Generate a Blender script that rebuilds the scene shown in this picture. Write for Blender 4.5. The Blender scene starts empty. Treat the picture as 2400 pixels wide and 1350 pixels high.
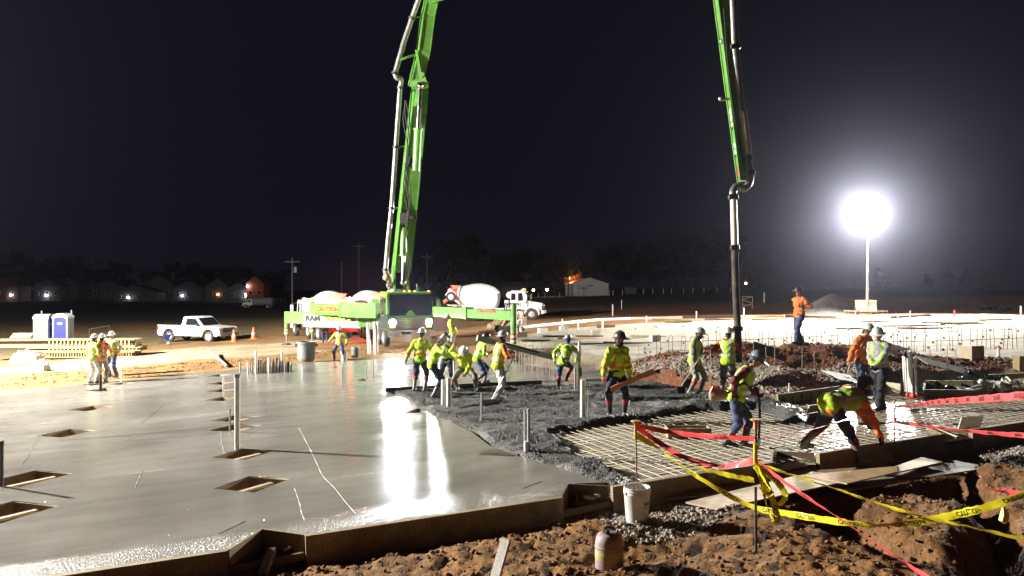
import bpy, bmesh, math, random
import numpy as np
from mathutils import Vector, Matrix, Quaternion, Euler

random.seed(7)
R = math.radians
SC = bpy.context.scene
COL = SC.collection
D = bpy.data

# ------------------------------------------------------------------ camera, world, light, exposure
cam_d = D.cameras.new('camera')
cam_d.sensor_width = 36.0
cam_d.lens = 26.25
cam_d.clip_end = 3000
cam = D.objects.new('camera', cam_d)
COL.objects.link(cam)
cam.location = (0, 0, 3.0)
cam.rotation_euler = (R(90), 0, 0)
SC.camera = cam

world = D.worlds.new('World')
SC.world = world
world.use_nodes = True
_n = world.node_tree.nodes
_l = world.node_tree.links
_n.clear()
_o = _n.new('ShaderNodeOutputWorld')
_sky = _n.new('ShaderNodeTexSky')
_sky.sky_type = 'NISHITA'
_sky.sun_disc = False
_sky.sun_elevation = R(-9)
_sky.sun_rotation = R(200)
_b1 = _n.new('ShaderNodeBackground')
_b1.inputs['Strength'].default_value = 0.05
_b2 = _n.new('ShaderNodeBackground')          # town glow of a night sky
_b2.inputs['Color'].default_value = (0.0048, 0.0046, 0.0084, 1)
_b2.inputs['Strength'].default_value = 1.0
_a = _n.new('ShaderNodeAddShader')
_l.new(_sky.outputs[0], _b1.inputs['Color'])
_l.new(_b1.outputs[0], _a.inputs[0])
_l.new(_b2.outputs[0], _a.inputs[1])
_l.new(_a.outputs[0], _o.inputs['Surface'])

SC.view_settings.view_transform = 'Standard'
SC.view_settings.look = 'None'
SC.view_settings.exposure = 0.0
SC.view_settings.gamma = 1.0
SC.view_settings.use_curve_mapping = False
cy = SC.cycles
cy.use_denoising = True
cy.max_bounces = 5
cy.diffuse_bounces = 3
cy.glossy_bounces = 3
cy.transmission_bounces = 3
cy.volume_bounces = 0
cy.transparent_max_bounces = 6
cy.sample_clamp_indirect = 6.0
cy.caustics_reflective = False
cy.caustics_refractive = False

TOWER_RIGHT_W = 32000.0      # watts per lamp, four lamps to a tower
TOWER_LEFT_W = 66000.0
HEADLIGHT_W = 2300.0
HAZE_DENSITY = 0.00015
HAZE_G = 0.93

# ------------------------------------------------------------------ geometry of the place
F = 1750.0
K = 0.035                      # the site rises gently to the right


def plane(x):
    x = np.asarray(x, float)
    a = np.abs(x)
    return K * np.sign(x) * np.where(a < 30, a, 30 + 30 * np.tanh((a - 30) / 30))


def G(u, v, h=0.0):
    """where a sight line meets the site plane (raised by h)"""
    Y = 40.0
    for _ in range(60):
        X = (u - 1200) / F * Y
        t = float(plane(X))
        Yn = (3.0 - t - h) * F / max(v - 675, 1e-3)
        Y = 0.5 * Y + 0.5 * Yn
    return Vector(((u - 1200) / F * Y, Y, 0))


def P(u, v, Y):
    return Vector(((u - 1200) / F * Y, Y, 3.0 - (v - 675) / F * Y))


def G2(u, v, h=0.0):
    p = G(u, v, h)
    return (p.x, p.y)


def hash2(ix, iy, seed):
    h = (ix.astype(np.int64) * 374761393 + iy.astype(np.int64) * 668265263 + seed * 1442695041) & 0xFFFFFFFF
    h = ((h ^ (h >> 13)) * 1274126177) & 0xFFFFFFFF
    h = h ^ (h >> 16)
    return (h & 0xFFFF) / 65535.0


def vnoise(x, y, seed=0):
    ix = np.floor(x)
    iy = np.floor(y)
    fx = x - ix
    fy = y - iy
    fx = fx * fx * (3 - 2 * fx)
    fy = fy * fy * (3 - 2 * fy)
    a = hash2(ix, iy, seed)
    b = hash2(ix + 1, iy, seed)
    c = hash2(ix, iy + 1, seed)
    d = hash2(ix + 1, iy + 1, seed)
    return (a * (1 - fx) + b * fx) * (1 - fy) + (c * (1 - fx) + d * fx) * fy - 0.5


def fbm(x, y, seed=0, oct=4):
    s = 0
    a = 1.0
    for o in range(oct):
        s = s + a * vnoise(x, y, seed + o)
        x = x * 2.03 + 11.3
        y = y * 2.03 + 5.7
        a *= 0.5
    return s


def sdf(poly, x, y):
    """signed distance to a polygon in plan, negative inside"""
    poly = [(p[0], p[1]) for p in poly]
    d2 = np.full(x.shape, 1e18)
    ins = np.zeros(x.shape, bool)
    n = len(poly)
    for i in range(n):
        ax, ay = poly[i]
        bx, by = poly[(i + 1) % n]
        ex, ey = bx - ax, by - ay
        L = ex * ex + ey * ey + 1e-12
        t = np.clip(((x - ax) * ex + (y - ay) * ey) / L, 0, 1)
        d2 = np.minimum(d2, (x - ax - t * ex) ** 2 + (y - ay - t * ey) ** 2)
        c = ((ay > y) != (by > y)) & (x < (bx - ax) * (y - ay) / ((by - ay) if abs(by - ay) > 1e-12 else 1e-12) + ax)
        ins ^= c
    d = np.sqrt(d2)
    return np.where(ins, -d, d)


def sstep(a, b, x):
    t = np.clip((x - a) / (b - a), 0, 1)
    return t * t * (3 - 2 * t)


# slab frame: E along the front form, N across it into the slab
E = Vector((0.9247, 0.3806, 0))
N = Vector((-0.3806, 0.9247, 0))

n1 = [G2(535, 1290), G2(615, 1240), G2(715, 1255)]
n2 = [G2(1315, 1165), G2(1332, 1134), G2(1430, 1141)]
n3 = [G2(1808, 1083), G2(1812, 1056), G2(1912, 1063)]
n4 = [G2(2205, 1017), G2(2178, 1001), G2(2270, 1008)]
FRONT_L = (-22.5, 1.375)
SLAB = [FRONT_L, n1[0], n1[1], n1[2], n2[0], n2[1], G2(1415, 1130), G2(1390, 1122), G2(1300, 1092), G2(1212, 1068),
        G2(1150, 1046), G2(1104, 1011), G2(1060, 990), G2(1000, 966), G2(958, 939), G2(900, 916), G2(1100, 904),
        G2(1300, 905), G2(1470, 898), G2(1440, 868), G2(1300, 866), G2(1200, 850), G2(1060, 837), G2(960, 839),
        G2(700, 851), G2(390, 883), G2(0, 916), (-22.5, 23.9)]
ROUGH = [G2(878, 915), G2(940, 940), G2(985, 968), G2(1045, 994), G2(1085, 1015), G2(1130, 1052), G2(1200, 1076),
         G2(1290, 1101), G2(1375, 1130), G2(1450, 1138), G2(1505, 1116), G2(1440, 1093), G2(1395, 1074),
         G2(1345, 1045), G2(1305, 1012), G2(1345, 1003), G2(1400, 992), G2(1500, 977), G2(1600, 962), G2(1700, 956),
         G2(1770, 952), G2(1850, 985), G2(1900, 992), G2(1905, 962), G2(1840, 938), G2(1760, 922), G2(1660, 914),
         G2(1600, 905), G2(1540, 892), G2(1470, 892), G2(1300, 901), G2(1100, 900)]
_O = Vector(n2[2]).to_3d()
BED = [n2[2], n3[0], n3[2], n4[0], (_O + E * 18)[:2], (_O + E * 18 + N * 5.4)[:2], (_O + E * 4.5 + N * 4.9)[:2], (_O + E * 1.0 + N * 6.0)[:2]]
PAD = [G2(1150, 812), G2(1225, 782), G2(1350, 766), G2(1500, 756), G2(1700, 750), G2(1900, 744), G2(2150, 741), G2(2700, 742),
       G2(2700, 850), G2(2400, 845), G2(2000, 830), G2(1600, 832), G2(1440, 845), G2(1300, 850), G2(1200, 838)]
FOOTING = [G2(1180, 822), G2(1310, 812), G2(1420, 838), G2(1440, 862), G2(1250, 858), G2(1190, 845)]
TRENCH_A = [G2(1800, 1215, -.35), G2(1880, 1160, -.35), G2(2060, 1135, -.35), G2(2270, 1098, -.35), G2(2300, 1120, -.35),
            G2(2345, 1185, -.35), G2(2290, 1200, -.35), G2(2150, 1172, -.35), G2(2035, 1185, -.35), G2(2060, 1250, -.35), G2(2230, 1345, -.35),
            G2(2140, 1350, -.35), G2(1930, 1262, -.35)]
TRENCH_B = [G2(2290, 1190, -.35), G2(2330, 1195, -.35), G2(2420, 1270, -.35), G2(2560, 1420, -.35), G2(2230, 1420, -.35), G2(2240, 1330, -.35)]
PLYREG = [G2(1540, 1190, -.35), G2(1690, 1108, -.35), G2(2240, 1066, -.35), G2(2350, 1098, -.35), G2(2110, 1140, -.35), G2(1695, 1220, -.35)]
GRAVEL_R = [G2(1470, 855, .3), G2(1640, 850, .5), G2(1830, 875, .3), G2(2060, 870, .2), G2(2240, 930), G2(2010, 925), G2(1850, 950), G2(1640, 905), G2(1480, 885)]
GRAVEL_F = [G2(1400, 1215, -.35), G2(1560, 1160, -.35), G2(1760, 1200, -.35), G2(1650, 1265, -.35), G2(1520, 1300, -.35), G2(1430, 1270, -.35)]
GRAVEL_FR = [G2(2290, 985), G2(2420, 960), G2(2500, 1060), G2(2380, 1060), G2(2240, 1060), G2(2320, 1015)]
PALE = [G2(-50, 872), G2(180, 838), G2(460, 812), G2(900, 788), G2(700, 800), G2(760, 822), G2(440, 838), G2(200, 865)]
GRASS_L = [G2(-300, 870), G2(300, 815), G2(640, 775), G2(640, 750), G2(300, 780), G2(-300, 812)]
PILE_C = G(2040, 737)

def crest_of(x):
    us = np.array([1400, 1440, 1500, 1560, 1650, 1750, 1900, 2000, 2100, 2200, 2400, 2700])
    hs = np.array([0, .1, .34, .62, .86, .95, .93, .72, .52, .34, .06, 0])
    return np.interp(x, (us - 1200) / F * 24.0, hs)


def relief(x, y):
    x = np.asarray(x, float)
    y = np.asarray(y, float)
    r = -0.07 + 0.05 * fbm(x * .35, y * .35, 3) + 0.02 * fbm(x * 2.1, y * 2.1, 9)
    # gentle fall of far ground on the left, rise right
    near_front = 8.05 + 0.4115 * (x + 5.69) + 0.24
    dn = (y - near_front) * 0.925           # distance behind the front face of the form
    front = sstep(0.16, -0.12, dn)
    lump = 0.09 * fbm(x * .9, y * .9, 21, 5) + 0.09 * np.abs(fbm(x * 3.3, y * 3.3, 33, 5)) + .05 * fbm(x * 9, y * 9, 35, 3) - .02
    r = r * (1 - front) + front * (-0.37 + .17 * sstep(-.25, -1.3, dn) + lump * sstep(0.0, -0.7, dn))
    pile = np.exp(-(((x + .3) / 1.6) ** 2 + ((y - 7.9) / .8) ** 2)) * .10 + np.exp(-(((x - 3.4) / .9) ** 2 + ((y - 7.6) / .6) ** 2)) * .16
    r = r + front * pile
    for T, dep in ((TRENCH_A, .85), (TRENCH_B, .95)):
        d = sdf(T, x, y) + .22 * fbm(x * 1.7, y * 1.7, 5, 5)
        r = r - dep * sstep(0.15, -0.75, d) * (1 + .3 * fbm(x * 2.2, y * 2.2, 6, 4))
    r = np.where(sdf(PLYREG, x, y) < .05, np.minimum(r, -.37), r)
    # red mound with gravel foot behind the rebar bed
    c = crest_of(x) * (1 + .25 * fbm(x * .8, y * .8, 41))
    yf = 17.6 + .12 * (x - 6)
    t = np.clip((y - yf) / (24.0 - yf), 0, 1)
    up = t ** 1.15
    down = 1 - sstep(24.3, 27.6, y)
    m = c * up * down
    m = m + (t > 0) * down * (c > .03) * (0.20 * fbm(x * 1.2, y * 1.2, 51, 5) * sstep(0.02, .4, t))
    r = r + m * sstep(17.0, 18.2, y)
    # three heaps of gravel on the foot of the mound
    for (uu, vv, hh, s) in ((1835, 905, .30, .8), (1600, 880, .22, 1.0), (2130, 885, .18, 1.0), (1500, 868, .15, .7)):
        p = G(uu, vv, .1)
        r = r + hh * np.exp(-((x - p.x) ** 2 + (y - p.y) ** 2) / (s * s)) * sstep(17.8, 18.6, y)
    d = sdf(PAD, x, y)
    w = sstep(0.3, -.4, d) * (1 - sstep(.05, .3, m))
    r = r * (1 - w) + w * (-0.03 + .012 * fbm(x * 1.1, y * 1.1, 8))
    d = sdf(FOOTING, x, y)
    r = r - .35 * sstep(.1, -.5, d) + .1 * fbm(x * 1.6, y * 1.6, 61) * sstep(.5, -.3, d)
    r = np.where(sdf(SLAB, x, y) < 0.12, np.minimum(r, -0.30), r)
    r = np.where(sdf(ROUGH, x, y) < 0.02, np.minimum(r, -0.22), r)
    d = sdf(BED, x, y)
    w = sstep(.05, -.25, d)
    r = r * (1 - w) + w * (-0.135 + .01 * fbm(x * 2, y * 2, 71))
    rr = np.hypot(x - PILE_C.x, y - PILE_C.y - 7)
    r = r + np.clip(1.75 - rr * .56, 0, None) * 1.0
    # left edge of the slab: low spoil bank
    r = r + .12 * np.exp(-((y - (37 + .55 * (x + 9))) / 1.1) ** 2) * sstep(-2, -6, x) * (1 + fbm(x, y, 77))
    # clods round the posts in front of the pump
    r = r + .16 * np.exp(-(((x + 5.2) / 3.2) ** 2 + ((y - 36.6) / 1.0) ** 2)) * (1 + 1.2 * fbm(x * 2, y * 2, 79))
    return r


def gz(x, y):
    x = np.atleast_1d(np.asarray(x, float))
    y = np.atleast_1d(np.asarray(y, float))
    z = plane(x) + relief(x, y)
    return float(z[0]) if z.size == 1 else z


def GG(u, v):
    """sight line meets the real relief"""
    Ys = 5.0 * 1.02 ** np.arange(225)
    for k in range(3):
        X = (u - 1200) / F * Ys
        below = 3 - (v - 675) / F * Ys < gz(X, Ys)
        if not below.any():
            return G(u, v)
        i = int(np.argmax(below))
        lo, hi = Ys[max(i - 1, 0)], Ys[i]
        Ys = np.linspace(lo, hi, 16)
    X = (u - 1200) / F * hi
    return Vector((X, hi, gz(X, hi)))


# ------------------------------------------------------------------ materials
def mat(name, col, rough=.6, metal=0.0, var=.18, scale=6.0, bump=0.0, bscale=40.0, coat=0.0, emit=None, estr=0.0, alpha=None, spec=None, dirt=0.0, dirtcol=(.16, .10, .055)):
    m = D.materials.new(name)
    m.use_nodes = True
    nt = m.node_tree
    b = nt.nodes['Principled BSDF']
    b.inputs['Base Color'].default_value = (*col, 1)
    b.inputs['Roughness'].default_value = rough
    b.inputs['Metallic'].default_value = metal
    if coat:
        b.inputs['Coat Weight'].default_value = coat
        b.inputs['Coat Roughness'].default_value = .12
    if spec is not None:
        b.inputs['Specular IOR Level'].default_value = spec
    if emit is not None:
        b.inputs['Emission Color'].default_value = (*emit, 1)
        b.inputs['Emission Strength'].default_value = estr
        m.cycles.emission_sampling = 'AUTO'
    if var > 0 or dirt > 0 or bump > 0:
        tc = nt.nodes.new('ShaderNodeTexCoord')
        no = nt.nodes.new('ShaderNodeTexNoise')
        no.inputs['Scale'].default_value = scale
        no.inputs['Detail'].default_value = 5
        no.inputs['Roughness'].default_value = .6
        nt.links.new(tc.outputs['Object'], no.inputs['Vector'])
        if var > 0:
            mr = nt.nodes.new('ShaderNodeMapRange')
            mr.inputs['From Min'].default_value = .25
            mr.inputs['From Max'].default_value = .75
            mr.inputs['To Min'].default_value = 1 - var
            mr.inputs['To Max'].default_value = 1 + var * .6
            nt.links.new(no.outputs['Fac'], mr.inputs['Value'])
            mx = nt.nodes.new('ShaderNodeMix')
            mx.data_type = 'RGBA'
            mx.blend_type = 'MULTIPLY'
            mx.inputs['Factor'].default_value = 1
            mx.inputs[6].default_value = (*col, 1)
            nt.links.new(mr.outputs[0], mx.inputs[7])
            out = mx.outputs[2]
            if dirt > 0:
                n2_ = nt.nodes.new('ShaderNodeTexNoise')
                n2_.inputs['Scale'].default_value = scale * .45
                n2_.inputs['Detail'].default_value = 7
                nt.links.new(tc.outputs['Object'], n2_.inputs['Vector'])
                r2 = nt.nodes.new('ShaderNodeMapRange')
                r2.inputs['From Min'].default_value = .48
                r2.inputs['From Max'].default_value = .72
                r2.inputs['To Max'].default_value = dirt
                nt.links.new(n2_.outputs['Fac'], r2.inputs['Value'])
                m2 = nt.nodes.new('ShaderNodeMix')
                m2.data_type = 'RGBA'
                m2.inputs[7].default_value = (*dirtcol, 1)
                nt.links.new(r2.outputs[0], m2.inputs['Factor'])
                nt.links.new(out, m2.inputs[6])
                out = m2.outputs[2]
            nt.links.new(out, b.inputs['Base Color'])
            r3 = nt.nodes.new('ShaderNodeMapRange')
            r3.inputs['To Min'].default_value = max(rough - .12, .03)
            r3.inputs['To Max'].default_value = min(rough + .12, 1)
            nt.links.new(no.outputs['Fac'], r3.inputs['Value'])
            nt.links.new(r3.outputs[0], b.inputs['Roughness'])
        if bump > 0:
            nb = nt.nodes.new('ShaderNodeTexNoise')
            nb.inputs['Scale'].default_value = bscale
            nb.inputs['Detail'].default_value = 4
            nt.links.new(tc.outputs['Object'], nb.inputs['Vector'])
            bp = nt.nodes.new('ShaderNodeBump')
            bp.inputs['Strength'].default_value = 1.0
            bp.inputs['Distance'].default_value = bump
            nt.links.new(nb.outputs['Fac'], bp.inputs['Height'])
            nt.links.new(bp.outputs[0], b.inputs['Normal'])
    return m


def wood(name, col, dark=.55, rough=.75, scale=3.0, dirt=.35):
    m = mat(name, col, rough, var=.25, scale=5, bump=.002, bscale=60, dirt=dirt)
    nt = m.node_tree
    b = nt.nodes['Principled BSDF']
    src = b.inputs['Base Color'].links[0].from_socket
    tc = [n for n in nt.nodes if n.type == 'TEX_COORD'][0]
    mp = nt.nodes.new('ShaderNodeMapping')
    mp.inputs['Scale'].default_value = (scale, scale * 9, scale * 9)
    nt.links.new(tc.outputs['Object'], mp.inputs['Vector'])
    no = nt.nodes.new('ShaderNodeTexNoise')
    no.inputs['Scale'].default_value = 3
    no.inputs['Detail'].default_value = 6
    nt.links.new(mp.outputs[0], no.inputs['Vector'])
    mr = nt.nodes.new('ShaderNodeMapRange')
    mr.inputs['From Min'].default_value = .35
    mr.inputs['From Max'].default_value = .65
    mr.inputs['To Min'].default_value = dark
    mr.inputs['To Max'].default_value = 1.1
    nt.links.new(no.outputs['Fac'], mr.inputs['Value'])
    mx = nt.nodes.new('ShaderNodeMix')
    mx.data_type = 'RGBA'
    mx.blend_type = 'MULTIPLY'
    mx.inputs['Factor'].default_value = 1
    nt.links.new(src, mx.inputs[6])
    nt.links.new(mr.outputs[0], mx.inputs[7])
    nt.links.new(mx.outputs[2], b.inputs['Base Color'])
    return m


M = {}
M['green'] = mat('boom_green', (.12, .33, .055), .42, var=.35, scale=2.4, coat=.2, dirt=.55, dirtcol=(.17, .19, .12))
M['white'] = mat('white_paint', (.78, .78, .76), .35, var=.08, scale=3, coat=.3, dirt=.25, dirtcol=(.35, .27, .18))
M['steel'] = mat('pipe_steel', (.42, .42, .41), .38, metal=.75, var=.3, scale=4, dirt=.35, dirtcol=(.25, .24, .22))
M['chrome'] = mat('chrome', (.75, .75, .76), .12, metal=1.0, var=.1)
M['black'] = mat('black_plastic', (.025, .025, .027), .5, var=.2)
M['rubber'] = mat('tyre_rubber', (.045, .042, .04), .85, var=.3, scale=8, bump=.004, bscale=30, dirt=.75, dirtcol=(.17, .12, .08))
M['rim'] = mat('wheel_rim', (.55, .55, .54), .4, metal=.6, var=.2, dirt=.3)
M['glass'] = mat('dark_glass', (.015, .017, .02), .06, var=0)
M['grille'] = mat('grille_grey', (.20, .20, .21), .4, metal=.5, var=.2)
M['pvc'] = mat('white_pvc', (.75, .74, .70), .4, var=.1, dirt=.35, dirtcol=(.4, .33, .24))
M['greypipe'] = mat('grey_conduit', (.36, .37, .37), .45, var=.2)
M['darkmetal'] = mat('dark_steel', (.07, .065, .06), .5, metal=.6, var=.3)
M['rust'] = mat('rusty_rebar', (.27, .225, .18), .55, metal=.45, var=.35, scale=12)
M['redplastic'] = mat('red_plastic', (.55, .04, .03), .4, var=.15)
M['orangeplastic'] = mat('orange_plastic', (.85, .13, .02), .45, var=.1)
M['bluepaint'] = mat('blue_plastic', (.018, .028, .19), .42, var=.15)
M['greyplastic'] = mat('grey_plastic', (.22, .235, .23), .5, var=.15, dirt=.3)
M['tan'] = mat('tan_machine_paint', (.42, .34, .22), .5, var=.25, scale=4, dirt=.5)
M['wood'] = wood('form_lumber', (.42, .30, .17))
M['woodpale'] = wood('pale_lumber', (.58, .48, .33), dirt=.2)
M['wooddark'] = wood('wet_form_lumber', (.22, .15, .085), dirt=.5)
M['woodorange'] = wood('orange_form_board', (.55, .20, .07), dirt=.1)
M['ply'] = wood('plywood', (.52, .37, .20), dark=.75, scale=1.2, dirt=.5)
M['plygrey'] = wood('weathered_plywood', (.30, .28, .22), dark=.7, scale=1.2, dirt=.4)
M['lumberlime'] = wood('treated_lumber', (.36, .29, .13), dirt=.2)
M['lime'] = mat('lime_fabric', (.47, .76, .022), .8, var=.35, scale=9, bump=.012, bscale=16, dirt=.35, dirtcol=(.20, .19, .15))
M['yellowfab'] = mat('yellow_fabric', (.52, .62, .02), .8, var=.35, scale=9, bump=.012, bscale=16, dirt=.35, dirtcol=(.20, .19, .15))
M['orangefab'] = mat('orange_fabric', (.85, .20, .02), .8, var=.35, scale=9, bump=.012, bscale=16, dirt=.35, dirtcol=(.20, .19, .15))
M['silver'] = mat('reflective_band', (.55, .56, .55), .35, metal=.2, var=.1)
M['navy'] = mat('navy_trousers', (.025, .027, .06), .85, var=.35, scale=8, bump=.006, bscale=16, dirt=.3, dirtcol=(.16, .15, .14))
M['jeans'] = mat('denim', (.055, .075, .17), .85, var=.4, scale=7, bump=.006, bscale=16, dirt=.25, dirtcol=(.22, .2, .18))
M['greyfab'] = mat('grey_fabric', (.20, .20, .19), .85, var=.3, scale=7, bump=.006, bscale=16, dirt=.3, dirtcol=(.3, .28, .25))
M['whitefab'] = mat('white_fabric', (.62, .61, .57), .85, var=.15, scale=7, bump=.006, bscale=16, dirt=.2, dirtcol=(.35, .32, .28))
M['maroon'] = mat('maroon_fabric', (.16, .028, .03), .85, var=.25, scale=7, bump=.006, bscale=16)
M['redfab'] = mat('red_fabric', (.42, .035, .025), .8, var=.25, scale=9, bump=.004, bscale=18)
M['blackfab'] = mat('black_fabric', (.018, .018, .022), .85, var=.3, bump=.005, bscale=18)
M['purplefab'] = mat('purple_bandana', (.06, .04, .35), .8, var=.3, bump=.004, bscale=18)
M['bluefab'] = mat('blue_bandana', (.03, .06, .28), .8, var=.3, bump=.004, bscale=18)
M['boot'] = mat('rubber_boot', (.16, .155, .145), .45, var=.4, scale=9, dirt=.6, dirtcol=(.34, .33, .31))
M['bootdark'] = mat('dark_boot', (.04, .037, .034), .5, var=.4, scale=9, dirt=.4, dirtcol=(.2, .18, .16))
M['hatwhite'] = mat('white_hard_hat', (.75, .75, .73), .35, var=.08, scale=12, coat=.3, dirt=.3, dirtcol=(.35, .33, .3))
M['hatgrey'] = mat('grey_hard_hat', (.36, .38, .37), .35, var=.2, scale=12, coat=.3)
M['hatdark'] = mat('dark_hard_hat', (.06, .048, .042), .35, var=.3, scale=12, coat=.3)
M['hatblue'] = mat('blue_grey_hard_hat', (.20, .26, .32), .3, var=.2, scale=12, coat=.4)
M['skin'] = mat('skin', (.36, .19, .12), .55, var=.12, scale=12)
M['hair'] = mat('dark_hair', (.02, .015, .012), .6, var=.2)
M['eye'] = mat('eye', (.03, .02, .018), .2, var=0)
M['tapered'] = mat('red_barrier_tape', (.76, .075, .085), .35, var=.3, scale=14, dirt=.25, dirtcol=(.35, .14, .09))
M['tapeyellow'] = mat('yellow_barrier_tape', (.68, .60, .02), .32, var=.3, scale=14, dirt=.25, dirtcol=(.32, .26, .08))
M['tapelime'] = mat('lime_sign_band', (.55, .72, .10), .5, var=.1)
M['whitegrey'] = mat('dusty_trousers', (.36, .355, .32), .85, var=.3, scale=7, bump=.006, bscale=16, dirt=.4, dirtcol=(.16, .14, .12))
M['sweater'] = mat('grey_sweater', (.34, .35, .36), .85, var=.15, scale=7, bump=.006, bscale=16)
M['limevest'] = mat('lime_vest', (.42, .62, .03), .7, var=.1)
M['greenpaper'] = mat('green_packet', (.30, .42, .25), .5, var=.2)
M['redhouse'] = mat('red_house_brick', (.45, .10, .05), .85, var=.3, scale=2)
M['greenband'] = mat('green_tape', (.02, .32, .12), .5, var=.1)
M['redbrown'] = wood('red_brown_plank', (.22, .07, .045))
M['orangecap'] = mat('faded_orange_cap', (.62, .30, .10), .5, var=.2)
M['canister'] = mat('dusty_pink_shell', (.36, .27, .26), .6, var=.3, scale=7, dirt=.6, dirtcol=(.22, .12, .06))
M['canband'] = mat('worn_yellow_band', (.42, .40, .16), .6, var=.3, scale=9, dirt=.6)
M['woodwhite'] = wood('weathered_white_plank', (.62, .58, .50), dirt=.3)
M['plypale'] = wood('pale_plywood', (.68, .56, .40), dark=.85, scale=1.0, dirt=.4)
M['plyred'] = wood('reddish_plywood', (.34, .20, .12), dark=.75, scale=1.0, dirt=.5)
M['wetline'] = mat('water_trail', (.6, .6, .58), .12, var=0)
M['cutline'] = mat('trowel_cut', (.08, .075, .065), .6, var=0)
M['clodred'] = mat('red_clay_clod', (.17, .07, .034), .95, var=.5, scale=1.5, bump=.02, bscale=20)
M['bucketpvc'] = mat('splashed_white_plastic', (.72, .71, .67), .45, var=.2, scale=9, dirt=.85, dirtcol=(.33, .30, .25))
M['drumwhite'] = mat('mixer_drum_white', (.84, .84, .83), .4, var=.05, coat=.3, dirt=.1)
M['ink'] = mat('black_ink', (.012, .012, .012), .6, var=0)
M['redink'] = mat('red_ink', (.34, .02, .015), .6, var=0)
M['sheetdark'] = mat('dark_plastic_sheet', (.02, .028, .022), .25, var=.3)
M['sheetwhite'] = mat('white_plastic_sheet', (.62, .63, .58), .3, var=.15, bump=.01, bscale=9)
M['grave'] = mat('gravel_stone', (.33, .285, .24), .8, var=.6, scale=2.5)
M['clod'] = mat('clay_clod', (.20, .10, .04), .95, var=.45, scale=3, bump=.01, bscale=30)
M['concblack'] = mat('wet_splash', (.08, .08, .078), .3, var=.3)
M['brick'] = mat('red_brick', (.10, .038, .026), .85, var=.3, scale=9)
M['siding'] = mat('house_siding', (.11, .115, .12), .8, var=.15)
M['roofing'] = mat('roof_shingle', (.05, .05, .052), .9, var=.3)
M['shed'] = mat('shed_metal', (.62, .64, .60), .6, var=.08)
M['bark'] = mat('bark', (.06, .045, .03), .9, var=.3)
M['leaf'] = mat('foliage', (.016, .022, .011), .8, var=.4, scale=.7)
M['leafautumn'] = mat('autumn_foliage', (.30, .10, .03), .8, var=.4, scale=.7)
M['pole'] = mat('weathered_pole', (.075, .068, .06), .9, var=.3)
M['lampwhite'] = mat('lamp_glass', (.9, .9, .9), .3, var=0, emit=(1, .98, .95), estr=500)
M['headlamp'] = mat('headlamp_glass', (.9, .9, .9), .3, var=0, emit=(.92, .95, 1), estr=170)
M['amberlamp'] = mat('amber_lamp', (.9, .3, .05), .3, var=0, emit=(1, .32, .08), estr=9)
M['redlamp'] = mat('red_lamp', (.9, .05, .05), .3, var=0, emit=(1, .012, .008), estr=150)
M['redlens'] = mat('red_lens', (.5, .02, .02), .25, var=0)
M['porchlamp'] = mat('porch_lamp', (.9, .9, .9), .3, var=0, emit=(.9, .95, 1), estr=40)
M['warmlamp'] = mat('warm_lamp', (.9, .7, .4), .3, var=0, emit=(1, .5, .2), estr=16)


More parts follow.
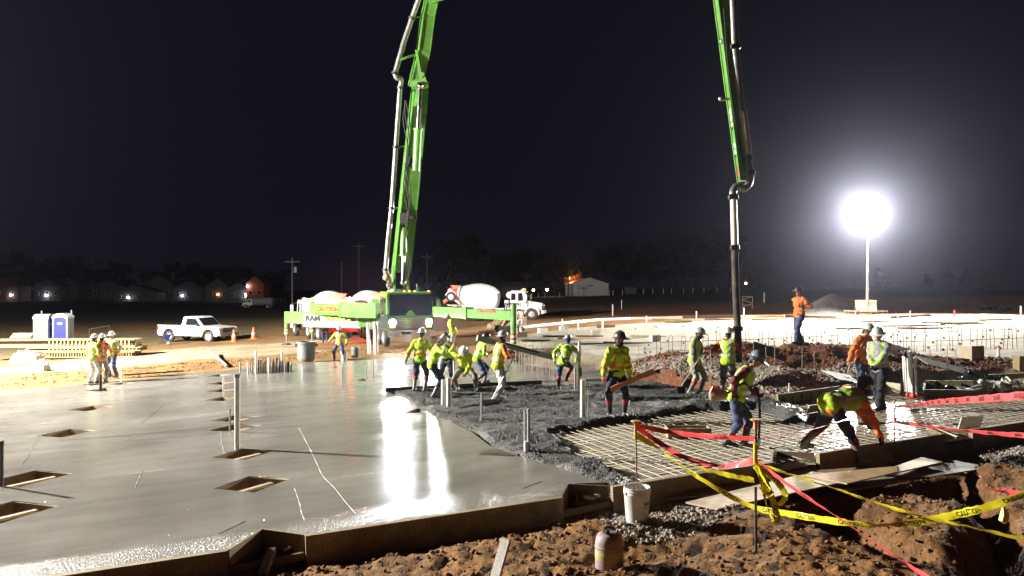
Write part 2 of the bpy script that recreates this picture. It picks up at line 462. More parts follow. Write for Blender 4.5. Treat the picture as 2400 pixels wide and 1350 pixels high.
# ------------------------------------------------------------------ mesh helpers
class MB:
    def __init__(s):
        s.v = []
        s.f = []
        s.m = []

    def add(s, vs, fs, mi=0, T=None):
        o = len(s.v)
        if T is not None:
            vs = [T @ Vector(p) for p in vs]
        s.v.extend([tuple(p) for p in vs])
        s.f.extend([tuple(i + o for i in f) for f in fs])
        s.m.extend([mi] * len(fs))
        return s

    def box(s, c, d, rot=None, mi=0, T=None):
        x, y, z = d[0] / 2, d[1] / 2, d[2] / 2
        vs = [Vector(p) for p in ((-x, -y, -z), (x, -y, -z), (x, y, -z), (-x, y, -z), (-x, -y, z), (x, -y, z), (x, y, z), (-x, y, z))]
        if rot is not None:
            q = Euler(rot).to_matrix()
            vs = [q @ p for p in vs]
        vs = [p + Vector(c) for p in vs]
        return s.add(vs, ((0, 3, 2, 1), (4, 5, 6, 7), (0, 1, 5, 4), (1, 2, 6, 5), (2, 3, 7, 6), (3, 0, 4, 7)), mi, T)

    def beam(s, p, q, w, h, up=(0, 0, 1), mi=0, w2=None, h2=None):
        p = Vector(p)
        q = Vector(q)
        d = (q - p).normalized()
        u = Vector(up)
        sd = d.cross(u)
        if sd.length < 1e-4:
            sd = d.cross(Vector((1, 0, 0)))
        sd.normalize()
        u = sd.cross(d).normalized()
        vs = []
        for c, ww, hh in ((p, w, h), (q, w2 or w, h2 or h)):
            for a, b in ((-1, -1), (1, -1), (1, 1), (-1, 1)):
                vs.append(c + sd * (a * ww / 2) + u * (b * hh / 2))
        return s.add(vs, ((0, 1, 2, 3), (7, 6, 5, 4), (0, 4, 5, 1), (1, 5, 6, 2), (2, 6, 7, 3), (3, 7, 4, 0)), mi)

    def tube(s, pts, r, n=8, mi=0, caps=True):
        pts = [Vector(p) for p in pts]
        rs = r if isinstance(r, (list, tuple)) else [r] * len(pts)
        vs, fs = [], []
        t = (pts[1] - pts[0]).normalized()
        a = t.orthogonal().normalized()
        for i, p in enumerate(pts):
            if i == 0:
                tt = t
            elif i == len(pts) - 1:
                tt = (pts[i] - pts[i - 1]).normalized()
            else:
                tt = ((pts[i + 1] - pts[i]).normalized() + (pts[i] - pts[i - 1]).normalized()).normalized()
            a = (a - tt * a.dot(tt)).normalized()
            b = tt.cross(a)
            for k in range(n):
                an = 2 * math.pi * k / n
                vs.append(p + (a * math.cos(an) + b * math.sin(an)) * rs[i])
        for i in range(len(pts) - 1):
            for k in range(n):
                k2 = (k + 1) % n
                fs.append((i * n + k, i * n + k2, (i + 1) * n + k2, (i + 1) * n + k))
        if caps:
            fs.append(tuple(range(n - 1, -1, -1)))
            fs.append(tuple(range((len(pts) - 1) * n, len(pts) * n)))
        return s.add(vs, fs, mi)

    def lathe(s, prof, n=16, T=None, mi=0, caps=True):
        vs, fs = [], []
        for r_, z in prof:
            for k in range(n):
                a = 2 * math.pi * k / n
                vs.append((r_ * math.cos(a), r_ * math.sin(a), z))
        for i in range(len(prof) - 1):
            for k in range(n):
                k2 = (k + 1) % n
                fs.append((i * n + k, i * n + k2, (i + 1) * n + k2, (i + 1) * n + k))
        if caps:
            fs.append(tuple(range(n - 1, -1, -1)))
            fs.append(tuple(range((len(prof) - 1) * n, len(prof) * n)))
        return s.add(vs, fs, mi, T)

    def prism(s, poly, z0, z1, T=None, mi=0):
        n = len(poly)
        ar = sum(poly[i][0] * poly[(i + 1) % n][1] - poly[(i + 1) % n][0] * poly[i][1] for i in range(n))
        if ar < 0:
            poly = poly[::-1]
        vs = [(p[0], p[1], z0) for p in poly] + [(p[0], p[1], z1) for p in poly]
        fs = [tuple(range(n - 1, -1, -1)), tuple(range(n, 2 * n))]
        for i in range(n):
            j = (i + 1) % n
            fs.append((i, j, n + j, n + i))
        return s.add(vs, fs, mi, T)

    def ball(s, c, r, n=10, m=7, mi=0, T=None):
        r = r if isinstance(r, (tuple, list)) else (r, r, r)
        vs = [(c[0], c[1], c[2] - r[2])]
        for i in range(1, m):
            ph = -math.pi / 2 + math.pi * i / m
            for k in range(n):
                a = 2 * math.pi * k / n
                vs.append((c[0] + r[0] * math.cos(ph) * math.cos(a), c[1] + r[1] * math.cos(ph) * math.sin(a), c[2] + r[2] * math.sin(ph)))
        vs.append((c[0], c[1], c[2] + r[2]))
        fs = []
        for k in range(n):
            fs.append((0, 1 + (k + 1) % n, 1 + k))
            fs.append((len(vs) - 1, len(vs) - 1 - n + k, len(vs) - 1 - n + (k + 1) % n))
        for i in range(m - 2):
            for k in range(n):
                k2 = (k + 1) % n
                fs.append((1 + i * n + k, 1 + i * n + k2, 1 + (i + 1) * n + k2, 1 + (i + 1) * n + k))
        return s.add(vs, fs, mi, T)

    def mesh(s, name, mats, smooth=False, inv=None):
        me = D.meshes.new(name)
        vs = s.v
        if inv is not None:
            vs = [tuple(inv @ Vector(p)) for p in vs]
        me.from_pydata(vs, [], s.f)
        for m_ in (mats if isinstance(mats, (list, tuple)) else [mats]):
            me.materials.append(M[m_] if isinstance(m_, str) else m_)
        if any(s.m):
            me.polygons.foreach_set('material_index', s.m)
        if smooth:
            me.polygons.foreach_set('use_smooth', [True] * len(me.polygons))
            if hasattr(me, 'set_sharp_from_angle'):
                me.set_sharp_from_angle(angle=R(smooth if smooth is not True and smooth > 1 else 45))
        me.update()
        return me

    def build(s, name, mats, parent=None, smooth=False, world_of=None):
        """world_of: the parent's matrix, when the vertices are in world space"""
        me = s.mesh(name, mats, smooth, None if world_of is None else world_of.inverted())
        return link(name, me, parent)


def link(name, me, parent=None):
    o = D.objects.new(name, me)
    COL.objects.link(o)
    if parent is not None:
        o.parent = parent
    return o


def tag(o, label=None, cat=None, group=None, kind=None):
    if label:
        o['label'] = label
    if cat:
        o['category'] = cat
    if group:
        o['group'] = group
    if kind:
        o['kind'] = kind
    return o


def thing(name, label, cat, loc=(0, 0, 0), rz=0.0, group=None, rot=None):
    o = D.objects.new(name, None)
    o.empty_display_size = .2
    COL.objects.link(o)
    o.location = loc
    o.rotation_euler = rot if rot is not None else (0, 0, rz)
    return tag(o, label, cat, group)


def mw(o):
    return Matrix.Translation(o.location) @ Euler(o.rotation_euler).to_matrix().to_4x4()


def copy_tree(o, parent=None):
    c = o.copy()
    COL.objects.link(c)
    c.parent = parent
    for ch in CH.get(o.name, []) or [x for x in o.children]:
        copy_tree(ch, c)
    return c


CH = {}


def dup(o, loc, rz=None, label=None, group=None, scale=None):
    c = copy_tree(o)
    c.location = loc
    if rz is not None:
        c.rotation_euler = (0, 0, rz)
    if label:
        c['label'] = label
    if group:
        c['group'] = group
    if scale:
        c.scale = scale if isinstance(scale, (tuple, list)) else (scale,) * 3
    return c


_txt = {}


def text_verts(s, size=1.0, bold=.0):
    """flat letter shapes: verts in x (along), y (up), centred on y"""
    key = (s, bold)
    if key not in _txt:
        cu = D.curves.new('lettering', 'FONT')
        cu.body = s
        cu.resolution_u = 2
        cu.offset = bold
        ob = D.objects.new('lettering', cu)
        COL.objects.link(ob)
        bpy.context.view_layer.update()
        me = D.meshes.new_from_object(ob.evaluated_get(bpy.context.evaluated_depsgraph_get()))
        vs = np.array([v.co[:] for v in me.vertices])
        fs = [tuple(p.vertices) for p in me.polygons]
        D.objects.remove(ob)
        D.meshes.remove(me)
        x0, x1 = vs[:, 0].min(), vs[:, 0].max()
        y0, y1 = vs[:, 1].min(), vs[:, 1].max()
        vs[:, 0] -= x0
        vs[:, 1] -= (y0 + y1) / 2
        vs /= (y1 - y0)
        _txt[key] = (vs, fs)
    vs, fs = _txt[key]
    return vs * size, fs


def lettering(mb, s, height, T, bold=.02, stretch=1.0, depth=.004, mi=0):
    vs, fs = text_verts(s, height, bold)
    w = vs[:, 0].max() * stretch
    pts = [(p[0] * stretch - w / 2, p[1], depth) for p in vs]
    mb.add(pts, fs, mi, T)
    return w


def frame(o, x, y):
    """matrix with origin o, x axis along x, y axis along y"""
    x = Vector(x).normalized()
    z = x.cross(Vector(y)).normalized()
    y = z.cross(x)
    m = Matrix((x, y, z)).transposed().to_4x4()
    m.translation = Vector(o)
    return m


def arc(cx, c, r, a0, a1, ax, ay, n=8):
    return [Vector(c) + Vector(ax) * (r * math.cos(a0 + (a1 - a0) * i / n)) + Vector(ay) * (r * math.sin(a0 + (a1 - a0) * i / n)) for i in range(n + 1)]


def spline(pts, n=10):
    pts = [Vector(p) for p in pts]
    q = [pts[0] * 2 - pts[1]] + pts + [pts[-1] * 2 - pts[-2]]
    out = []
    for i in range(1, len(q) - 2):
        for k in range(n):
            t = k / n
            a, b, c, d = q[i - 1], q[i], q[i + 1], q[i + 2]
            out.append(.5 * ((2 * b) + (c - a) * t + (2 * a - 5 * b + 4 * c - d) * t * t + (3 * b - a - 3 * c + d) * t ** 3))
    out.append(pts[-1])
    return out


def lamp(name, kind, loc, watts, col=(1, 1, 1), radius=.2, parent=None, target=None, angle=100, blend=.5):
    l = D.lights.new(name, kind)
    l.energy = watts
    l.color = col
    l.shadow_soft_size = radius
    if kind == 'SPOT':
        l.spot_size = R(angle)
        l.spot_blend = blend
    o = D.objects.new(name, l)
    COL.objects.link(o)
    o.location = loc
    if target is not None:
        o.rotation_euler = (Vector(target) - Vector(loc)).to_track_quat('-Z', 'Y').to_euler()
    if parent is not None:
        o.parent = parent
    return o
# ------------------------------------------------------------------ ground
def noise_tex(nt, vec, scale, detail=4, rough=.55):
    n = nt.nodes.new('ShaderNodeTexNoise')
    n.inputs['Scale'].default_value = scale
    n.inputs['Detail'].default_value = detail
    n.inputs['Roughness'].default_value = rough
    nt.links.new(vec, n.inputs['Vector'])
    return n.outputs['Fac']


def maprange(nt, val, a, b, c, d):
    n = nt.nodes.new('ShaderNodeMapRange')
    for k, x in zip(('From Min', 'From Max', 'To Min', 'To Max'), (a, b, c, d)):
        n.inputs[k].default_value = x
    nt.links.new(val, n.inputs['Value'])
    return n.outputs[0]


def math_n(nt, op, a, b=None):
    n = nt.nodes.new('ShaderNodeMath')
    n.operation = op
    for i, x in enumerate((a, b)):
        if x is None:
            continue
        if isinstance(x, (int, float)):
            n.inputs[i].default_value = x
        else:
            nt.links.new(x, n.inputs[i])
    return n.outputs[0]


def mixcol(nt, fac, a, b, mode='MIX'):
    n = nt.nodes.new('ShaderNodeMix')
    n.data_type = 'RGBA'
    n.blend_type = mode
    if isinstance(fac, (int, float)):
        n.inputs['Factor'].default_value = fac
    else:
        nt.links.new(fac, n.inputs['Factor'])
    for i, x in ((6, a), (7, b)):
        if isinstance(x, tuple):
            n.inputs[i].default_value = (*x, 1)
        else:
            nt.links.new(x, n.inputs[i])
    return n.outputs[2]


def bump_n(nt, height, dist, prev=None):
    n = nt.nodes.new('ShaderNodeBump')
    n.inputs['Distance'].default_value = dist
    nt.links.new(height, n.inputs['Height'])
    if prev is not None:
        nt.links.new(prev, n.inputs['Normal'])
    return n.outputs[0]


def soil_material():
    m = D.materials.new('soil')
    m.use_nodes = True
    nt = m.node_tree
    b = nt.nodes['Principled BSDF']
    tc = nt.nodes.new('ShaderNodeTexCoord')
    vec = tc.outputs['Object']
    at = nt.nodes.new('ShaderNodeAttribute')
    at.attribute_name = 'soil'
    base = at.outputs['Color']
    grav = at.outputs['Alpha']
    f1 = noise_tex(nt, vec, .8, 7, .65)
    f2 = noise_tex(nt, vec, 9, 5, .65)
    c = mixcol(nt, 1.0, base, maprange(nt, f1, .3, .7, .62, 1.3), 'MULTIPLY')
    c = mixcol(nt, 1.0, c, maprange(nt, f2, .3, .7, .6, 1.3), 'MULTIPLY')
    vo = nt.nodes.new('ShaderNodeTexVoronoi')
    vo.inputs['Scale'].default_value = 17
    nt.links.new(vec, vo.inputs['Vector'])
    vcol = mixcol(nt, 1.0, c, maprange(nt, vo.outputs['Distance'], 0, .6, 1.4, .45), 'MULTIPLY')
    hs = nt.nodes.new('ShaderNodeSeparateColor')
    nt.links.new(vo.outputs['Color'], hs.inputs[0])
    vcol = mixcol(nt, 1.0, vcol, maprange(nt, hs.outputs[0], 0, 1, .55, 1.35), 'MULTIPLY')
    c = mixcol(nt, grav, c, vcol)
    nt.links.new(c, b.inputs['Base Color'])
    b.inputs['Roughness'].default_value = .93
    b.inputs['Specular IOR Level'].default_value = .25
    h1 = noise_tex(nt, vec, 3.2, 8, .68)
    nrm = bump_n(nt, h1, .07)
    h2 = noise_tex(nt, vec, 22, 5, .65)
    nrm = bump_n(nt, h2, .026, nrm)
    h3 = math_n(nt, 'MULTIPLY', maprange(nt, vo.outputs['Distance'], 0, .6, 1, 0), grav)
    nrm = bump_n(nt, h3, .03, nrm)
    nt.links.new(nrm, b.inputs['Normal'])
    return m


M['soil'] = soil_material()


def make_ground():
    ang = list(np.arange(-62, 62.01, .22)) + list(np.arange(66, 298, 4.0))
    ang = np.radians(np.array(ang))
    rs = [3.0]
    while rs[-1] < 1500:
        r_ = rs[-1]
        rs.append(r_ + max(.05, min(.0105 * r_ if r_ < 70 else .03 * r_, 60)))
    rs = np.array(rs)
    A, Rr = np.meshgrid(ang, rs)
    x = np.sin(A) * Rr
    y = np.cos(A) * Rr
    z = plane(x) + relief(x, y)
    na, nr = len(ang), len(rs)
    v = np.stack([x, y, z], -1).reshape(-1, 3)
    i = np.arange(nr - 1)[:, None] * na
    j = np.arange(na)[None, :]
    j2 = (j + 1) % na
    q = np.stack([i + j, i + na + j, i + na + j2, i + j2], -1).reshape(-1, 4)
    # centre fan
    v = np.vstack([v, [[0, 0, gz(0, 0)]]])
    me = D.meshes.new('ground')
    nv = len(v)
    fan = np.stack([np.full(na, nv - 1), np.arange(na), (np.arange(na) + 1) % na], -1)
    me.vertices.add(nv)
    me.vertices.foreach_set('co', v.ravel())
    nl = q.size + fan.size
    me.loops.add(nl)
    me.loops.foreach_set('vertex_index', np.concatenate([q.ravel(), fan.ravel()]).astype(np.int32))
    nf = len(q) + len(fan)
    me.polygons.add(nf)
    me.polygons.foreach_set('loop_start', np.concatenate([np.arange(len(q)) * 4, q.size + np.arange(len(fan)) * 3]).astype(np.int32))
    me.polygons.foreach_set('use_smooth', np.ones(nf, bool))
    me.update(calc_edges=True)
    X, Y = v[:, 0], v[:, 1]
    n1_ = fbm(X * .25, Y * .25, 101)
    n2_ = fbm(X * 1.3, Y * 1.3, 111)
    col = np.zeros((nv, 4))
    col[:, :3] = (.30, .175, .066)                  # sandy clay of the open field

    def paint(w, c, g=None):
        w = np.clip(w, 0, 1)[:, None]
        col[:, :3] = col[:, :3] * (1 - w) + np.array(c) * w
        if g is not None:
            col[:, 3:] = col[:, 3:] * (1 - w) + g * w

    # redder clay in streaks to the right and far
    paint(sstep(-10, 15, X) * sstep(46, 62, Y + 4 * n1_) * .8, (.26, .10, .038))
    paint(sstep(.0, .25, n1_) * .35, (.24, .15, .07))
    paint(sstep(1.0, -1.5, sdf(GRASS_L, X, Y) + 2 * n1_) * .8, (.20, .165, .085))
    paint(sstep(.8, -.8, sdf(PALE, X, Y) + 1.6 * n1_) * .75, (.46, .40, .28))
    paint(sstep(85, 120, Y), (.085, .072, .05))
    # foreground red brown clay
    nf_ = 8.05 + 0.4115 * (X + 5.69) + .3
    paint(sstep(.4, -.1, Y - nf_), (.255, .130, .048))
    paint(sstep(.25, -.35, sdf(GRAVEL_F, X, Y) + .5 * n2_) * .85, (.33, .265, .20), 1.0)
    paint(sstep(.25, -.35, sdf(GRAVEL_FR, X, Y) + .5 * n2_), (.24, .225, .20), 1.0)
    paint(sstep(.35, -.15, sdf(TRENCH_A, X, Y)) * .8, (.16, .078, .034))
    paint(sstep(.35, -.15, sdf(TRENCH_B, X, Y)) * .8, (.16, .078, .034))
    # mound
    md = sstep(17.0, 18.4, Y) * sstep(30, 27, Y) * sstep(2.2, 3.2, X)
    paint(md, (.20, .085, .042))
    paint(md * sstep(.3, -.5, sdf(GRAVEL_R, X, Y) + .9 * n2_) * .9, (.33, .275, .23), 1.0)
    w = sstep(.4, -.5, sdf(PAD, X, Y) + .4 * n2_)
    paint(w, (.46, .42, .33))
    paint(sstep(.5, -.3, sdf(FOOTING, X, Y)) * .8, (.30, .23, .15), .5)
    paint(sstep(.3, -.2, sdf(BED, X, Y)), (.50, .45, .34))
    paint(np.clip(1.3 - np.hypot(X - PILE_C.x, Y - PILE_C.y - 7) / 3.1, 0, 1) * 3, (.42, .42, .42), .2)
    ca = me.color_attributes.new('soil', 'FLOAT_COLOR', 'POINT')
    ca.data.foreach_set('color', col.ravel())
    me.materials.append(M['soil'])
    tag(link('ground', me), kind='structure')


make_ground()


# ------------------------------------------------------------------ finished slab with its column blockouts
def block_square(u, v, side=.78, turn=0.0):
    """diamond standing on the slab grid: centre, corners (left, far, right, near)"""
    c = G(u, v)
    h = side / math.sqrt(2)
    q = Matrix.Rotation(turn, 3, 'Z')
    e = q @ E
    n = q @ N
    return c, [c - e * h, c + n * h, c + e * h, c - n * h]


BLOCKS = []            # (centre, corners, brace?)
for (u, v, s, br) in ((590, 1134, .82, 1), (571, 1064, .80, 1), (552, 1003, .80, 2), (551, 981, .80, 1), (521, 935, .72, 0), (520, 915, .68, 0),
                      (518, 898, .68, 0), (514, 880, .66, 0), (155, 1015, .84, 0), (211, 957, .82, 0), (243, 913, .80, 0), (66, 1121, .95, 1),
                      (6, 1202, 1.0, 1), (992, 963, .72, 0), (857, 890, .55, 0), (791, 860, .5, 0), (222, 900, .7, 0), (284, 899, .6, 0)):
    BLOCKS.append((*block_square(u, v, s), br, s))
# the open-sided one at the edge of the fresh concrete
_b = [G(1119, 1066), G(1160, 1047), G(1228, 1052), G(1206, 1070)]
BLOCKS.append((sum(_b, Vector()) / 4, _b, 0, .7))


def concrete_material():
    m = D.materials.new('wet_finished_concrete')
    m.use_nodes = True
    nt = m.node_tree
    b = nt.nodes['Principled BSDF']
    tc = nt.nodes.new('ShaderNodeTexCoord')
    mp = nt.nodes.new('ShaderNodeMapping')
    mp.inputs['Rotation'].default_value = (0, 0, -math.atan2(E.y, E.x))
    nt.links.new(tc.outputs['Object'], mp.inputs['Vector'])
    st = nt.nodes.new('ShaderNodeMapping')
    st.inputs['Scale'].default_value = (.35, 2.4, 1)
    nt.links.new(mp.outputs[0], st.inputs['Vector'])
    big = noise_tex(nt, mp.outputs[0], .45, 6, .6)
    swirl = noise_tex(nt, st.outputs[0], 1.1, 4, .55)
    fine = noise_tex(nt, mp.outputs[0], 38, 4, .6)
    c = mixcol(nt, maprange(nt, big, .32, .68, 0, 1), (.195, .184, .160), (.285, .268, .233))
    c = mixcol(nt, 1.0, c, maprange(nt, swirl, .3, .7, .90, 1.08), 'MULTIPLY')
    c = mixcol(nt, 1.0, c, maprange(nt, fine, .3, .7, .94, 1.05), 'MULTIPLY')
    nt.links.new(c, b.inputs['Base Color'])
    # the finished face dries unevenly; a rougher, unfloated strip follows the form
    at = nt.nodes.new('ShaderNodeAttribute')
    at.attribute_name = 'edge'
    edge = at.outputs['Fac']
    nt.links.new(math_n(nt, 'ADD', math_n(nt, 'ADD', maprange(nt, swirl, .3, .7, .14, .22), maprange(nt, big, .4, .65, 0, .07)), math_n(nt, 'MULTIPLY', edge, .05)), b.inputs['Roughness'])
    b.inputs['Specular IOR Level'].default_value = .5
    wv = noise_tex(nt, st.outputs[0], 3, 3, .5)
    nrm = bump_n(nt, wv, .0014)
    gr = noise_tex(nt, mp.outputs[0], 55, 3, .55)
    nrm = bump_n(nt, gr, .0026, nrm)
    md_ = noise_tex(nt, mp.outputs[0], 7, 3, .5)
    nrm = bump_n(nt, md_, .0016, nrm)
    big_gr = noise_tex(nt, mp.outputs[0], 42, 3, .6)
    nrm = bump_n(nt, math_n(nt, 'MULTIPLY', big_gr, edge), .032, nrm)
    nt.links.new(nrm, b.inputs['Normal'])
    return m


M['slab'] = concrete_material()


def make_slab():
    cu = D.curves.new('concrete_slab', 'CURVE')
    cu.dimensions = '2D'
    cu.fill_mode = 'BOTH'
    cu.extrude = .09
    loops = [SLAB] + [[(p.x, p.y) for p in b[1]] for b in BLOCKS[:-1]] + [[(p.x, p.y) for p in BLOCKS[-1][1]]]
    for lp in loops:
        sp = cu.splines.new('POLY')
        sp.points.add(len(lp) - 1)
        for p, q in zip(sp.points, lp):
            p.co = (q[0], q[1], 0, 1)
        sp.use_cyclic_u = True
    ob = D.objects.new('concrete_slab', cu)
    COL.objects.link(ob)
    bpy.context.view_layer.update()
    me = D.meshes.new_from_object(ob.evaluated_get(bpy.context.evaluated_depsgraph_get()))
    D.objects.remove(ob)
    bm = bmesh.new()
    bm.from_mesh(me)
    # strip lines parallel to the form so that the edge strip can be told apart
    for off in (.05, .16, .42, .75):
        p = Vector((-5.69, 8.29, 0)) + N * off
        g = [x for x in bm.verts] + [x for x in bm.edges] + [x for x in bm.faces]
        bmesh.ops.bisect_plane(bm, geom=g, plane_co=p, plane_no=N, dist=1e-5)
    bm.to_mesh(me)
    bm.free()
    n = len(me.vertices)
    co = np.zeros(n * 3)
    me.vertices.foreach_get('co', co)
    co = co.reshape(-1, 3)
    co[:, 2] += plane(co[:, 0]) - .09
    me.vertices.foreach_set('co', co.ravel())
    d = (co[:, 0] + 5.69) * N.x + (co[:, 1] - 8.29) * N.y
    at = me.attributes.new('edge', 'FLOAT', 'POINT')
    at.data.foreach_set('value', np.clip(1.15 - d / .5, 0, 1))
    me.materials.clear()
    me.materials.append(M['slab'])
    me.update()
    tag(link('concrete_slab', me), kind='structure')


make_slab()


def grid_patch(name, x0, x1, y0, y1, res, keep, zf, m, smooth=True):
    xs = np.arange(x0, x1, res)
    ys = np.arange(y0, y1, res)
    X, Y = np.meshgrid(xs, ys)
    kp = keep(X, Y)
    Z = zf(X, Y)
    nx = len(xs)
    idx = np.arange(X.size).reshape(X.shape)
    cell = kp[:-1, :-1] | kp[1:, :-1] | kp[:-1, 1:] | kp[1:, 1:]
    a = idx[:-1, :-1][cell]
    q = np.stack([a, a + 1, a + nx + 1, a + nx], -1)
    used = np.unique(q)
    re = np.full(X.size, -1)
    re[used] = np.arange(len(used))
    q = re[q]
    v = np.stack([X, Y, Z], -1).reshape(-1, 3)[used]
    me = D.meshes.new(name)
    me.from_pydata(v.tolist(), [], q.tolist())
    me.materials.append(m)
    if smooth:
        me.polygons.foreach_set('use_smooth', np.ones(len(q), bool))
    return me


def rough_material():
    m = D.materials.new('fresh_concrete')
    m.use_nodes = True
    nt = m.node_tree
    b = nt.nodes['Principled BSDF']
    tc = nt.nodes.new('ShaderNodeTexCoord')
    v = tc.outputs['Object']
    big = noise_tex(nt, v, 1.3, 6, .65)
    fi = noise_tex(nt, v, 34, 5, .7)
    c = mixcol(nt, maprange(nt, big, .35, .65, 0, 1), (.042, .044, .045), (.12, .12, .115))
    c = mixcol(nt, 1.0, c, maprange(nt, fi, .32, .68, .5, 1.45), 'MULTIPLY')
    at = nt.nodes.new('ShaderNodeAttribute')
    at.attribute_name = 'skim'
    sk = at.outputs['Fac']
    c = mixcol(nt, sk, c, mixcol(nt, maprange(nt, fi, .3, .7, 0, 1), (.12, .116, .104), (.20, .192, .170)))
    nt.links.new(c, b.inputs['Base Color'])
    nt.links.new(maprange(nt, fi, .3, .7, .34, .7), b.inputs['Roughness'])
    h = math_n(nt, 'MULTIPLY', noise_tex(nt, v, 16, 6, .7), maprange(nt, sk, 0, 1, 1, .45))
    nrm = bump_n(nt, h, .038)
    vo = nt.nodes.new('ShaderNodeTexVoronoi')
    vo.inputs['Scale'].default_value = 24
    nt.links.new(v, vo.inputs['Vector'])
    nrm = bump_n(nt, maprange(nt, vo.outputs['Distance'], 0, .5, 1, 0), .028, nrm)
    nt.links.new(nrm, b.inputs['Normal'])
    return m


M['rough'] = rough_material()


def rough_z(X, Y):
    d = sdf(ROUGH, X, Y)
    base = plane(X)
    furrow = .028 * np.sin((X * .35 + Y * 1.0) * 5.2 + 2.2 * fbm(X * .8, Y * .8, 5)) * (fbm(X * .5, Y * .5, 15) + .4)
    lum = .075 * fbm(X * 2.2, Y * 2.2, 7, 4) + .03 * np.abs(fbm(X * 6, Y * 6, 17, 3)) + furrow
    z = .012 + lum
    # heaped up where the hose pours it
    for (u, v, h, s) in ((1700, 950, .10, 1.0), (1400, 1085, .12, .5), (1330, 1020, .06, .6), (1860, 965, .10, .7), (1480, 990, .07, .9), (1110, 930, -.03, .5)):
        p = G(u, v)
        z = z + h * np.exp(-((X - p.x) ** 2 + (Y - p.y) ** 2) / (s * s))
    w = sstep(.05, -.32, d + .12 * fbm(X * 3, Y * 3, 27) + .45 * np.clip(fbm(X * .9, Y * .9, 28) + .1, 0, 1) * sstep(.5, 0, sdf(SLAB, X, Y)))
    z = -.125 * (1 - w) + z * w
    return base + z


_wc = grid_patch('wet_concrete', -3.5, 8.6, 10.6, 24.5, .045, lambda X, Y: sdf(ROUGH, X, Y) < .06, rough_z, M['rough'])
_co = np.zeros(len(_wc.vertices) * 3)
_wc.vertices.foreach_get('co', _co)
_co = _co.reshape(-1, 3)
_ds = sdf(SLAB, _co[:, 0], _co[:, 1]) + .5 * fbm(_co[:, 0] * 1.1, _co[:, 1] * 1.1, 64)
_wc.attributes.new('skim', 'FLOAT', 'POINT').data.foreach_set('value', sstep(.75, -.05, _ds))
tag(link('wet_concrete', _wc), kind='structure')

# ------------------------------------------------------------------ blockout boxes in the slab
for i, (c, cs, br, s) in enumerate(BLOCKS):
    zc = float(plane(c.x))
    lab = {0: 'wooden blockout box with a brace, sunk in wet slab nearest the front form',
           1: 'wooden blockout box at the foot of the tall white pipe',
           2: 'wooden blockout box with two braces just behind the tall white pipe',
           3: 'wooden blockout box farther of two close behind the tall white pipe',
           4: 'small wooden blockout box, nearest of the four receding beyond the tall pipe',
           5: 'small wooden blockout box by the thin silver stub pipe beyond the tall pipe',
           6: 'small wooden blockout box, third of four receding beyond the tall pipe',
           7: 'small wooden blockout box farthest of four receding beyond the tall pipe',
           8: 'diamond blockout box on left slab between corner boxes and worker trio',
           9: 'diamond blockout box in the pale streak below the worker trio',
           10: 'blockout box with a short black pipe at feet of worker trio',
           11: 'big blockout box by the black pipe at the left edge of slab',
           12: 'big blockout box cut off by the bottom left of the slab',
           13: 'blockout box beside the bright headlight streak near the rough concrete',
           14: 'small blockout box between thin pipes in front of the pump truck',
           15: 'tiny blockout box near the grey bin at far slab edge',
           16: 'blockout box under the feet of the orange worker trio',
           17: 'blockout box at the white stake beside the vest worker',
           18: 'open wooden blockout box with a grey riser at the rough concrete edge'}[i]
    t = thing('blockout_box', lab, 'form box', (c.x, c.y, zc), 0, 'column blockout boxes in the slab')
    for k in range(4):
        a = cs[k] - c
        b = cs[(k + 1) % 4] - c
        a = a * .985
        b = b * .985
        mb = MB().beam((a.x, a.y, float(plane(a.x + c.x)) - zc - .14), (b.x, b.y, float(plane(b.x + c.x)) - zc - .14), .02, .25 + .012 * random.random())
        mb.build('side_board', 'wood', t)
    if br:
        e = (cs[2] - cs[1]).normalized()
        for q in range(br):
            o = (cs[0] + cs[1]) / 2 - c + (cs[2] - cs[1]).normalized() * 0
            p = (cs[0] - c) * (.5 - .4 * q) + (cs[3] - c) * (.55 + .1 * q)
            p2 = (cs[1] - c) * (.25 - .2 * q) + (cs[2] - c) * (.55 + .1 * q)
            MB().beam((p.x, p.y, -.06), (p2.x, p2.y, -.06), .09, .04).build('brace', 'woodpale', t)

# ------------------------------------------------------------------ form boards along the front
def form_run(a, b, label, first=False):
    a = Vector((*a, 0)) if len(a) == 2 else Vector(a)
    b = Vector((*b, 0)) if len(b) == 2 else Vector(b)
    d = (b - a).normalized()
    nrm = Vector((d.y, -d.x, 0))
    t = thing('form_board', label, 'form board', (a.x, a.y, float(plane(a.x))), 0, 'form boards along the front of the slab')
    L = (b - a).length
    nseg = max(1, int(L / 2.44 + .5))
    for i in range(nseg):
        p = d * (L * i / nseg + .002)
        q = d * (L * (i + 1) / nseg - .002)
        p = p + nrm * .045
        q = q + nrm * .045
        off = random.uniform(-.004, .004)
        p.z = float(plane(a.x + p.x) - plane(a.x)) - .19 + off
        q.z = float(plane(a.x + q.x) - plane(a.x)) - .19 + off
        MB().beam(p, q, .085, .42).build('plank', 'woodform', t)
    # splashes and spilled paste on the top edge
    return t


M['woodform'] = wood('form_plank', (.40, .315, .20), dirt=.7, rough=.8)
form_run(FRONT_L, n1[0], 'long form board along the slab at the bottom left corner')
form_run(n1[2], n2[0], 'long form board at slab edge between the first and second notch')
form_run(n2[2], n3[0], 'form board behind the white bucket, along the rebar bed')
form_run(n3[2], n4[0], 'form board under the bending worker at the rebar bed')
form_run(n4[2], (Vector((*n4[2], 0)) + E * 9)[:2], 'form board at the far right along the rebar bed')

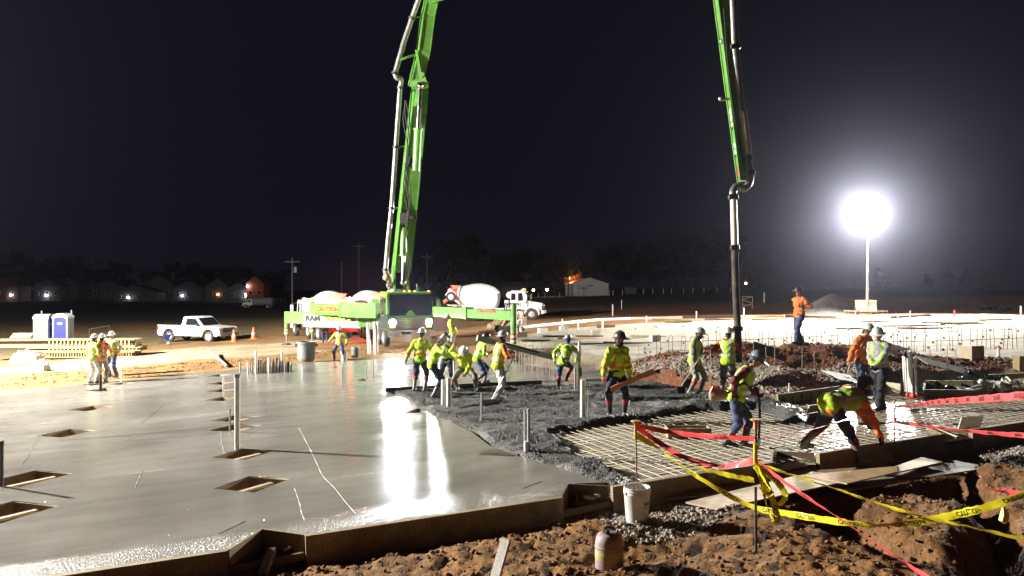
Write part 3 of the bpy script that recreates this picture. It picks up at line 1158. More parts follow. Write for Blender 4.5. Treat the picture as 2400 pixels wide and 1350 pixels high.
for i, nn in enumerate((n1, n2, n3, n4)):
    a, m_, b = [Vector((*p, 0)) for p in nn]
    z0 = float(plane(a.x))
    t = thing('corner_form', ['notched corner form with an upright wood block, at the bottom of the slab',
                              'dark notched corner form left of the white bucket',
                              'notched corner form left of the bending worker boots',
                              'notched corner form under the red tape at right'][i], 'form box', (a.x, a.y, z0), 0, 'notched corner forms at the slab edge')
    for (p, q) in ((a, m_), (m_, b)):
        d = (q - p).normalized()
        MB().beam((p - a) + Vector((0, 0, -.155)) + d * .01, (q - a) + Vector((0, 0, float(plane(q.x)) - z0 - .155)) - d * .02, .022, .33).build('side_board', 'wooddark' if i else 'wood', t)
    mid = (a + b) / 2 - a
    back = (m_ - a)
    MB().beam(Vector((0, 0, -.24)), (b - a) + Vector((0, 0, -.22)), .05, .09).build('waler', 'wooddark', t)
    if i == 0:
        MB().beam(mid * .95 + back * .2 + Vector((0, 0, -.12)), mid * .98 - Vector((0, .28, .30)) + back * .1, .10, .075).build('wood_block', 'woodpale', t)
        MB().beam(mid * 1.15 + back * .35 + Vector((0, 0, -.17)), mid * 1.6 + back * .3 + Vector((0, 0, -.13)), .05, .03).build('wood_scrap', 'woodpale', t)
    else:
        MB().beam(mid * .8 + back * .3 + Vector((0, 0, -.10)), mid * 1.25 + back * .25 + Vector((0, 0, -.14)), .09, .05).build('wood_block', 'wood', t)
        MB().beam(mid * 1.3 + back * .3 + Vector((0, 0, -.12)), mid * 1.75 + back * .2 + Vector((0, 0, -.12)), .05, .04).build('wood_scrap', 'woodpale', t)
    for k in range(2):
        p = mid * (.7 + .6 * k) - Vector((-.05, .12, 0))
        MB().tube([(p.x, p.y, -.62), (p.x, p.y, -.25)], .011, 6).build('form_stake', 'darkmetal', t)

# back forms of the rebar bed
def board(p, q, w, h, mname, label, name='form_board', cat='form board', group='boards behind the rebar bed', ribs=0):
    p = Vector(p)
    q = Vector(q)
    t = thing(name, label, cat, p, 0, group)
    MB().beam((0, 0, 0), q - p, w, h).build('plank', mname, t)
    d = (q - p)
    s = Vector((d.y, -d.x, 0)).normalized()
    for i in range(ribs):
        c = d * ((i + .5) / ribs) + s * (w / 2 + .03)
        MB().beam(c - Vector((0, 0, h * .5)), c + Vector((0, 0, h * .3)), .05, .055, up=(s.x, s.y, 0)).build('cleat', 'lumberlime', t)
    return t


def on(u, v, up=0.0):
    p = G(u, v)
    p.z = float(plane(p.x)) + up
    return p


board(on(1822, 941, .02), on(2012, 913, .02), .05, .30, 'lumberlime', 'ribbed form board between poured concrete and gravel heap', ribs=9)
board(on(2055, 905, .02), on(2112, 913, .02), .05, .26, 'woodpale', 'short pale form board left of the conduit cluster')
board(on(2062, 902, .06), on(2110, 893, .03), .05, .20, 'wooddark', 'short dark form board behind the conduit cluster')
board(on(1895, 962, .0), on(1945, 955, .0), .05, .22, 'woodpale', 'short form board beside the bending worker back')
board(on(1895, 978, -.02), on(1950, 968, -.02), .05, .20, 'wooddark', 'dark stub form board by the bending worker hip')
board(on(2310, 893, .1), on(2480, 884, .1), .05, .14, 'lumberlime', 'long form board at the right edge above torn plastic')

# open wooden box standing in the rebar bed
c = on(1612, 1012, -.02)
t = thing('wooden_box', 'open wooden box with centre divider standing in rebar mat', 'form box', c, math.atan2(E.y, E.x) - .38)
for (p, q) in (((-.42, -.16), (.42, -.16)), ((-.42, .16), (.42, .16)), ((-.42, -.16), (-.42, .16)), ((.42, -.16), (.42, .16))):
    MB().beam((p[0], p[1], 0), (q[0], q[1], 0), .025, .24).build('side_board', 'wood', t)
MB().beam((0, -.17, .06), (.06, .17, .06), .1, .04).build('divider', 'woodpale', t)

# ------------------------------------------------------------------ rebar mat
def clip_line(p, d, poly, s0, s1, step=.03):
    s = np.arange(s0, s1, step)
    x = p.x + d.x * s
    y = p.y + d.y * s
    ok = sdf(poly, x, y) < -.06
    runs, st = [], None
    for i, k in enumerate(ok):
        if k and st is None:
            st = i
        if (not k or i == len(ok) - 1) and st is not None:
            if s[i] - s[st] > .4:
                runs.append((s[st], s[i]))
            st = None
    return runs


rm = thing('rebar_mat', 'crossing steel rebar mat over the unpoured bed', 'rebar', (_O.x, _O.y, float(plane(_O.x))))
rnd = random.Random(3)
mwr = mw(rm)
for fam, (d, s, n_, sp, lo, hi, up) in enumerate(((N, E, 84, .205, -.3, 6.2, -.072), (E, N, 27, .205, -.5, 18.2, -.088))):
    for i in range(n_):
        o = _O + s * (.12 + i * sp + rnd.uniform(-.018, .018))
        for (a, b) in clip_line(o, d, BED, lo, hi):
            pts = []
            k = max(3, int((b - a) / .9))
            for j in range(k + 1):
                q = o + d * (a + (b - a) * j / k) + s * rnd.uniform(-.012, .012)
                q.z = float(plane(q.x)) + up + rnd.uniform(-.012, .014)
                pts.append(q)
            MB().tube(pts, .0072, 5, caps=False).build('rebar', 'rust', rm, True, world_of=mwr)

# wet vapour sheet under the mat
M['vapour'] = mat('wet_vapour_sheet', (.66, .60, .46), .28, var=.3, scale=1.6, bump=.012, bscale=7, dirt=.35, dirtcol=(.25, .17, .10))


def vap_z(X, Y):
    return plane(X) - .103 + .012 * fbm(X * 1.7, Y * 1.7, 91, 4) + .006 * np.abs(fbm(X * 5, Y * 5, 92, 3)) - .05 * sstep(-.15, .0, sdf(BED, X, Y))


tag(link('vapour_sheet', grid_patch('vapour_sheet', 0, 19, 10.6, 23.5, .09, lambda X, Y: sdf(BED, X, Y) < -.02, vap_z, M['vapour'])), 'wet pale sheet spread on the ground under the rebar mat', 'ground sheet')
# ------------------------------------------------------------------ light towers
def light_tower(loc, label, aim, watts, mast_h, lamp_r=.26, spot=None):
    t = thing('light_tower', label, 'light tower', loc, 0)
    MB().box((0, 0, .72), (1.25, .9, .78)).box((0, 0, 1.125), (1.29, .94, .03)).build('generator_box', 'white', t)
    fr = MB().box((0, 0, .28), (1.4, 1.0, .08))
    fr.beam((-1.55, -.35, .3), (1.55, -.35, .3), .07, .07)
    fr.beam((-1.55, .35, .3), (1.55, .35, .3), .07, .07)
    fr.build('chassis', 'steel', t)
    for sx in (-1.5, 1.5):
        for sy in (-.35, .35):
            MB().tube([(sx, sy, -.05), (sx, sy, .42)], .03, 6).box((sx, sy, -.05), (.18, .18, .03)).build('jack', 'steel', t)
    for sx in (-.72, .72):
        w = MB().lathe([(.12, -.09), (.28, -.09), (.31, -.05), (.31, .05), (.28, .09), (.12, .09)], 14, Matrix.Translation((sx, .0, .27)) @ Matrix.Rotation(R(90), 4, 'Y'))
        w.build('wheel', 'rubber', t, True)
    for i in range(4):
        z0 = .3 + (mast_h - .3) * i / 4
        MB().box((-.12, -.52, z0 + mast_h / 8 + .05), (.15 - .025 * i, .15 - .025 * i, mast_h / 4 + .1)).build('mast_section', 'greypipe', t)
    MB().tube(spline([(-.12 + .08 * math.sin(k * 2.1), -.62, .6 + k * (mast_h - .6) / 9) for k in range(10)], 4), .02, 5).build('coil_cable', 'black', t)
    MB().box((-.12, -.52, mast_h + .05), (1.2, .08, .08)).box((-.12, -.52, mast_h + .68), (1.2, .08, .08)).box((-.12, -.52, mast_h + .37), (.09, .09, .7)).build('crossbar', 'pole', t)
    ax = Vector(aim) - (Vector(loc) + Vector((0, 0, mast_h)))
    yaw = math.atan2(-ax.x, ax.y)
    for i, (dx, dz) in enumerate(((-.42, .34), (.42, .34), (-.42, .98), (.42, .98))):
        rot = Matrix.Translation((-.12 + dx, -.52, mast_h + dz)) @ Matrix.Rotation(yaw, 4, 'Z') @ Matrix.Rotation(R(-14), 4, 'X')
        h = MB().lathe([(.08, -.22), (.2, -.12), (lamp_r + .02, .0), (lamp_r, .02)], 16, rot @ Matrix.Rotation(R(-90), 4, 'X'))
        ho = h.build('lamp_head', 'steel', t, True)
        MB().lathe([(lamp_r * .96, 0), (lamp_r * .7, .03), (.02, .045)], 16, rot @ Matrix.Translation((0, .015, 0)) @ Matrix.Rotation(R(-90), 4, 'X')).build('lamp_lens', 'lampwhite', ho, True)
        p = rot @ Vector((0, .36, 0))
        lamp('flood_lamp', 'SPOT' if spot else 'POINT', p, watts, (1, .955, .88), .22, ho, (p + ax * 1.0) if spot else None, spot or 100, .6)
    return t


p = G(2029, 736)
RT = Vector((p.x, p.y, gz(p.x, p.y)))
light_tower(RT, 'light tower with white generator box and glaring lamps before the gravel pile', (RT.x - 16, RT.y - 17, -4.5), TOWER_RIGHT_W, 7.25, spot=172)
LT = Vector((-33.0, 26.0, gz(-33.0, 26.0)))
light_tower(LT, 'light tower standing beyond the left end of the slab', (-2, 18, 0), TOWER_LEFT_W, 11.2)
# ------------------------------------------------------------------ vehicles
def wheel(parent, loc, r, w, side=1, name='wheel', rimmat='rim', world=None):
    """axle along local x; side +1 shows the rim towards +x"""
    T = Matrix.Translation(loc) @ Matrix.Rotation(R(90) * side, 4, 'Y')
    hub = MB().lathe([(r * .16, -w * .3), (r * .18, w * .36), (r * .10, w * .44), (.01, w * .44)], 10, T)
    h = hub.build(name, 'rim', parent, True)
    t = MB().lathe([(r * .58, -w / 2), (r * .86, -w / 2), (r * .97, -w * .4), (r, -w * .3), (r, -w * .04), (r * .985, -w * .03), (r * .985, w * .03), (r, w * .04), (r, w * .3), (r * .97, w * .4), (r * .86, w / 2), (r * .58, w / 2)], 22, T, caps=False)
    t.build('tyre', 'rubber', h, True)
    rm_ = MB().lathe([(r * .58, -w / 2), (r * .56, w * .48), (r * .5, w * .42), (r * .44, w * .16), (r * .2, w * .22)], 16, T)
    for k in range(8):
        a = k * math.pi / 4
        rm_.ball((r * .32 * math.cos(a), r * .32 * math.sin(a), w * .21), r * .035, 5, 4, 0, T)
    rm_.build('rim', rimmat, h, True)
    return h


def side_panel(poly, x, th, mname, name, parent, mirror=False):
    """polygon in (y, z) extruded along x"""
    for s in ((1, -1) if mirror else (1,)):
        T = frame((x * s, 0, 0), (0, 1, 0), (0, 0, 1))
        MB().prism(poly, -th / 2, th / 2, T).build(name, mname, parent)


def yz_prism(mb, poly, x0, x1, mi=0):
    T = frame((0, 0, 0), (0, 1, 0), (0, 0, 1))
    return mb.prism(poly, x0, x1, T, mi)


# ---- the concrete pump truck
pf = G(962, 816)
pump = thing('pump_truck', 'green concrete pump truck with headlights on and its boom raised', 'pump truck', (pf.x, pf.y, gz(pf.x, pf.y) + .02), math.atan2(-.36, -.933))
PM = mw(pump)
PI_ = PM.inverted()
cabm = MB()
yz_prism(cabm, [(-.02, .95), (.02, 1.62), (-.04, 1.74), (-.22, 2.86), (-.38, 2.98), (-2.0, 2.98), (-2.08, 2.9), (-2.08, .95)], -1.22, 1.22)
cab = cabm.build('cab', 'green', pump)
MB().add([(-1.13, -.03, 1.70), (1.13, -.03, 1.70), (1.12, -.225, 2.83), (-1.12, -.225, 2.83), (-1.13, -.005, 1.70), (1.13, -.005, 1.70), (1.12, -.20, 2.83), (-1.12, -.20, 2.83)],
         [(0, 3, 2, 1), (4, 5, 6, 7), (0, 1, 5, 4), (1, 2, 6, 5), (2, 3, 7, 6), (3, 0, 4, 7)]).build('windshield', 'glass', cab)
for s in (-1, 1):
    MB().beam((s * 1.17, -.01, 1.66), (s * 1.15, -.20, 2.88), .11, .06, (0, 1, 0)).build('windshield_pillar', 'chrome', cab)
    MB().box((s * 1.225, -1.0, 2.2), (.02, 1.05, .85)).build('side_window', 'glass', cab)
    MB().box((s * 1.228, -1.02, 1.38), (.03, 1.9, .80)).build('side_skirt', 'black', cab)  # black panel added over the lower cab side to make it dark
    MB().box((s * 1.232, -1.75, 2.3), (.03, .5, .9)).build('side_vent', 'grille', cab)
    MB().beam((s * .2, .0, 1.79), (s * .75, -.06, 2.05), .03, .02).build('wiper', 'black', cab)
    mr = MB().box((s * 1.52, .05, 2.25), (.24, .1, .62)).build('mirror', 'chrome', cab)
    MB().tube([(s * 1.2, -.1, 2.7), (s * 1.5, .03, 2.7), (s * 1.52, .05, 1.75), (s * 1.2, -.1, 1.75)], .018, 6).ball((s * 1.52, .06, 1.78), (.1, .08, .1), 8, 6).build('mirror_bracket', 'chrome', mr)
MB().box((0, .01, 1.645), (2.36, .06, .10)).build('trim_band', 'green', cab)
tri = MB().prism([(-.28, 0), (.28, 0), (.06, .26), (-.06, .26)], -.02, .02, frame((0, .03, 1.72), (1, 0, 0), (0, 0, 1)))
tri.build('badge_plate', 'green', cab)
gm = MB().box((0, .03, 1.3), (2.3, .09, .62))
g_ = gm.build('grille', 'grille', cab)
for k in range(7):
    MB().box((0, .085, 1.06 + k * .08), (1.5, .02, .025)).build('grille_bar', 'chrome', g_)
bm_ = MB().box((0, .14, .78), (2.5, .22, .36)).box((0, .1, .46), (2.2, .1, .26))
bp_ = bm_.build('bumper', 'chrome', cab)
MB().box((.3, .26, .8), (.5, .03, .14)).box((-.55, .26, .78), (.5, .03, .1)).build('plate_recess', 'black', bp_)
for s in (-1, 1):
    MB().box((s * .8, .26, .76), (.3, .03, .2)).build('step_plate', 'steel', bp_)
    hl = MB().lathe([(.19, -.03), (.2, .02), (.15, .03)], 14, frame((s * .98, .08, 1.36), (1, 0, 0), (0, 0, 1)).to_4x4()).build('headlight', 'chrome', cab, True)
    MB().lathe([(.185, .0), (.13, .045), (.01, .06)], 14, frame((s * .98, .10, 1.36), (-1, 0, 0), (0, 0, 1))).build('headlight_lens', 'headlamp', hl, True)
    MB().box((s * .98, .1, 1.12), (.26, .05, .07)).build('turn_signal', 'amberlamp', cab)
    q = PM @ Vector((s * .98, .34, 1.36))
    tg = PM @ Vector((s * 1.1 + 2.2, 16, -.9))
    lo = lamp('headlamp', 'SPOT', q, HEADLIGHT_W, (.93, .96, 1), .13, None, tg, 56, 1.0)
    mloc = PI_ @ (Matrix.Translation(lo.location) @ lo.rotation_euler.to_matrix().to_4x4())
    lo.parent = hl
    lo.matrix_local = mloc
for x in (-1.05, -.28, 0, .28, 1.02, 1.14):
    MB().ball((x, -.24, 3.0), (.05, .05, .035), 8, 5).build('marker_light', 'amberlamp', cab)
MB().box((0, -.24, 2.9), (2.3, .1, .07)).build('sun_visor', 'green', cab)
MB().tube([(.9, -1.2, 2.98), (.9, -1.2, 3.25)], .05, 8).ball((.9, -1.2, 3.32), (.17, .12, .09), 8, 6).build('roof_beacon', 'steel', cab)
fr = MB()
for s in (-1, 1):
    fr.beam((s * .45, -.5, .82), (s * .45, -9.6, .82), .12, .26)
fr.box((0, -5.9, 1.08), (2.1, 7.2, .22))
fr.build('chassis', 'darkmetal', pump)
dk = MB().box((0, -5.6, 1.42), (2.4, 6.4, .42))
dk.box((-1.0, -4.2, 1.85), (.4, 2.4, .5)).box((1.0, -4.2, 1.85), (.4, 2.4, .5))
dk.build('deck', 'green', pump)
MB().box((0, -6.4, 1.95), (1.3, 3.6, .6)).build('hopper_housing', 'grille', pump)
MB().box((.6, -2.7, 2.45), (1.0, .3, .55)).box((-.9, -2.6, 2.3), (.3, .4, .8)).build('tool_locker', 'white', pump)
hp = MB().lathe([(.35, 0), (.85, .55), (.9, .7)], 4, Matrix.Translation((0, -9.3, .7)) @ Matrix.Rotation(R(45), 4, 'Z')).build('hopper', 'green', pump)
for y in (-1.25, -2.75, -6.2, -7.35, -8.5):
    for s in (-1, 1):
        wheel(pump, (s * 1.05, y, .53), .53, .34, s)
        if y < -3:
            pass
for s in (-1, 1):
    MB().tube(arc(0, (s * 1.06, -1.25, .53), .66, 0.1, math.pi - .1, (0, 1, 0), (0, 0, 1), 8), .05, 6).build('fender', 'green', pump)
MB().lathe([(.16, 0), (.17, .05), (.17, 1.1), (.1, 1.2)], 12, Matrix.Translation((1.0, -2.4, 1.7))).build('air_cleaner', 'black', pump, True)
MB().tube([(-1.0, -2.45, 1.4), (-1.0, -2.45, 3.2), (-1.0, -2.6, 3.35)], .075, 10).build('exhaust_stack', 'chrome', pump, True)
for s in (-1, 1):
    MB().box((s * 1.12, -4.4, 1.0), (.5, 1.9, .42)).build('side_tank', 'grille', pump)
# turret and boom, laid out in the world
def W(p):
    return PI_ @ Vector(p)


tb = PM @ Vector((0, -2.75, 0))
MB().lathe([(.75, 1.55), (.75, 1.8), (.5, 2.0), (.5, 2.9), (.62, 2.95), (.62, 3.1)], 18, Matrix.Translation((0, -2.75, 0))).build('turret', 'grille', pump, True)
base = Vector((tb.x, tb.y, gz(tb.x, tb.y)))
b0 = P(940, 650, 42.3)
b0.z += .3
for s in (-1, 1):
    ex = Vector((.93, .36, 0))
    o = b0 + ex * (.42 * s)
    pts = [Vector((o.x, o.y, 3.0 + .1)) + ex * s * .25 - Vector((0, 0, .1)), Vector((o.x, o.y, 3.0)) + Vector((-.3, .9, 0)), o + Vector((0, 0, .35))]
    MB().beam(Vector((base.x, base.y, base.z + 3.0)) + ex * (.38 * s), o + Vector((0, 0, .3)), .12, 1.25, (-.36, .93, 0), h2=.35).build('turret_plate', 'green', pump, world_of=PM)
e1 = P(986, 190, 41.0)
e2 = P(1045, -260, 38.5)
e2b = P(1190, -560, 36.0)
e3 = Vector((6.4, 21.6, 24.0))
tip = P(1742, 424, 20.0)
tip0 = P(1690, -30, 20.3)
top4 = tip0 + (tip0 - tip) * .75

def boom_box(name, pts, w0, w1, h0, h1, mname='green', up=(-.36, .93, 0)):
    """box girder of several lengths with raised flange plates"""
    root = None
    n = len(pts) - 1
    for i in range(n):
        t0, t1 = i / n, (i + 1) / n
        mb = MB()
        d = (Vector(pts[i + 1]) - Vector(pts[i])).normalized()
        a = Vector(pts[i]) - d * (.0 if i == 0 else .03)
        wa, wb = w0 + (w1 - w0) * t0, w0 + (w1 - w0) * t1
        ha, hb = h0 + (h1 - h0) * t0, h0 + (h1 - h0) * t1
        mb.beam(a, pts[i + 1], wa, ha, up, w2=wb, h2=hb)
        sd = d.cross(Vector(up)).normalized()
        u2 = sd.cross(d).normalized()
        for k in (-1, 1):
            for g in (-1, 1):
                mb.beam(a + sd * k * wa * .5 + u2 * g * ha * .5, Vector(pts[i + 1]) + sd * k * wb * .5 + u2 * g * hb * .5, .05, .07, up)
        o = mb.build(name if i == 0 else 'boom_piece', mname, root or pump, world_of=PM)
        root = root or o
    return root


d1 = (e1 - b0).normalized()
s1 = boom_box('boom_section', [b0, b0 + d1 * 5.2, b0 + d1 * 9.5, e1], .88, .70, .95, .72)
s2 = boom_box('boom_section', [P(972, 205, 41.1), P(992, 120, 40.6), P(1003, 35, 40.2), P(1035, -110, 39.0), e2], .62, .55, .72, .6)
s3 = boom_box('boom_section', [e2 + Vector((.6, -.2, .2)), e2b, Vector((0, 30, 30)), e3], .5, .42, .55, .45)
s4 = boom_box('boom_section', [top4, tip0, tip0 + (tip - tip0) * .55, tip], .40, .20, .48, .24, up=(0, 1, 0))
# hydraulic rams
def ram(p, q, r, split=.55):
    p, q = Vector(p), Vector(q)
    m_ = p + (q - p) * split
    o = MB().tube([p, m_], r, 10).tube([m_ - (q - p).normalized() * .1, m_], r * 1.2, 10).build('ram_barrel', 'green', pump, True, world_of=PM)
    MB().tube([m_, q], r * .5, 10).ball(q, r * .9, 8, 6).build('ram_rod', 'chrome', o, True, world_of=PM)


yo = Vector((.28, -.75, 0))
ram(P(975, 400, 40.9), P(985, 200, 40.2), .22, .50)
ram(P(946, 535, 41.5), P(945, 662, 41.2), .20, .52)
MB().beam(P(957, 390, 41.0), P(969, 372, 41.0), .45, .42).build('ram_mount', 'black', pump, world_of=PM)  # black blocks, here and next, stand in for the shade in the boom recesses
MB().box(P(947, 512, 41.3), (.42, .4, .6)).box(P(962, 510, 41.2), (.7, .1, .12)).build('ram_mount', 'black', pump, world_of=PM)
for (u, v, yy) in ((984, 196, 40.5), (1022, -10, 39.4)):
    MB().tube([P(u - 20, v + 6, yy), P(u + 16, v - 4, yy)], .3, 12).build('boom_joint', 'green', pump, True, world_of=PM)
MB().beam(P(972, 250, 40.6), P(990, 170, 40.4), .16, .34, (0, 1, 0)).beam(P(985, 176, 40.4), P(976, 118, 40.3), .14, .26, (0, 1, 0)).build('boom_link', 'green', pump, world_of=PM)
# hoses dressed along the girder
for k in range(3):
    pts = [P(957 - 3 * k + 6 * math.sin(j * 1.7 + k), 655 - j * 42, 41.6 - .1 * j - .3) for j in range(11)]
    MB().tube(spline(pts, 3), .03, 5).build('hydraulic_hose', 'black', pump, True, world_of=PM)
# delivery pipeline on the left of the boom
def pipeline(pts, r, name='delivery_pipe', mname='steel', coup=()):
    o = MB().tube(pts, r, 12).build(name, mname, pump, True, world_of=PM)
    for c_ in coup:
        p = Vector(pts[c_])
        q = Vector(pts[min(c_ + 1, len(pts) - 1)])
        if c_ == len(pts) - 1:
            q = p + (p - Vector(pts[c_ - 1]))
        d = (q - p).normalized()
        MB().tube([p - d * .07, p - d * .05, p + d * .05, p + d * .07], [r * 1.12, r * 1.45, r * 1.45, r * 1.12], 12).box(p + d.orthogonal().normalized() * r * 1.5, (.06, .06, .1)).build('coupling', 'darkmetal', o, True, world_of=PM)
    return o


pipeline([P(904, 632, 41.2), P(910, 560, 41.1), P(918, 488, 41.0), P(928, 345, 40.9), P(938, 205, 40.8), P(941, 190, 40.7)], .135, coup=(0, 2, 3, 4))
pipeline(spline([P(941, 190, 40.7), P(938, 184, 40.6), P(930, 182, 40.5), P(926, 172, 40.4)], 4), .15, 'pipe_bend')
pipeline([P(926, 172, 40.4), P(948, 95, 40.2), P(966, 42, 40.0), P(984, -8, 39.6), P(1040, -200, 38.4)], .145, coup=(0, 2))
MB().tube([P(966, 42, 40.0), P(990, 38, 40.1)], .05, 6).tube([P(940, 140, 40.2), P(955, 134, 40.2), P(975, 128, 40.5)], .06, 6).tube([P(928, 345, 40.9), P(948, 343, 41)], .04, 6).tube([P(918, 488, 41), P(936, 487, 41)], .04, 6).build('pipe_bracket', 'green', pump, True, world_of=PM)
bend = spline([P(904, 632, 41.2), P(905, 640, 41.2), P(911, 647, 41.3), P(913, 660, 41.5), P(912, 672, 41.8)], 4)
pipeline(bend, .16, 'pipe_bend', 'rust')
MB().ball(P(905, 650, 41.0), (.2, .18, .2), 8, 6).build('pipe_swivel', 'tan', pump, True, world_of=PM)
# pipeline of the last boom section and the drop hose
yd = Vector((.12, -.05, 0))
pipeline([P(1716, -60, 20.0), P(1723, 110, 20.0), P(1737, 262, 20.0), P(1752, 372, 20.0)], .10, coup=(1, 3))
MB().tube([P(1741, 262, 19.95), P(1753, 360, 19.95)], .105, 12).build('hose_sleeve', 'greypipe', pump, True, world_of=PM)
sb = spline([P(1752, 376, 20), P(1758, 405, 20), P(1756, 428, 20), P(1745, 442, 19.95), P(1735, 440, 19.9), P(1724, 438, 19.9), P(1718, 450, 19.85), P(1719, 466, 19.8)], 5)
pipeline(sb, .098, 'pipe_bend', coup=(5, len(sb) - 2))
dp = pipeline([P(1719, 466, 19.8), P(1722, 580, 19.8)], .088, 'drop_pipe', 'pvc', coup=(1,))
pipeline(spline([P(1722, 580, 19.8), P(1725, 690, 19.75), P(1729, 770, 19.7), P(1732, 850, 19.6)], 6), .092, 'end_hose', 'rubber', coup=(12,))
for (u, v, du) in ((1698, 97, 8), (1700, 232, 14)):
    MB().beam(P(u - du * .8, v + 2, 20.1), P(u + du + 8, v - 2, 20.1), .05, .06).ball(P(u - du * .8, v, 20.1), .06, 6, 5).build('boom_fitting', 'steel', pump, world_of=PM)
MB().tube(spline([P(1697, 20, 19.9), P(1704, 120, 19.85), P(1712, 200, 19.9), P(1720, 260, 19.9), P(1733, 330, 19.9), P(1745, 400, 19.9)], 5), .022, 5).build('hydraulic_hose', 'black', pump, True, world_of=PM)
# marking decals near the tip
for (v0, v1, m_) in ((258, 268, 'sheetwhite'), (272, 284, 'sheetwhite'), (290, 297, 'sheetwhite'), (300, 305, 'ink'), (336, 347, 'sheetwhite'), (352, 362, 'sheetwhite'), (364, 369, 'ink'), (392, 412, 'redplastic')):
    t_ = [(v_ + 30) / 454 for v_ in (v0, v1)]
    a, b = [tip0 + (tip - tip0) * x for x in t_]
    a = a + Vector((-.206 + .10 * t_[0], -.03, 0))
    b = b + Vector((-.206 + .10 * t_[1], -.03, 0))
    MB().beam(a, b, .012, .20, (0, 1, 0)).build('decal', m_, pump, world_of=PM)

# ---- outriggers
def outrigger(p0, p1, z0, z1, leg_top, leg_foot, h, box_w=.42, light=False):
    """arm from the truck (p0) to the leg (p1), both in plan; heights of its bottom and top"""
    a = Vector((p0[0], p0[1], (z0 + z1) / 2))
    b = Vector((p1[0], p1[1], (z0 + z1) / 2))
    arm = MB().beam(a, a + (b - a) * .52, box_w, (z1 - z0)).build('outrigger', 'green', pump, world_of=PM)
    MB().beam(a + (b - a) * .50, b, box_w * .8, (z1 - z0) * .82).build('telescopic_arm', 'green', arm, world_of=PM)
    MB().beam(a + (b - a) * .51, a + (b - a) * .53, box_w * 1.12, (z1 - z0) * 1.12).build('arm_collar', 'green', arm, world_of=PM)
    f = Vector((b.x, b.y, leg_foot))
    MB().tube([Vector((b.x, b.y, leg_top)), f + Vector((0, 0, (leg_top - leg_foot) * .3))], .15, 12).build('leg_housing', 'green', arm, True, world_of=PM)
    for i in range(4):
        z = leg_foot + (leg_top - leg_foot) * (.46 - .04 * i)
        MB().tube([Vector((b.x, b.y, z)), Vector((b.x, b.y, z + (leg_top - leg_foot) * .03))], .156, 12).build('warning_stripe', 'sheetwhite' if i % 2 else 'redplastic', arm, True, world_of=PM)
    MB().tube([f, f + Vector((0, 0, (leg_top - leg_foot) * .34))], .085, 10).build('leg_rod', 'chrome', arm, True, world_of=PM)
    MB().lathe([(.3, 0), (.3, .05), (.12, .09)], 14, Matrix.Translation(f)).build('foot_pad', 'darkmetal', arm, True, world_of=PM)
    return arm, a, b


def face_text(s, a, b, t, z, height, off, m_, parent, stretch=1.0, bold=.03, name='lettering'):
    d = Vector((b.x - a.x, b.y - a.y, 0)).normalized()
    if d.x < 0:
        d = -d
    nrm = Vector((d.y, -d.x, 0))
    c = a + (b - a) * t
    mb = MB()
    lettering(mb, s, height, frame(Vector((c.x, c.y, z)) + nrm * off, d, (0, 0, 1)), bold, stretch)
    return mb.build(name, m_, parent, world_of=PM)


def zat(v, Y):
    return 3 - (v - 675) / F * Y


lf = P(732, 808, 44.5)
q0 = PM @ Vector((1.2, -2.1, 0))
arm, a, b = outrigger((q0.x - .1, q0.y), (lf.x, lf.y), zat(741, 44), zat(708, 44), zat(706, 44.5), gz(lf.x, lf.y), 1)
face_text('CAUTION', a, b, .72, zat(724, 44.0), .30, .178, 'redink', arm, 1.15)
rf = P(1204, 828, 34.4)
q1 = PM @ Vector((-1.2, -.9, 0))
arm, a, b = outrigger((q1.x, q1.y), (rf.x, rf.y), zat(747, 37.3), zat(722, 37.3), zat(713, 34.4), gz(rf.x, rf.y), 1)
face_text('CAUTION', a, b, .75, zat(722.5, 35.9) - .12, .20, .178, 'redink', arm, 1.35)
lr = P(672, 803, 47.0)
q2 = PM @ Vector((1.0, -5.4, 0))
arm, a, b = outrigger((q2.x, q2.y), (lr.x, lr.y), zat(760, 47), zat(727, 47), zat(730, 47), gz(lr.x, lr.y), 1)
d = Vector((b.x - a.x, b.y - a.y, 0)).normalized()
nrm = Vector((-d.y, d.x, 0))
if nrm.y > 0:
    nrm = -nrm
s0, s1_ = P(712, 745, 44.55), P(846, 745, 43.0)
sg = MB().beam(Vector((s0.x, s0.y, zat(746, 44))), Vector((s1_.x, s1_.y, zat(746, 44))), .06, .50).build('sign_panel', 'sheetwhite', arm, world_of=PM)
MB().beam(Vector((s0.x, s0.y, zat(762, 44))), Vector((s1_.x, s1_.y, zat(762, 44))), .10, .24).build('sign_skirt', 'steel', sg, world_of=PM)
face_text('RAM', s0, s1_, .17, zat(746, 44), .34, .075, 'ink', sg, 1.15, .035)
face_text('CONCRETE PUMPING', s0, s1_, .62, zat(745, 44), .30, .075, 'ink', sg, .60, .012)
ym = MB().beam(s0 + (s1_ - s0) * .38 + Vector((0, -.035, zat(743.5, 44) - s0.z)), s0 + (s1_ - s0) * .86 + Vector((0, -.035, zat(743.5, 44) - s1_.z)), .012, .46)
ym.build('sign_stripe', 'tapelime', sg, world_of=PM) if 'tapelime' in M else None
rr_ = PM @ Vector((-3.6, -9.5, 0))
q3 = PM @ Vector((-1.0, -8.9, 0))
outrigger((q3.x, q3.y), (rr_.x, rr_.y), 1.3, 1.9, 2.1, gz(rr_.x, rr_.y), 1)
# green side body by the cab
for (u0, u1, v0, v1, Y, m_) in ((842, 872, 742, 766, 43.2, 'green'), (873, 893, 700, 738, 43.0, 'green'), (870, 890, 742, 768, 42.6, 'green')):
    c = P((u0 + u1) / 2, (v0 + v1) / 2, Y)
    MB().box(c, ((u1 - u0) / F * Y, .6, (v1 - v0) / F * Y)).build('side_locker', m_, pump, world_of=PM)

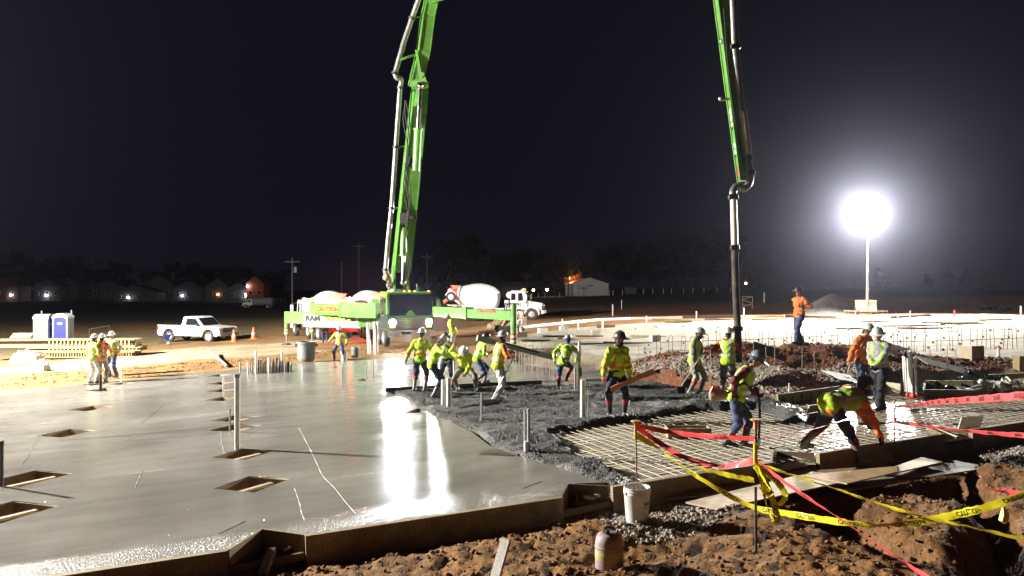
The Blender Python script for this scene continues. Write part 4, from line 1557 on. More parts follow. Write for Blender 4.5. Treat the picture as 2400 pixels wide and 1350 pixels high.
# ---- concrete mixers
mx = thing('mixer_truck', 'white mixer truck backed up left of pump truck, red lights on', 'mixer truck', group='concrete mixer trucks')
cab = yz_prism(MB(), [(-1.45, .95), (-1.45, 1.75), (-1.62, 2.62), (-1.8, 2.72), (-2.9, 2.72), (-3.0, 2.6), (-3.0, .95)], -1.05, 1.05).build('cab', 'white', mx)
yz_prism(MB(), [(-.05, .95), (-.02, 1.35), (-.15, 1.56), (-1.42, 1.74), (-1.42, .95)], -.72, .72).build('hood', 'white', mx)
MB().box((0, -.02, 1.22), (.9, .06, .5)).build('grille', 'grille', mx)
MB().box((0, .06, .72), (2.3, .2, .3)).build('bumper', 'white', mx)
MB().add([(-.92, -1.452, 1.78), (.92, -1.452, 1.78), (.9, -1.616, 2.54), (-.9, -1.616, 2.54), (-.92, -1.40, 1.78), (.92, -1.40, 1.78), (.9, -1.56, 2.54), (-.9, -1.56, 2.54)],
         [(0, 3, 2, 1), (4, 5, 6, 7), (0, 1, 5, 4), (1, 2, 6, 5), (2, 3, 7, 6), (3, 0, 4, 7)]).build('windshield', 'glass', cab)
for s in (-1, 1):
    MB().prism([(-1.75, 1.8), (-1.85, 2.5), (-2.25, 2.5), (-2.25, 1.75)], -.012, .012, frame((s * 1.055, 0, 0), (0, 1, 0), (0, 0, 1))).build('door_window', 'glass', cab)
    MB().box((s * 1.055, -2.7, 2.15), (.02, .42, .62)).build('rear_window', 'glass', cab)
    MB().box((s * 1.055, -2.0, 1.35), (.03, .06, .5)).build('grab_handle', 'black', cab)
    mr = MB().box((s * 1.42, -1.4, 2.1), (.2, .08, .5)).build('mirror', 'white', cab)
    MB().tube([(s * 1.05, -1.55, 2.5), (s * 1.42, -1.4, 2.45), (s * 1.42, -1.4, 1.65), (s * 1.05, -1.5, 1.65)], .02, 5).ball((s * 1.42, -1.38, 1.62), .1, 8, 6).build('mirror_bracket', 'chrome', mr)
    MB().ball((s * .82, -.02, 1.15), (.14, .09, .12), 8, 6).build('headlight', 'chrome', mx)
    MB().ball((s * .98, -.08, 1.32), (.07, .06, .06), 8, 5).build('turn_signal', 'amberlamp', mx)
    MB().tube(arc(0, (s * .96, -.95, .52), .68, -.1, math.pi + .1, (0, 1, 0), (0, 0, 1), 10), .09, 6).build('fender', 'white', mx, True)
    MB().lathe([(.3, -.55), (.32, -.5), (.32, .5), (.3, .55)], 12, Matrix.Translation((s * .95, -2.5, .72)) @ Matrix.Rotation(R(90), 4, 'X')).build('fuel_tank', 'chrome', mx, True)
    for y in (-.95, -4.7, -6.0, -7.3):
        wheel(mx, (s * .98, y, .52), .52, .32, s, rimmat='white' if y < -1 else 'rim')
    wheel(mx, (s * .95, -8.75, 2.12), .48, .3, s, 'booster_wheel', 'white')
    MB().beam((s * .95, -8.75, 2.12), (s * .6, -7.6, 1.15), .16, .2).build('booster_arm', 'white', mx)
    MB().tube(arc(0, (s * .95, -8.75, 2.12), .56, .5, math.pi - .2, (0, 1, 0), (0, 0, 1), 6), .05, 5).build('booster_fender', 'white', mx, True)
    MB().box((s * .55, -9.0, 1.05), (.28, .06, .14)).build('tail_light', 'redlamp', mx)
MB().box((0, -1.9, 2.78), (1.5, .25, .12)).build('roof_visor', 'white', cab)
for x in (-.6, 0, .6):
    MB().ball((x, -1.85, 2.86), (.06, .06, .04), 7, 5).build('marker_light', 'amberlamp', cab)
MB().beam((-.4, -.4, .78), (-.4, -8.9, .78), .1, .26).beam((.4, -.4, .78), (.4, -8.9, .78), .1, .26).box((0, -5.5, 1.0), (1.9, 5.6, .12)).build('chassis', 'white', mx)
T = Matrix.Translation((0, -4.25, 1.76)) @ Matrix.Rotation(R(81), 4, 'X') @ Matrix.Diagonal((1.12, 1.12, .86, 1))
drum = MB().lathe([(.45, 0), (.75, .12), (1.08, .75), (1.2, 1.5), (1.22, 2.3), (1.1, 3.1), (.86, 4.0), (.66, 4.6), (.60, 4.75)], 28, T).build('drum', 'drumwhite', mx, True)
MB().lathe([(.70, 4.3), (.76, 4.3), (.76, 4.45), (.70, 4.45)], 28, T, caps=False).build('drum_ring', 'darkmetal', drum, True)
MB().box((0, -3.45, 1.35), (1.2, .35, .9)).build('front_pedestal', 'white', mx)
MB().beam((-.75, -7.9, 1.0), (-.55, -8.1, 2.7), .14, .25).beam((.75, -7.9, 1.0), (.55, -8.1, 2.7), .14, .25).box((0, -8.05, 1.6), (1.3, .15, .3)).build('rear_pedestal', 'tan', mx)
hop = MB().lathe([(.3, 0), (.5, .34), (.54, .38)], 12, Matrix.Translation((0, -8.5, 2.85))).build('charge_hopper', 'tan', mx, True)
ch = MB()
for k in range(7):
    a0 = math.pi * (1 + k / 7)
    a1 = math.pi * (1 + (k + 1) / 7)
    c0, s0_ = .36 * math.cos(a0), .36 * math.sin(a0)
    c1, s1x = .36 * math.cos(a1), .36 * math.sin(a1)
    ch.add([(c0, -8.5, 2.55 + s0_), (c1, -8.5, 2.55 + s1x), (c1, -9.7, 1.75 + s1x), (c0, -9.7, 1.75 + s0_), (c0, -8.5, 2.58 + s0_), (c1, -8.5, 2.58 + s1x), (c1, -9.7, 1.78 + s1x), (c0, -9.7, 1.78 + s0_)],
           [(0, 3, 2, 1), (4, 5, 6, 7), (0, 1, 5, 4), (2, 3, 7, 6), (1, 2, 6, 5), (3, 0, 4, 7)])
ch.build('chute', 'tan', mx)
MB().tube([(-.6, -8.9, 3.0), (-.6, -9.2, 2.4), (.6, -9.2, 2.4), (.6, -8.9, 3.0)], .03, 6).tube([(-.95, -8.2, 1.2), (-.95, -9.1, 1.35), (.95, -9.1, 1.35), (.95, -8.2, 1.2)], .04, 6).build('rear_rail', 'white', mx)
MB().lathe([(.30, -.7), (.32, -.65), (.32, .65), (.3, .7)], 14, Matrix.Translation((0, -3.15, 2.3)) @ Matrix.Rotation(R(90), 4, 'Y')).build('water_tank', 'white', mx, True)
MB().box((0, -8.98, .9), (2.2, .08, .5)).build('tail_panel', 'redplastic', mx)
for s in (-1, 1):
    rl = MB().box((s * .4, -9.08, 2.75), (.5, .06, .2)).build('work_light', 'redlamp', mx)
mx2 = copy_tree(mx)
mx3 = copy_tree(mx)

def place_mixer(o, u, v, Y, fwd, back):
    """back: local y of the point that stands at the given pixel"""
    f = Vector((*fwd, 0)).normalized()
    p = P(u, v, Y)
    q = Vector((p.x, p.y, 0)) - f * back
    o.location = (q.x, q.y, gz(q.x, q.y))
    o.rotation_euler = (0, 0, math.atan2(-f.x, f.y))


place_mixer(mx, 800, 800, 50.0, (-.50, .86), -9.0)
place_mixer(mx2, 893, 800, 54.0, (-.50, .86), -9.0)
mx2['label'] = 'white mixer truck half hidden behind the pump truck cab and turret'
place_mixer(mx3, 1250, 745, 71.0, (.985, -.17), -.95)
mx3['label'] = 'white mixer truck seen from the side, facing right, on far dirt'
for o, e in ((mx, 260), (mx2, 260), (mx3, 8)):
    w = mw(o)
    l_ = lamp('red_glow_lamp', 'POINT', w @ Vector((0, -9.25, 2.95)), e, (1, .05, .04), .12)
    l_.parent = o
    l_.location = (0, -9.25, 2.95)
# ---- white pickup
pk = thing('pickup_truck', 'white pickup truck with regular cab parked behind two orange cones', 'pickup truck')
# local: forward +y, x right; length 5.5
prof = [(-.05, .52), (0, .75), (-.04, 1.02), (-.12, 1.10), (-1.45, 1.16), (-2.05, 1.78), (-2.25, 1.83), (-3.1, 1.83), (-3.22, 1.76), (-3.3, 1.22), (-5.42, 1.2), (-5.46, .62), (-5.3, .55)]
def arch(cy_, r, z, n=8):
    return [(cy_ - r * math.cos(math.pi * i / n), z + r * math.sin(math.pi * i / n)) for i in range(n + 1)]
low = [(-5.3, .45)] + arch(-4.42, .47, .45) + arch(-.98, .47, .45) + [(-.3, .45), (-.05, .52)]
lower = [(-.05, .52), (0, .75), (-.04, 1.02), (-.12, 1.10), (-1.45, 1.17), (-3.3, 1.2), (-5.42, 1.2), (-5.46, .62)] + low[:-1]
body = yz_prism(MB(), lower, -.98, .98).build('body', 'white', pk)
upper = [(-1.40, 1.16), (-2.02, 1.77), (-2.22, 1.84), (-3.08, 1.84), (-3.22, 1.76), (-3.32, 1.18)]
T = frame((0, 0, 0), (0, 1, 0), (0, 0, 1))
cb = MB()
n_ = len(upper)
vs = []
for x, sc in ((-.93, 0), (.93, 0)):
    for (y, z) in upper:
        k = (z - 1.16) / .68
        vs.append((x * (1 - .13 * k), y, z))
fs = [tuple(range(n_ - 1, -1, -1)), tuple(range(n_, 2 * n_))] + [(i, (i + 1) % n_, n_ + (i + 1) % n_, n_ + i) for i in range(n_)]
cb.add(vs, fs)
cab = cb.build('cab', 'white', pk)
for s in (-1, 1):
    q = [(-1.72, 1.22), (-2.12, 1.68), (-2.78, 1.70), (-2.95, 1.66), (-2.95, 1.22)]
    vs = [(s * (.945 - .13 * (z - 1.16) / .68 * .93), y, z) for (y, z) in q]
    vs += [(x - s * .02, y, z) for (x, y, z) in vs]
    m_ = len(q)
    MB().add(vs, [tuple(range(m_)), tuple(range(2 * m_ - 1, m_ - 1, -1))] + [(i, m_ + i, m_ + (i + 1) % m_, (i + 1) % m_) for i in range(m_)]).build('door_window', 'glass', cab)
    MB().box((s * .985, -2.95, .86), (.012, .012, .64)).build('door_gap', 'black', body)
    MB().box((s * .985, -1.65, .86), (.012, .012, .6)).build('door_gap', 'black', body)
    MB().box((s * .99, -2.75, 1.08), (.03, .2, .045)).build('door_handle', 'white', body)
    MB().lathe([(.13, 0), (.13, .004)], 12, Matrix.Translation((s * .985, -2.3, .92)) @ Matrix.Rotation(R(90) * s, 4, 'Y')).build('door_emblem', 'greyplastic', body)
    MB().box((s * .99, -5.38, 1.0), (.05, .12, .3)).build('tail_light', 'redlens', body)
    MB().box((s * .78, -.03, .92), (.3, .1, .2)).build('headlight', 'chrome', body)
    MB().box((s * 1.12, -1.75, 1.25), (.2, .12, .18)).build('mirror', 'black', cab)
    MB().tube([(s * .985, y, z) for (y, z) in arch(-.98, .49, .45)], .025, 5).tube([(s * .985, y, z) for (y, z) in arch(-4.42, .49, .45)], .025, 5).build('arch_trim', 'black', body)
    for y in (-.98, -4.42):
        wheel(pk, (s * .84, y, .4), .4, .25, s, rimmat='white')
MB().add([(-.84, -1.44, 1.215), (.84, -1.44, 1.215), (.79, -1.985, 1.745), (-.79, -1.985, 1.745), (-.84, -1.48, 1.20), (.84, -1.48, 1.20), (.79, -2.0, 1.71), (-.79, -2.0, 1.71)],
         [(0, 1, 2, 3), (7, 6, 5, 4), (0, 4, 5, 1), (1, 5, 6, 2), (2, 6, 7, 3), (3, 7, 4, 0)]).build('windshield', 'glass', cab)
MB().box((0, .0, .88), (1.2, .06, .32)).build('grille', 'black', body)
MB().box((0, .03, .56), (1.9, .16, .2)).build('bumper', 'grille', body)
MB().box((0, -5.5, .6), (1.8, .14, .16)).build('rear_bumper', 'chrome', body)
MB().box((0, -4.36, 1.205), (1.66, 2.0, .012)).build('bed_floor', 'black', body)
MB().box((0, -2.7, .45), (1.7, 4.0, .12)).build('chassis', 'black', pk)
p = G(462, 797)
f = Vector((.93, -.30, 0)).normalized()
q = p + f * 2.75
pk.location = (q.x, q.y, gz(p.x, p.y))
pk.rotation_euler = (0, 0, math.atan2(-f.x, f.y))

# ---- compact track loader
lo = thing('track_loader', 'tan compact track loader behind the right outrigger leg', 'loader')
for s in (-1, 1):
    pts = [(-.85, .12), (.75, .12), (.95, .35), (.75, .55), (-.7, .6), (-1.0, .4)]
    tk = MB()
    T = frame((s * .62, 0, 0), (0, 1, 0), (0, 0, 1))
    tk.prism(pts, -.17, .17, T)
    tk_o = tk.build('track', 'rubber', lo)
    for k in range(9):
        MB().box((s * .62, -.85 + k * .2, .095), (.36, .08, .05)).build('track_pad', 'rubber', tk_o)
    for y in (-.6, -.2, .2, .6):
        MB().lathe([(.13, -.19), (.13, .19)], 10, Matrix.Translation((s * .62, y, .26)) @ Matrix.Rotation(R(90), 4, 'Y')).build('roller', 'darkmetal', tk_o, True)
    MB().beam((s * .62, -.9, 1.5), (s * .62, .55, 1.05), .12, .24).beam((s * .62, .55, 1.05), (s * .60, 1.2, .45), .12, .22).build('lift_arm', 'tan', lo)
    MB().tube([(s * .5, -.3, .8), (s * .5, .5, 1.1)], .04, 8).build('ram', 'chrome', lo)
yz_prism(MB(), [(-1.15, .55), (-1.15, 1.35), (-.6, 1.45), (.2, 1.0), (.45, .55)], -.45, .45).build('body', 'tan', lo)
cg = MB()
for s in (-1, 1):
    cg.beam((s * .42, .35, .95), (s * .40, .15, 2.0), .07, .07).beam((s * .42, -.7, 1.3), (s * .40, -.6, 2.0), .07, .07)
cg.box((0, -.22, 2.02), (.9, .9, .07))
cg.build('cab_frame', 'black', lo)
yz_prism(MB(), [(1.1, .1), (1.9, .06), (1.95, .12), (1.35, .2), (1.3, .65), (1.1, .7)], -.95, .95).build('bucket', 'tan', lo)
p = G(1192, 780)
lo.location = (p.x, p.y, gz(p.x, p.y))
lo.rotation_euler = (0, 0, R(100))

# ---- far water truck
wt = thing('tank_truck', 'old white tank truck far off on the left, facing left', 'tank truck')
cabw = yz_prism(MB(), [(-1.3, .8), (-1.32, 1.5), (-1.45, 2.2), (-1.6, 2.3), (-2.5, 2.3), (-2.55, .8)], -1.0, 1.0).build('cab', 'white', wt)
yz_prism(MB(), [(0, .7), (0, 1.25), (-.15, 1.45), (-1.3, 1.55), (-1.3, .7)], -.75, .75).build('hood', 'white', wt)
MB().box((0, .08, .6), (2.1, .15, .25)).build('bumper', 'steel', wt)
MB().lathe([(.6, -2.35), (.95, -2.3), (.95, 2.3), (.6, 2.35)], 20, Matrix.Translation((0, -5.1, 1.75)) @ Matrix.Rotation(R(90), 4, 'X')).build('tank', 'greyplastic', wt, True)
MB().box((0, -4.6, .85), (1.0, 6.0, .2)).build('chassis', 'darkmetal', wt)
for s in (-1, 1):
    MB().prism([(-1.6, 1.55), (-1.65, 2.1), (-2.2, 2.1), (-2.2, 1.55)], -.012, .012, frame((s * 1.005, 0, 0), (0, 1, 0), (0, 0, 1))).build('door_window', 'glass', cabw)
    for y in (-.85, -6.4):
        wheel(wt, (s * .85, y, .5), .5, .3, s)
p = G(571, 722)
wt.location = (p.x, p.y, gz(p.x, p.y))
wt.rotation_euler = (0, 0, R(86))

# ---- spreader cart
sp = thing('spreader_cart', 'blue walk-behind spreader cart beside the pickup rear wheel', 'spreader cart')
hopm = MB().lathe([(.16, .38), (.36, .78), (.38, .82)], 4, Matrix.Rotation(R(45), 4, 'Z')).build('hopper', 'bluepaint', sp)
for s in (-1, 1):
    wheel(sp, (s * .34, 0, .2), .2, .09, s, rimmat='tan')
MB().tube([(-.34, 0, .2), (.34, 0, .2)], .018, 6).tube([(-.2, 0, .3), (-.2, -.6, .1)], .018, 5).tube([(.2, 0, .3), (.2, -.6, .1)], .018, 5).build('axle_frame', 'darkmetal', sp)
MB().tube([(-.2, 0, .35), (-.22, -.9, .95), (.22, -.9, .95), (.2, 0, .35)], .018, 6).build('handle', 'darkmetal', sp, True)
MB().box((0, .2, .66), (.2, .012, .08), (.42, 0, 0)).build('maker_plate', 'sheetwhite', sp)
p = G(392, 806)
sp.location = (p.x, p.y, gz(p.x, p.y))
sp.rotation_euler = (0, 0, R(-60))
sp.scale = (.9, .9, .9)

# ---- portable toilets
def toilet(loc, rz, label):
    t = thing('portable_toilet', label, 'portable toilet', loc, rz, 'portable toilets')
    b = MB().box((0, 0, 1.0), (1.1, 1.1, 1.9)).box((0, 0, .06), (1.18, 1.18, .12)).build('cabin', 'greyplastic', t)
    for s in (-1, 1):
        for k in range(4):
            MB().box((s * .556, -.4 + k * .26, 1.0), (.018, .09, 1.3)).build('wall_rib', 'greyplastic', b)
    pts = [(-.58, 1.95), (.58, 1.95), (.56, 2.1), (.40, 2.24), (.2, 2.32), (-.2, 2.32), (-.40, 2.24), (-.56, 2.1)]
    MB().prism(pts, -.58, .58, frame((0, 0, 0), (1, 0, 0), (0, 0, 1))).build('roof', 'roofgrey', t)
    dp_ = [(-.42, .14), (.42, .14), (.42, 1.85), (.32, 1.98), (.15, 2.04), (-.15, 2.04), (-.32, 1.98), (-.42, 1.85)]
    d = MB().prism(dp_, -.02, .02, frame((0, -.572, 0), (1, 0, 0), (0, 0, 1))).build('door', 'bluepaint', t)
    MB().lathe([(.15, 0), (.15, .006)], 16, frame((0, -.594, 1.55), (1, 0, 0), (0, 0, 1)) @ Matrix.Diagonal((1.3, .62, 1, 1))).build('badge', 'sheetwhite', d)
    MB().box((.36, -.6, 1.1), (.05, .03, .16)).build('latch', 'black', d)
    MB().tube([(.42, .42, 2.1), (.42, .42, 2.55)], .05, 8).build('vent_pipe', 'greyplastic', t)
    return t


M['roofgrey'] = mat('pale_grey_plastic', (.52, .54, .53), .5, var=.1)
p = G(148, 803)
toilet((p.x, p.y, gz(p.x, p.y)), R(8), 'blue and grey portable toilet at right, its blue door facing the slab')
p = G(104, 804)
toilet((p.x, p.y, gz(p.x, p.y)), R(95), 'grey portable toilet at left, mostly its ribbed side wall showing')

# ---- traffic cones
cone = thing('traffic_cone', 'orange traffic cone nearer to the pickup front wheel', 'traffic cone', group='orange traffic cones')
MB().box((0, 0, .02), (.38, .38, .04)).build('base', 'orangeplastic', cone)
MB().lathe([(.15, .04), (.10, .30), (.095, .3), (.05, .66), (.03, .7)], 14).build('cone_body', 'orangeplastic', cone, True)
MB().lathe([(.112, .26), (.085, .42)], 14, caps=False).build('reflective_collar', 'silver', cone, True)
p = G(548, 798)
cone.location = (p.x, p.y, gz(p.x, p.y))
cone.scale = (1.25,) * 3
p = G(594, 792)
dup(cone, (p.x, p.y, gz(p.x, p.y)), .3, 'orange traffic cone farther right of the pickup truck')
# ------------------------------------------------------------------ people
QUEUE = []


def cap_seg(mb, a, b, ra, rb, n=10):
    a, b = Vector(a), Vector(b)
    d = b - a
    L = d.length
    if L < 1e-4:
        mb.ball(a, ra, n, 6)
        return
    d.normalize()
    pts, rs = [], []
    for k in (1.0, .8, .45):
        pts.append(a - d * ra * k)
        rs.append(ra * math.sqrt(max(1 - k * k, .0004)))
    pts.append(a)
    rs.append(ra)
    pts.append(b)
    rs.append(rb)
    for k in (.45, .8, 1.0):
        pts.append(b + d * rb * k)
        rs.append(rb * math.sqrt(max(1 - k * k, .0004)))
    mb.tube(pts, rs, n)


def ell(mb, c, r, B):
    """ellipsoid with axes of the 3x3 matrix B"""
    T = Matrix.Translation(c) @ B.to_4x4()
    mb.ball((0, 0, 0), r, 14, 9, 0, T)


def queue(name, mb, voxel, mats, parent, post=None, fold=0.0):
    me = D.meshes.new(name)
    me.from_pydata(mb.v, [], mb.f)
    o = D.objects.new(name, me)
    COL.objects.link(o)
    md = o.modifiers.new('r', 'REMESH')
    md.mode = 'VOXEL'
    md.voxel_size = voxel
    md.use_smooth_shade = True
    sm = o.modifiers.new('s', 'SMOOTH')
    sm.iterations = 3
    sm.factor = .5
    QUEUE.append((o, mats, parent, post, fold))


def flush():
    bpy.context.view_layer.update()
    dg = bpy.context.evaluated_depsgraph_get()
    for (o, mats, parent, post, fold) in QUEUE:
        me = D.meshes.new_from_object(o.evaluated_get(dg))
        old = o.data
        o.modifiers.clear()
        o.data = me
        me.name = old.name
        D.meshes.remove(old)
        me.materials.clear()
        for m_ in mats:
            me.materials.append(M[m_])
        n = len(me.vertices)
        if fold and n:
            co = np.zeros(n * 3)
            no = np.zeros(n * 3)
            me.vertices.foreach_get('co', co)
            me.vertex_normals.foreach_get('vector', no)
            co = co.reshape(-1, 3)
            no = no.reshape(-1, 3)
            s = sum(ord(c_) for c_ in o.name) % 97
            h = fbm(co[:, 0] * 7 + co[:, 1] * 3 + s, co[:, 2] * 9 + co[:, 1] * 6, 5, 3) + .6 * np.sin(co[:, 2] * 34 + 9 * fbm(co[:, 0] * 5 + s, co[:, 1] * 5, 8, 2))
            co += no * (fold * h)[:, None]
            me.vertices.foreach_set('co', co.ravel())
        me.polygons.foreach_set('use_smooth', np.ones(len(me.polygons), bool))
        if post:
            post(me)
        me.update()
        if parent is not None:
            o.parent = parent
    QUEUE.clear()


def hand_mesh(name, grip):
    """right hand: wrist at origin, fingers along +y, thumb on -x side, palm towards -z"""
    mb = MB()
    ell(mb, Vector((0, .045, 0)), (.042, .052, .018), Matrix.Identity(3))
    cap_seg(mb, (0, -.02, 0), (0, .02, 0), .026, .03)
    for i, (x, L) in enumerate(((-.032, .075), (-.011, .085), (.011, .079), (.031, .062))):
        p = Vector((x, .082, 0))
        a = R(12)
        bend = R(62) if grip else R(18)
        for k, seg in enumerate((.46, .30, .24)):
            a += bend * (1 if k else .75)
            q = p + Vector((x * .12, math.cos(a), -math.sin(a))) * L * seg
            cap_seg(mb, p, q, .0105 - .0012 * k, .0098 - .0012 * k, 8)
            p = q
    p = Vector((-.036, .03, -.006))
    for k, d in enumerate(((-.7, .6, -.35), (-.25, .75, -.65 if grip else -.3))):
        q = p + Vector(d).normalized() * (.038 if k == 0 else .03)
        cap_seg(mb, p, q, .0125 - .002 * k, .011 - .002 * k, 8)
        p = q
    return mb


HANDS = {}
for nm, gr in (('grip', True), ('open', False)):
    queue('hand_' + nm, hand_mesh('hand', gr), .0055, ['skin'], None)
_tmp = [q[0] for q in QUEUE]
flush()
for o_, nm in zip(_tmp, ('grip', 'open')):
    HANDS[nm] = o_.data
    D.objects.remove(o_)


def hand_copy(kind, mname):
    key = (kind, mname)
    if key not in HANDS:
        me = HANDS[kind].copy()
        me.materials.clear()
        me.materials.append(M[mname])
        HANDS[key] = me
    return HANDS[key]


_hats = {}


def hat_mesh(mname, full):
    if (mname, full) not in _hats:
        mb = MB()
        prof = [(.118, 0), (.121, .012), (.119, .045), (.108, .085), (.082, .118), (.045, .136), (.004, .141)]
        mb.lathe(prof, 18, Matrix.Diagonal((.94, 1.12, 1, 1)))
        # brim: a little longer in front
        vs, fs = [], []
        n = 20
        for k in range(n):
            a = 2 * math.pi * k / n
            fw = max(0, math.sin(a))
            ext = (.045 if full else .012) + .04 * fw ** 2
            for r_, z in ((.112, .012), (.118 + ext, .0 - .012 * fw), (.118 + ext, -.006 - .012 * fw), (.108, .002)):
                vs.append((r_ * math.cos(a) * .94, r_ * math.sin(a) * 1.12, z))
        for k in range(n):
            k2 = (k + 1) % n
            for j in range(4):
                fs.append((k * 4 + j, k2 * 4 + j, k2 * 4 + (j + 1) % 4, k * 4 + (j + 1) % 4))
        mb.add(vs, fs)
        mb.tube([(0, .125 * math.cos(a), .02 + .128 * math.sin(a)) for a in [math.pi * i / 8 for i in range(1, 8)]], .012, 6)
        for s in (-1, 1):
            mb.tube([(s * .05, .115 * math.cos(a), .015 + .118 * math.sin(a)) for a in [math.pi * i / 8 for i in range(1, 8)]], .007, 5)
        _hats[(mname, full)] = mb.mesh('hard_hat', mname, True)
    return _hats[(mname, full)]


def ik(a, t, l1, l2, pole):
    d = t - a
    L = min(d.length, (l1 + l2) * .998)
    u = d.normalized()
    t = a + u * L
    x = (l1 * l1 - l2 * l2 + L * L) / (2 * L)
    h = math.sqrt(max(l1 * l1 - x * x, 0))
    p = pole - u * pole.dot(u)
    if p.length < 1e-4:
        p = u.orthogonal()
    return a + u * x + p.normalized() * h, t


def person(base, label, s=1.0, yaw=180, pel=(0, 0, .95), pitch=5, roll=0, twist=0, head=(0, 0), feet=None, hands=None, elbow=None, knee=None, spin=0,
           top='lime', top_bands='silver', vest=None, vest_band='silver', pants='navy', boots='boot', tape='redfab', gloves='redfab', hat='hatwhite', full=True,
           mask=None, grips=('open', 'open'), sleeves=None, foot_yaw=None, hood=False, short=False, fy=(0, 0), voxel=.017, group='workers on the pour'):
    """x right in the picture, y away from the camera, z up; metres at scale 1. yaw 0 looks away from the camera, 90 left, -90 right."""
    t = thing('person', label, 'person', base, 0, group)
    t.scale = (s, s, s)
    V = Vector
    yr = R(yaw)
    fwd = V((-math.sin(yr), math.cos(yr), 0))
    rt = V((math.cos(yr), math.sin(yr), 0))
    up = V((0, 0, 1))
    Bh = Matrix((rt, fwd, up)).transposed()                       # hips
    q = Matrix.Rotation(R(twist), 3, 'Z')
    Bt = Bh @ q @ Matrix.Rotation(R(-pitch), 3, 'X') @ Matrix.Rotation(R(roll), 3, 'Y') @ Matrix.Rotation(R(spin), 3, 'Z')
    tx, ty, tz = [Bt @ V(a) for a in ((1, 0, 0), (0, 1, 0), (0, 0, 1))]
    pv = V(pel)
    waist = pv + tz * .10
    chest = pv + tz * .34 + ty * .01
    neck = pv + tz * .53
    hip = [pv + Bh @ V((sg * .095, 0, -.04)) for sg in (-1, 1)]
    sh = [pv + tz * .475 + tx * (.185 * sg) for sg in (-1, 1)]
    Hd = Bh @ q @ Matrix.Rotation(R(-pitch * .35), 3, 'X') @ Matrix.Rotation(R(head[1]), 3, 'Z') @ Matrix.Rotation(R(-head[0]), 3, 'X')
    hx, hy, hz_ = [Hd @ V(a) for a in ((1, 0, 0), (0, 1, 0), (0, 0, 1))]
    hc = neck + tz * .045 + hz_ * .115 + hy * .025
    feet = feet or [(-.12, 0, 0), (.12, 0, 0)]
    # sort limbs: index 0 = own left, 1 = own right, by the hip axis
    ank = [V((f_[0], f_[1], f_[2] + .085)) for f_ in feet]
    kn, an = [], []
    for i in (0, 1):
        pole = V(knee[i]) if knee else fwd + rt * (.25 * (-1, 1)[i])
        k, a = ik(hip[i], ank[i], .445, .43, pole)
        kn.append(k)
        an.append(a)
    fdir = []
    for i in (0, 1):
        fyaw = R(fy[i])
        fdir.append((Matrix.Rotation(fyaw, 3, 'Z') @ fwd))
    hands = hands or [None, None]
    el, wr = [], []
    for i in (0, 1):
        sg = (-1, 1)[i]
        tgt = V(hands[i]) if hands[i] is not None else sh[i] + V((0, 0, -.52)) + rt * (.10 * sg) + fwd * .06
        pole = V(elbow[i]) if elbow else (-fwd * .7 + rt * (sg * .8) - up * .3)
        e, w = ik(sh[i], tgt, .29, .26, pole)
        el.append(e)
        wr.append(w)

    def torso(mb, g, arms, legs=False, low=-.06):
        ell(mb, pv + tz * .0, (.165 + g, .115 + g, .12 + g * .5), Bt)
        ell(mb, waist + tz * .04, (.15 + g, .105 + g, .17), Bt)
        ell(mb, chest, (.172 + g, .118 + g, .20 + g * .5), Bt)
        cap_seg(mb, sh[0] - tx * -.05, sh[1] - tx * .05, .062 + g * .85, .062 + g * .85)
        cap_seg(mb, chest + tz * .1, neck - tz * .02, .09 + g, .06 + g)
        if arms:
            for i in (0, 1):
                cap_seg(mb, sh[i], el[i], .054 + g * .72, .045 + g * .62)
                if arms > 1:
                    w = wr[i] + (el[i] - wr[i]) * .06
                    cap_seg(mb, el[i], w, .042 + g, .032 + g * .6)

    # body: one continuous figure under the clothes
    mb = MB()
    torso(mb, -.012, 2)
    cap_seg(mb, neck - tz * .06, hc - hz_ * .06, .054, .05)
    for i in (0, 1):
        cap_seg(mb, hip[i], kn[i], .078, .05)
        cap_seg(mb, kn[i], an[i], .05, .036)
        cap_seg(mb, an[i] - V((0, 0, .03)), an[i] + fdir[i] * .15 - V((0, 0, .05)), .035, .028)
        d = (wr[i] - el[i]).normalized()
        ell(mb, wr[i] + d * .06, (.03, .03, .05), Matrix.Identity(3))
    ell(mb, hc + hz_ * .025, (.075, .095, .095), Hd)
    ell(mb, hc - hz_ * .045 + hy * .02, (.058, .068, .07), Hd)
    cap_seg(mb, hc + hy * .088 + hz_ * .01, hc + hy * .105 - hz_ * .02, .011, .015, 8)
    for sg in (-1, 1):
        ell(mb, hc + hx * .076 * sg - hy * .005, (.012, .022, .032), Hd)
    ell(mb, hc + hy * .082 - hz_ * .062, (.024, .012, .009), Hd)
    bo = 'body'
    queue('body', mb, .0125, ['skin'], t)
    body = QUEUE[-1][0]
    for sg in (-1, 1):
        MB().ball(hc + hx * .031 * sg + hy * .084 + hz_ * .018, (.012, .008, .008), 7, 5).build('eye', 'eye', body, True)
    if not hood:
        hb = MB()
        ell(hb, hc + hz_ * .03 - hy * .015, (.082, .098, .094), Hd)
        ell(hb, hc - hz_ * .03 - hy * .055, (.066, .045, .06), Hd)
        if mask is None:
            hb.build('hair', 'hair', t, True)
    # trousers
    mb = MB()
    ell(mb, pv - V((0, 0, .02)), (.182, .145, .14), Bh)
    ell(mb, waist, (.155, .115, .11), Bt)
    for i in (0, 1):
        cap_seg(mb, hip[i], kn[i], .115, .084)
        low = kn[i] + (an[i] - kn[i]) * (.12 if short else (.34 if tape else .92))
        cap_seg(mb, kn[i], low, .084, .074 if tape else .078)
    queue('trousers', mb, voxel, [pants], t, None, .014)
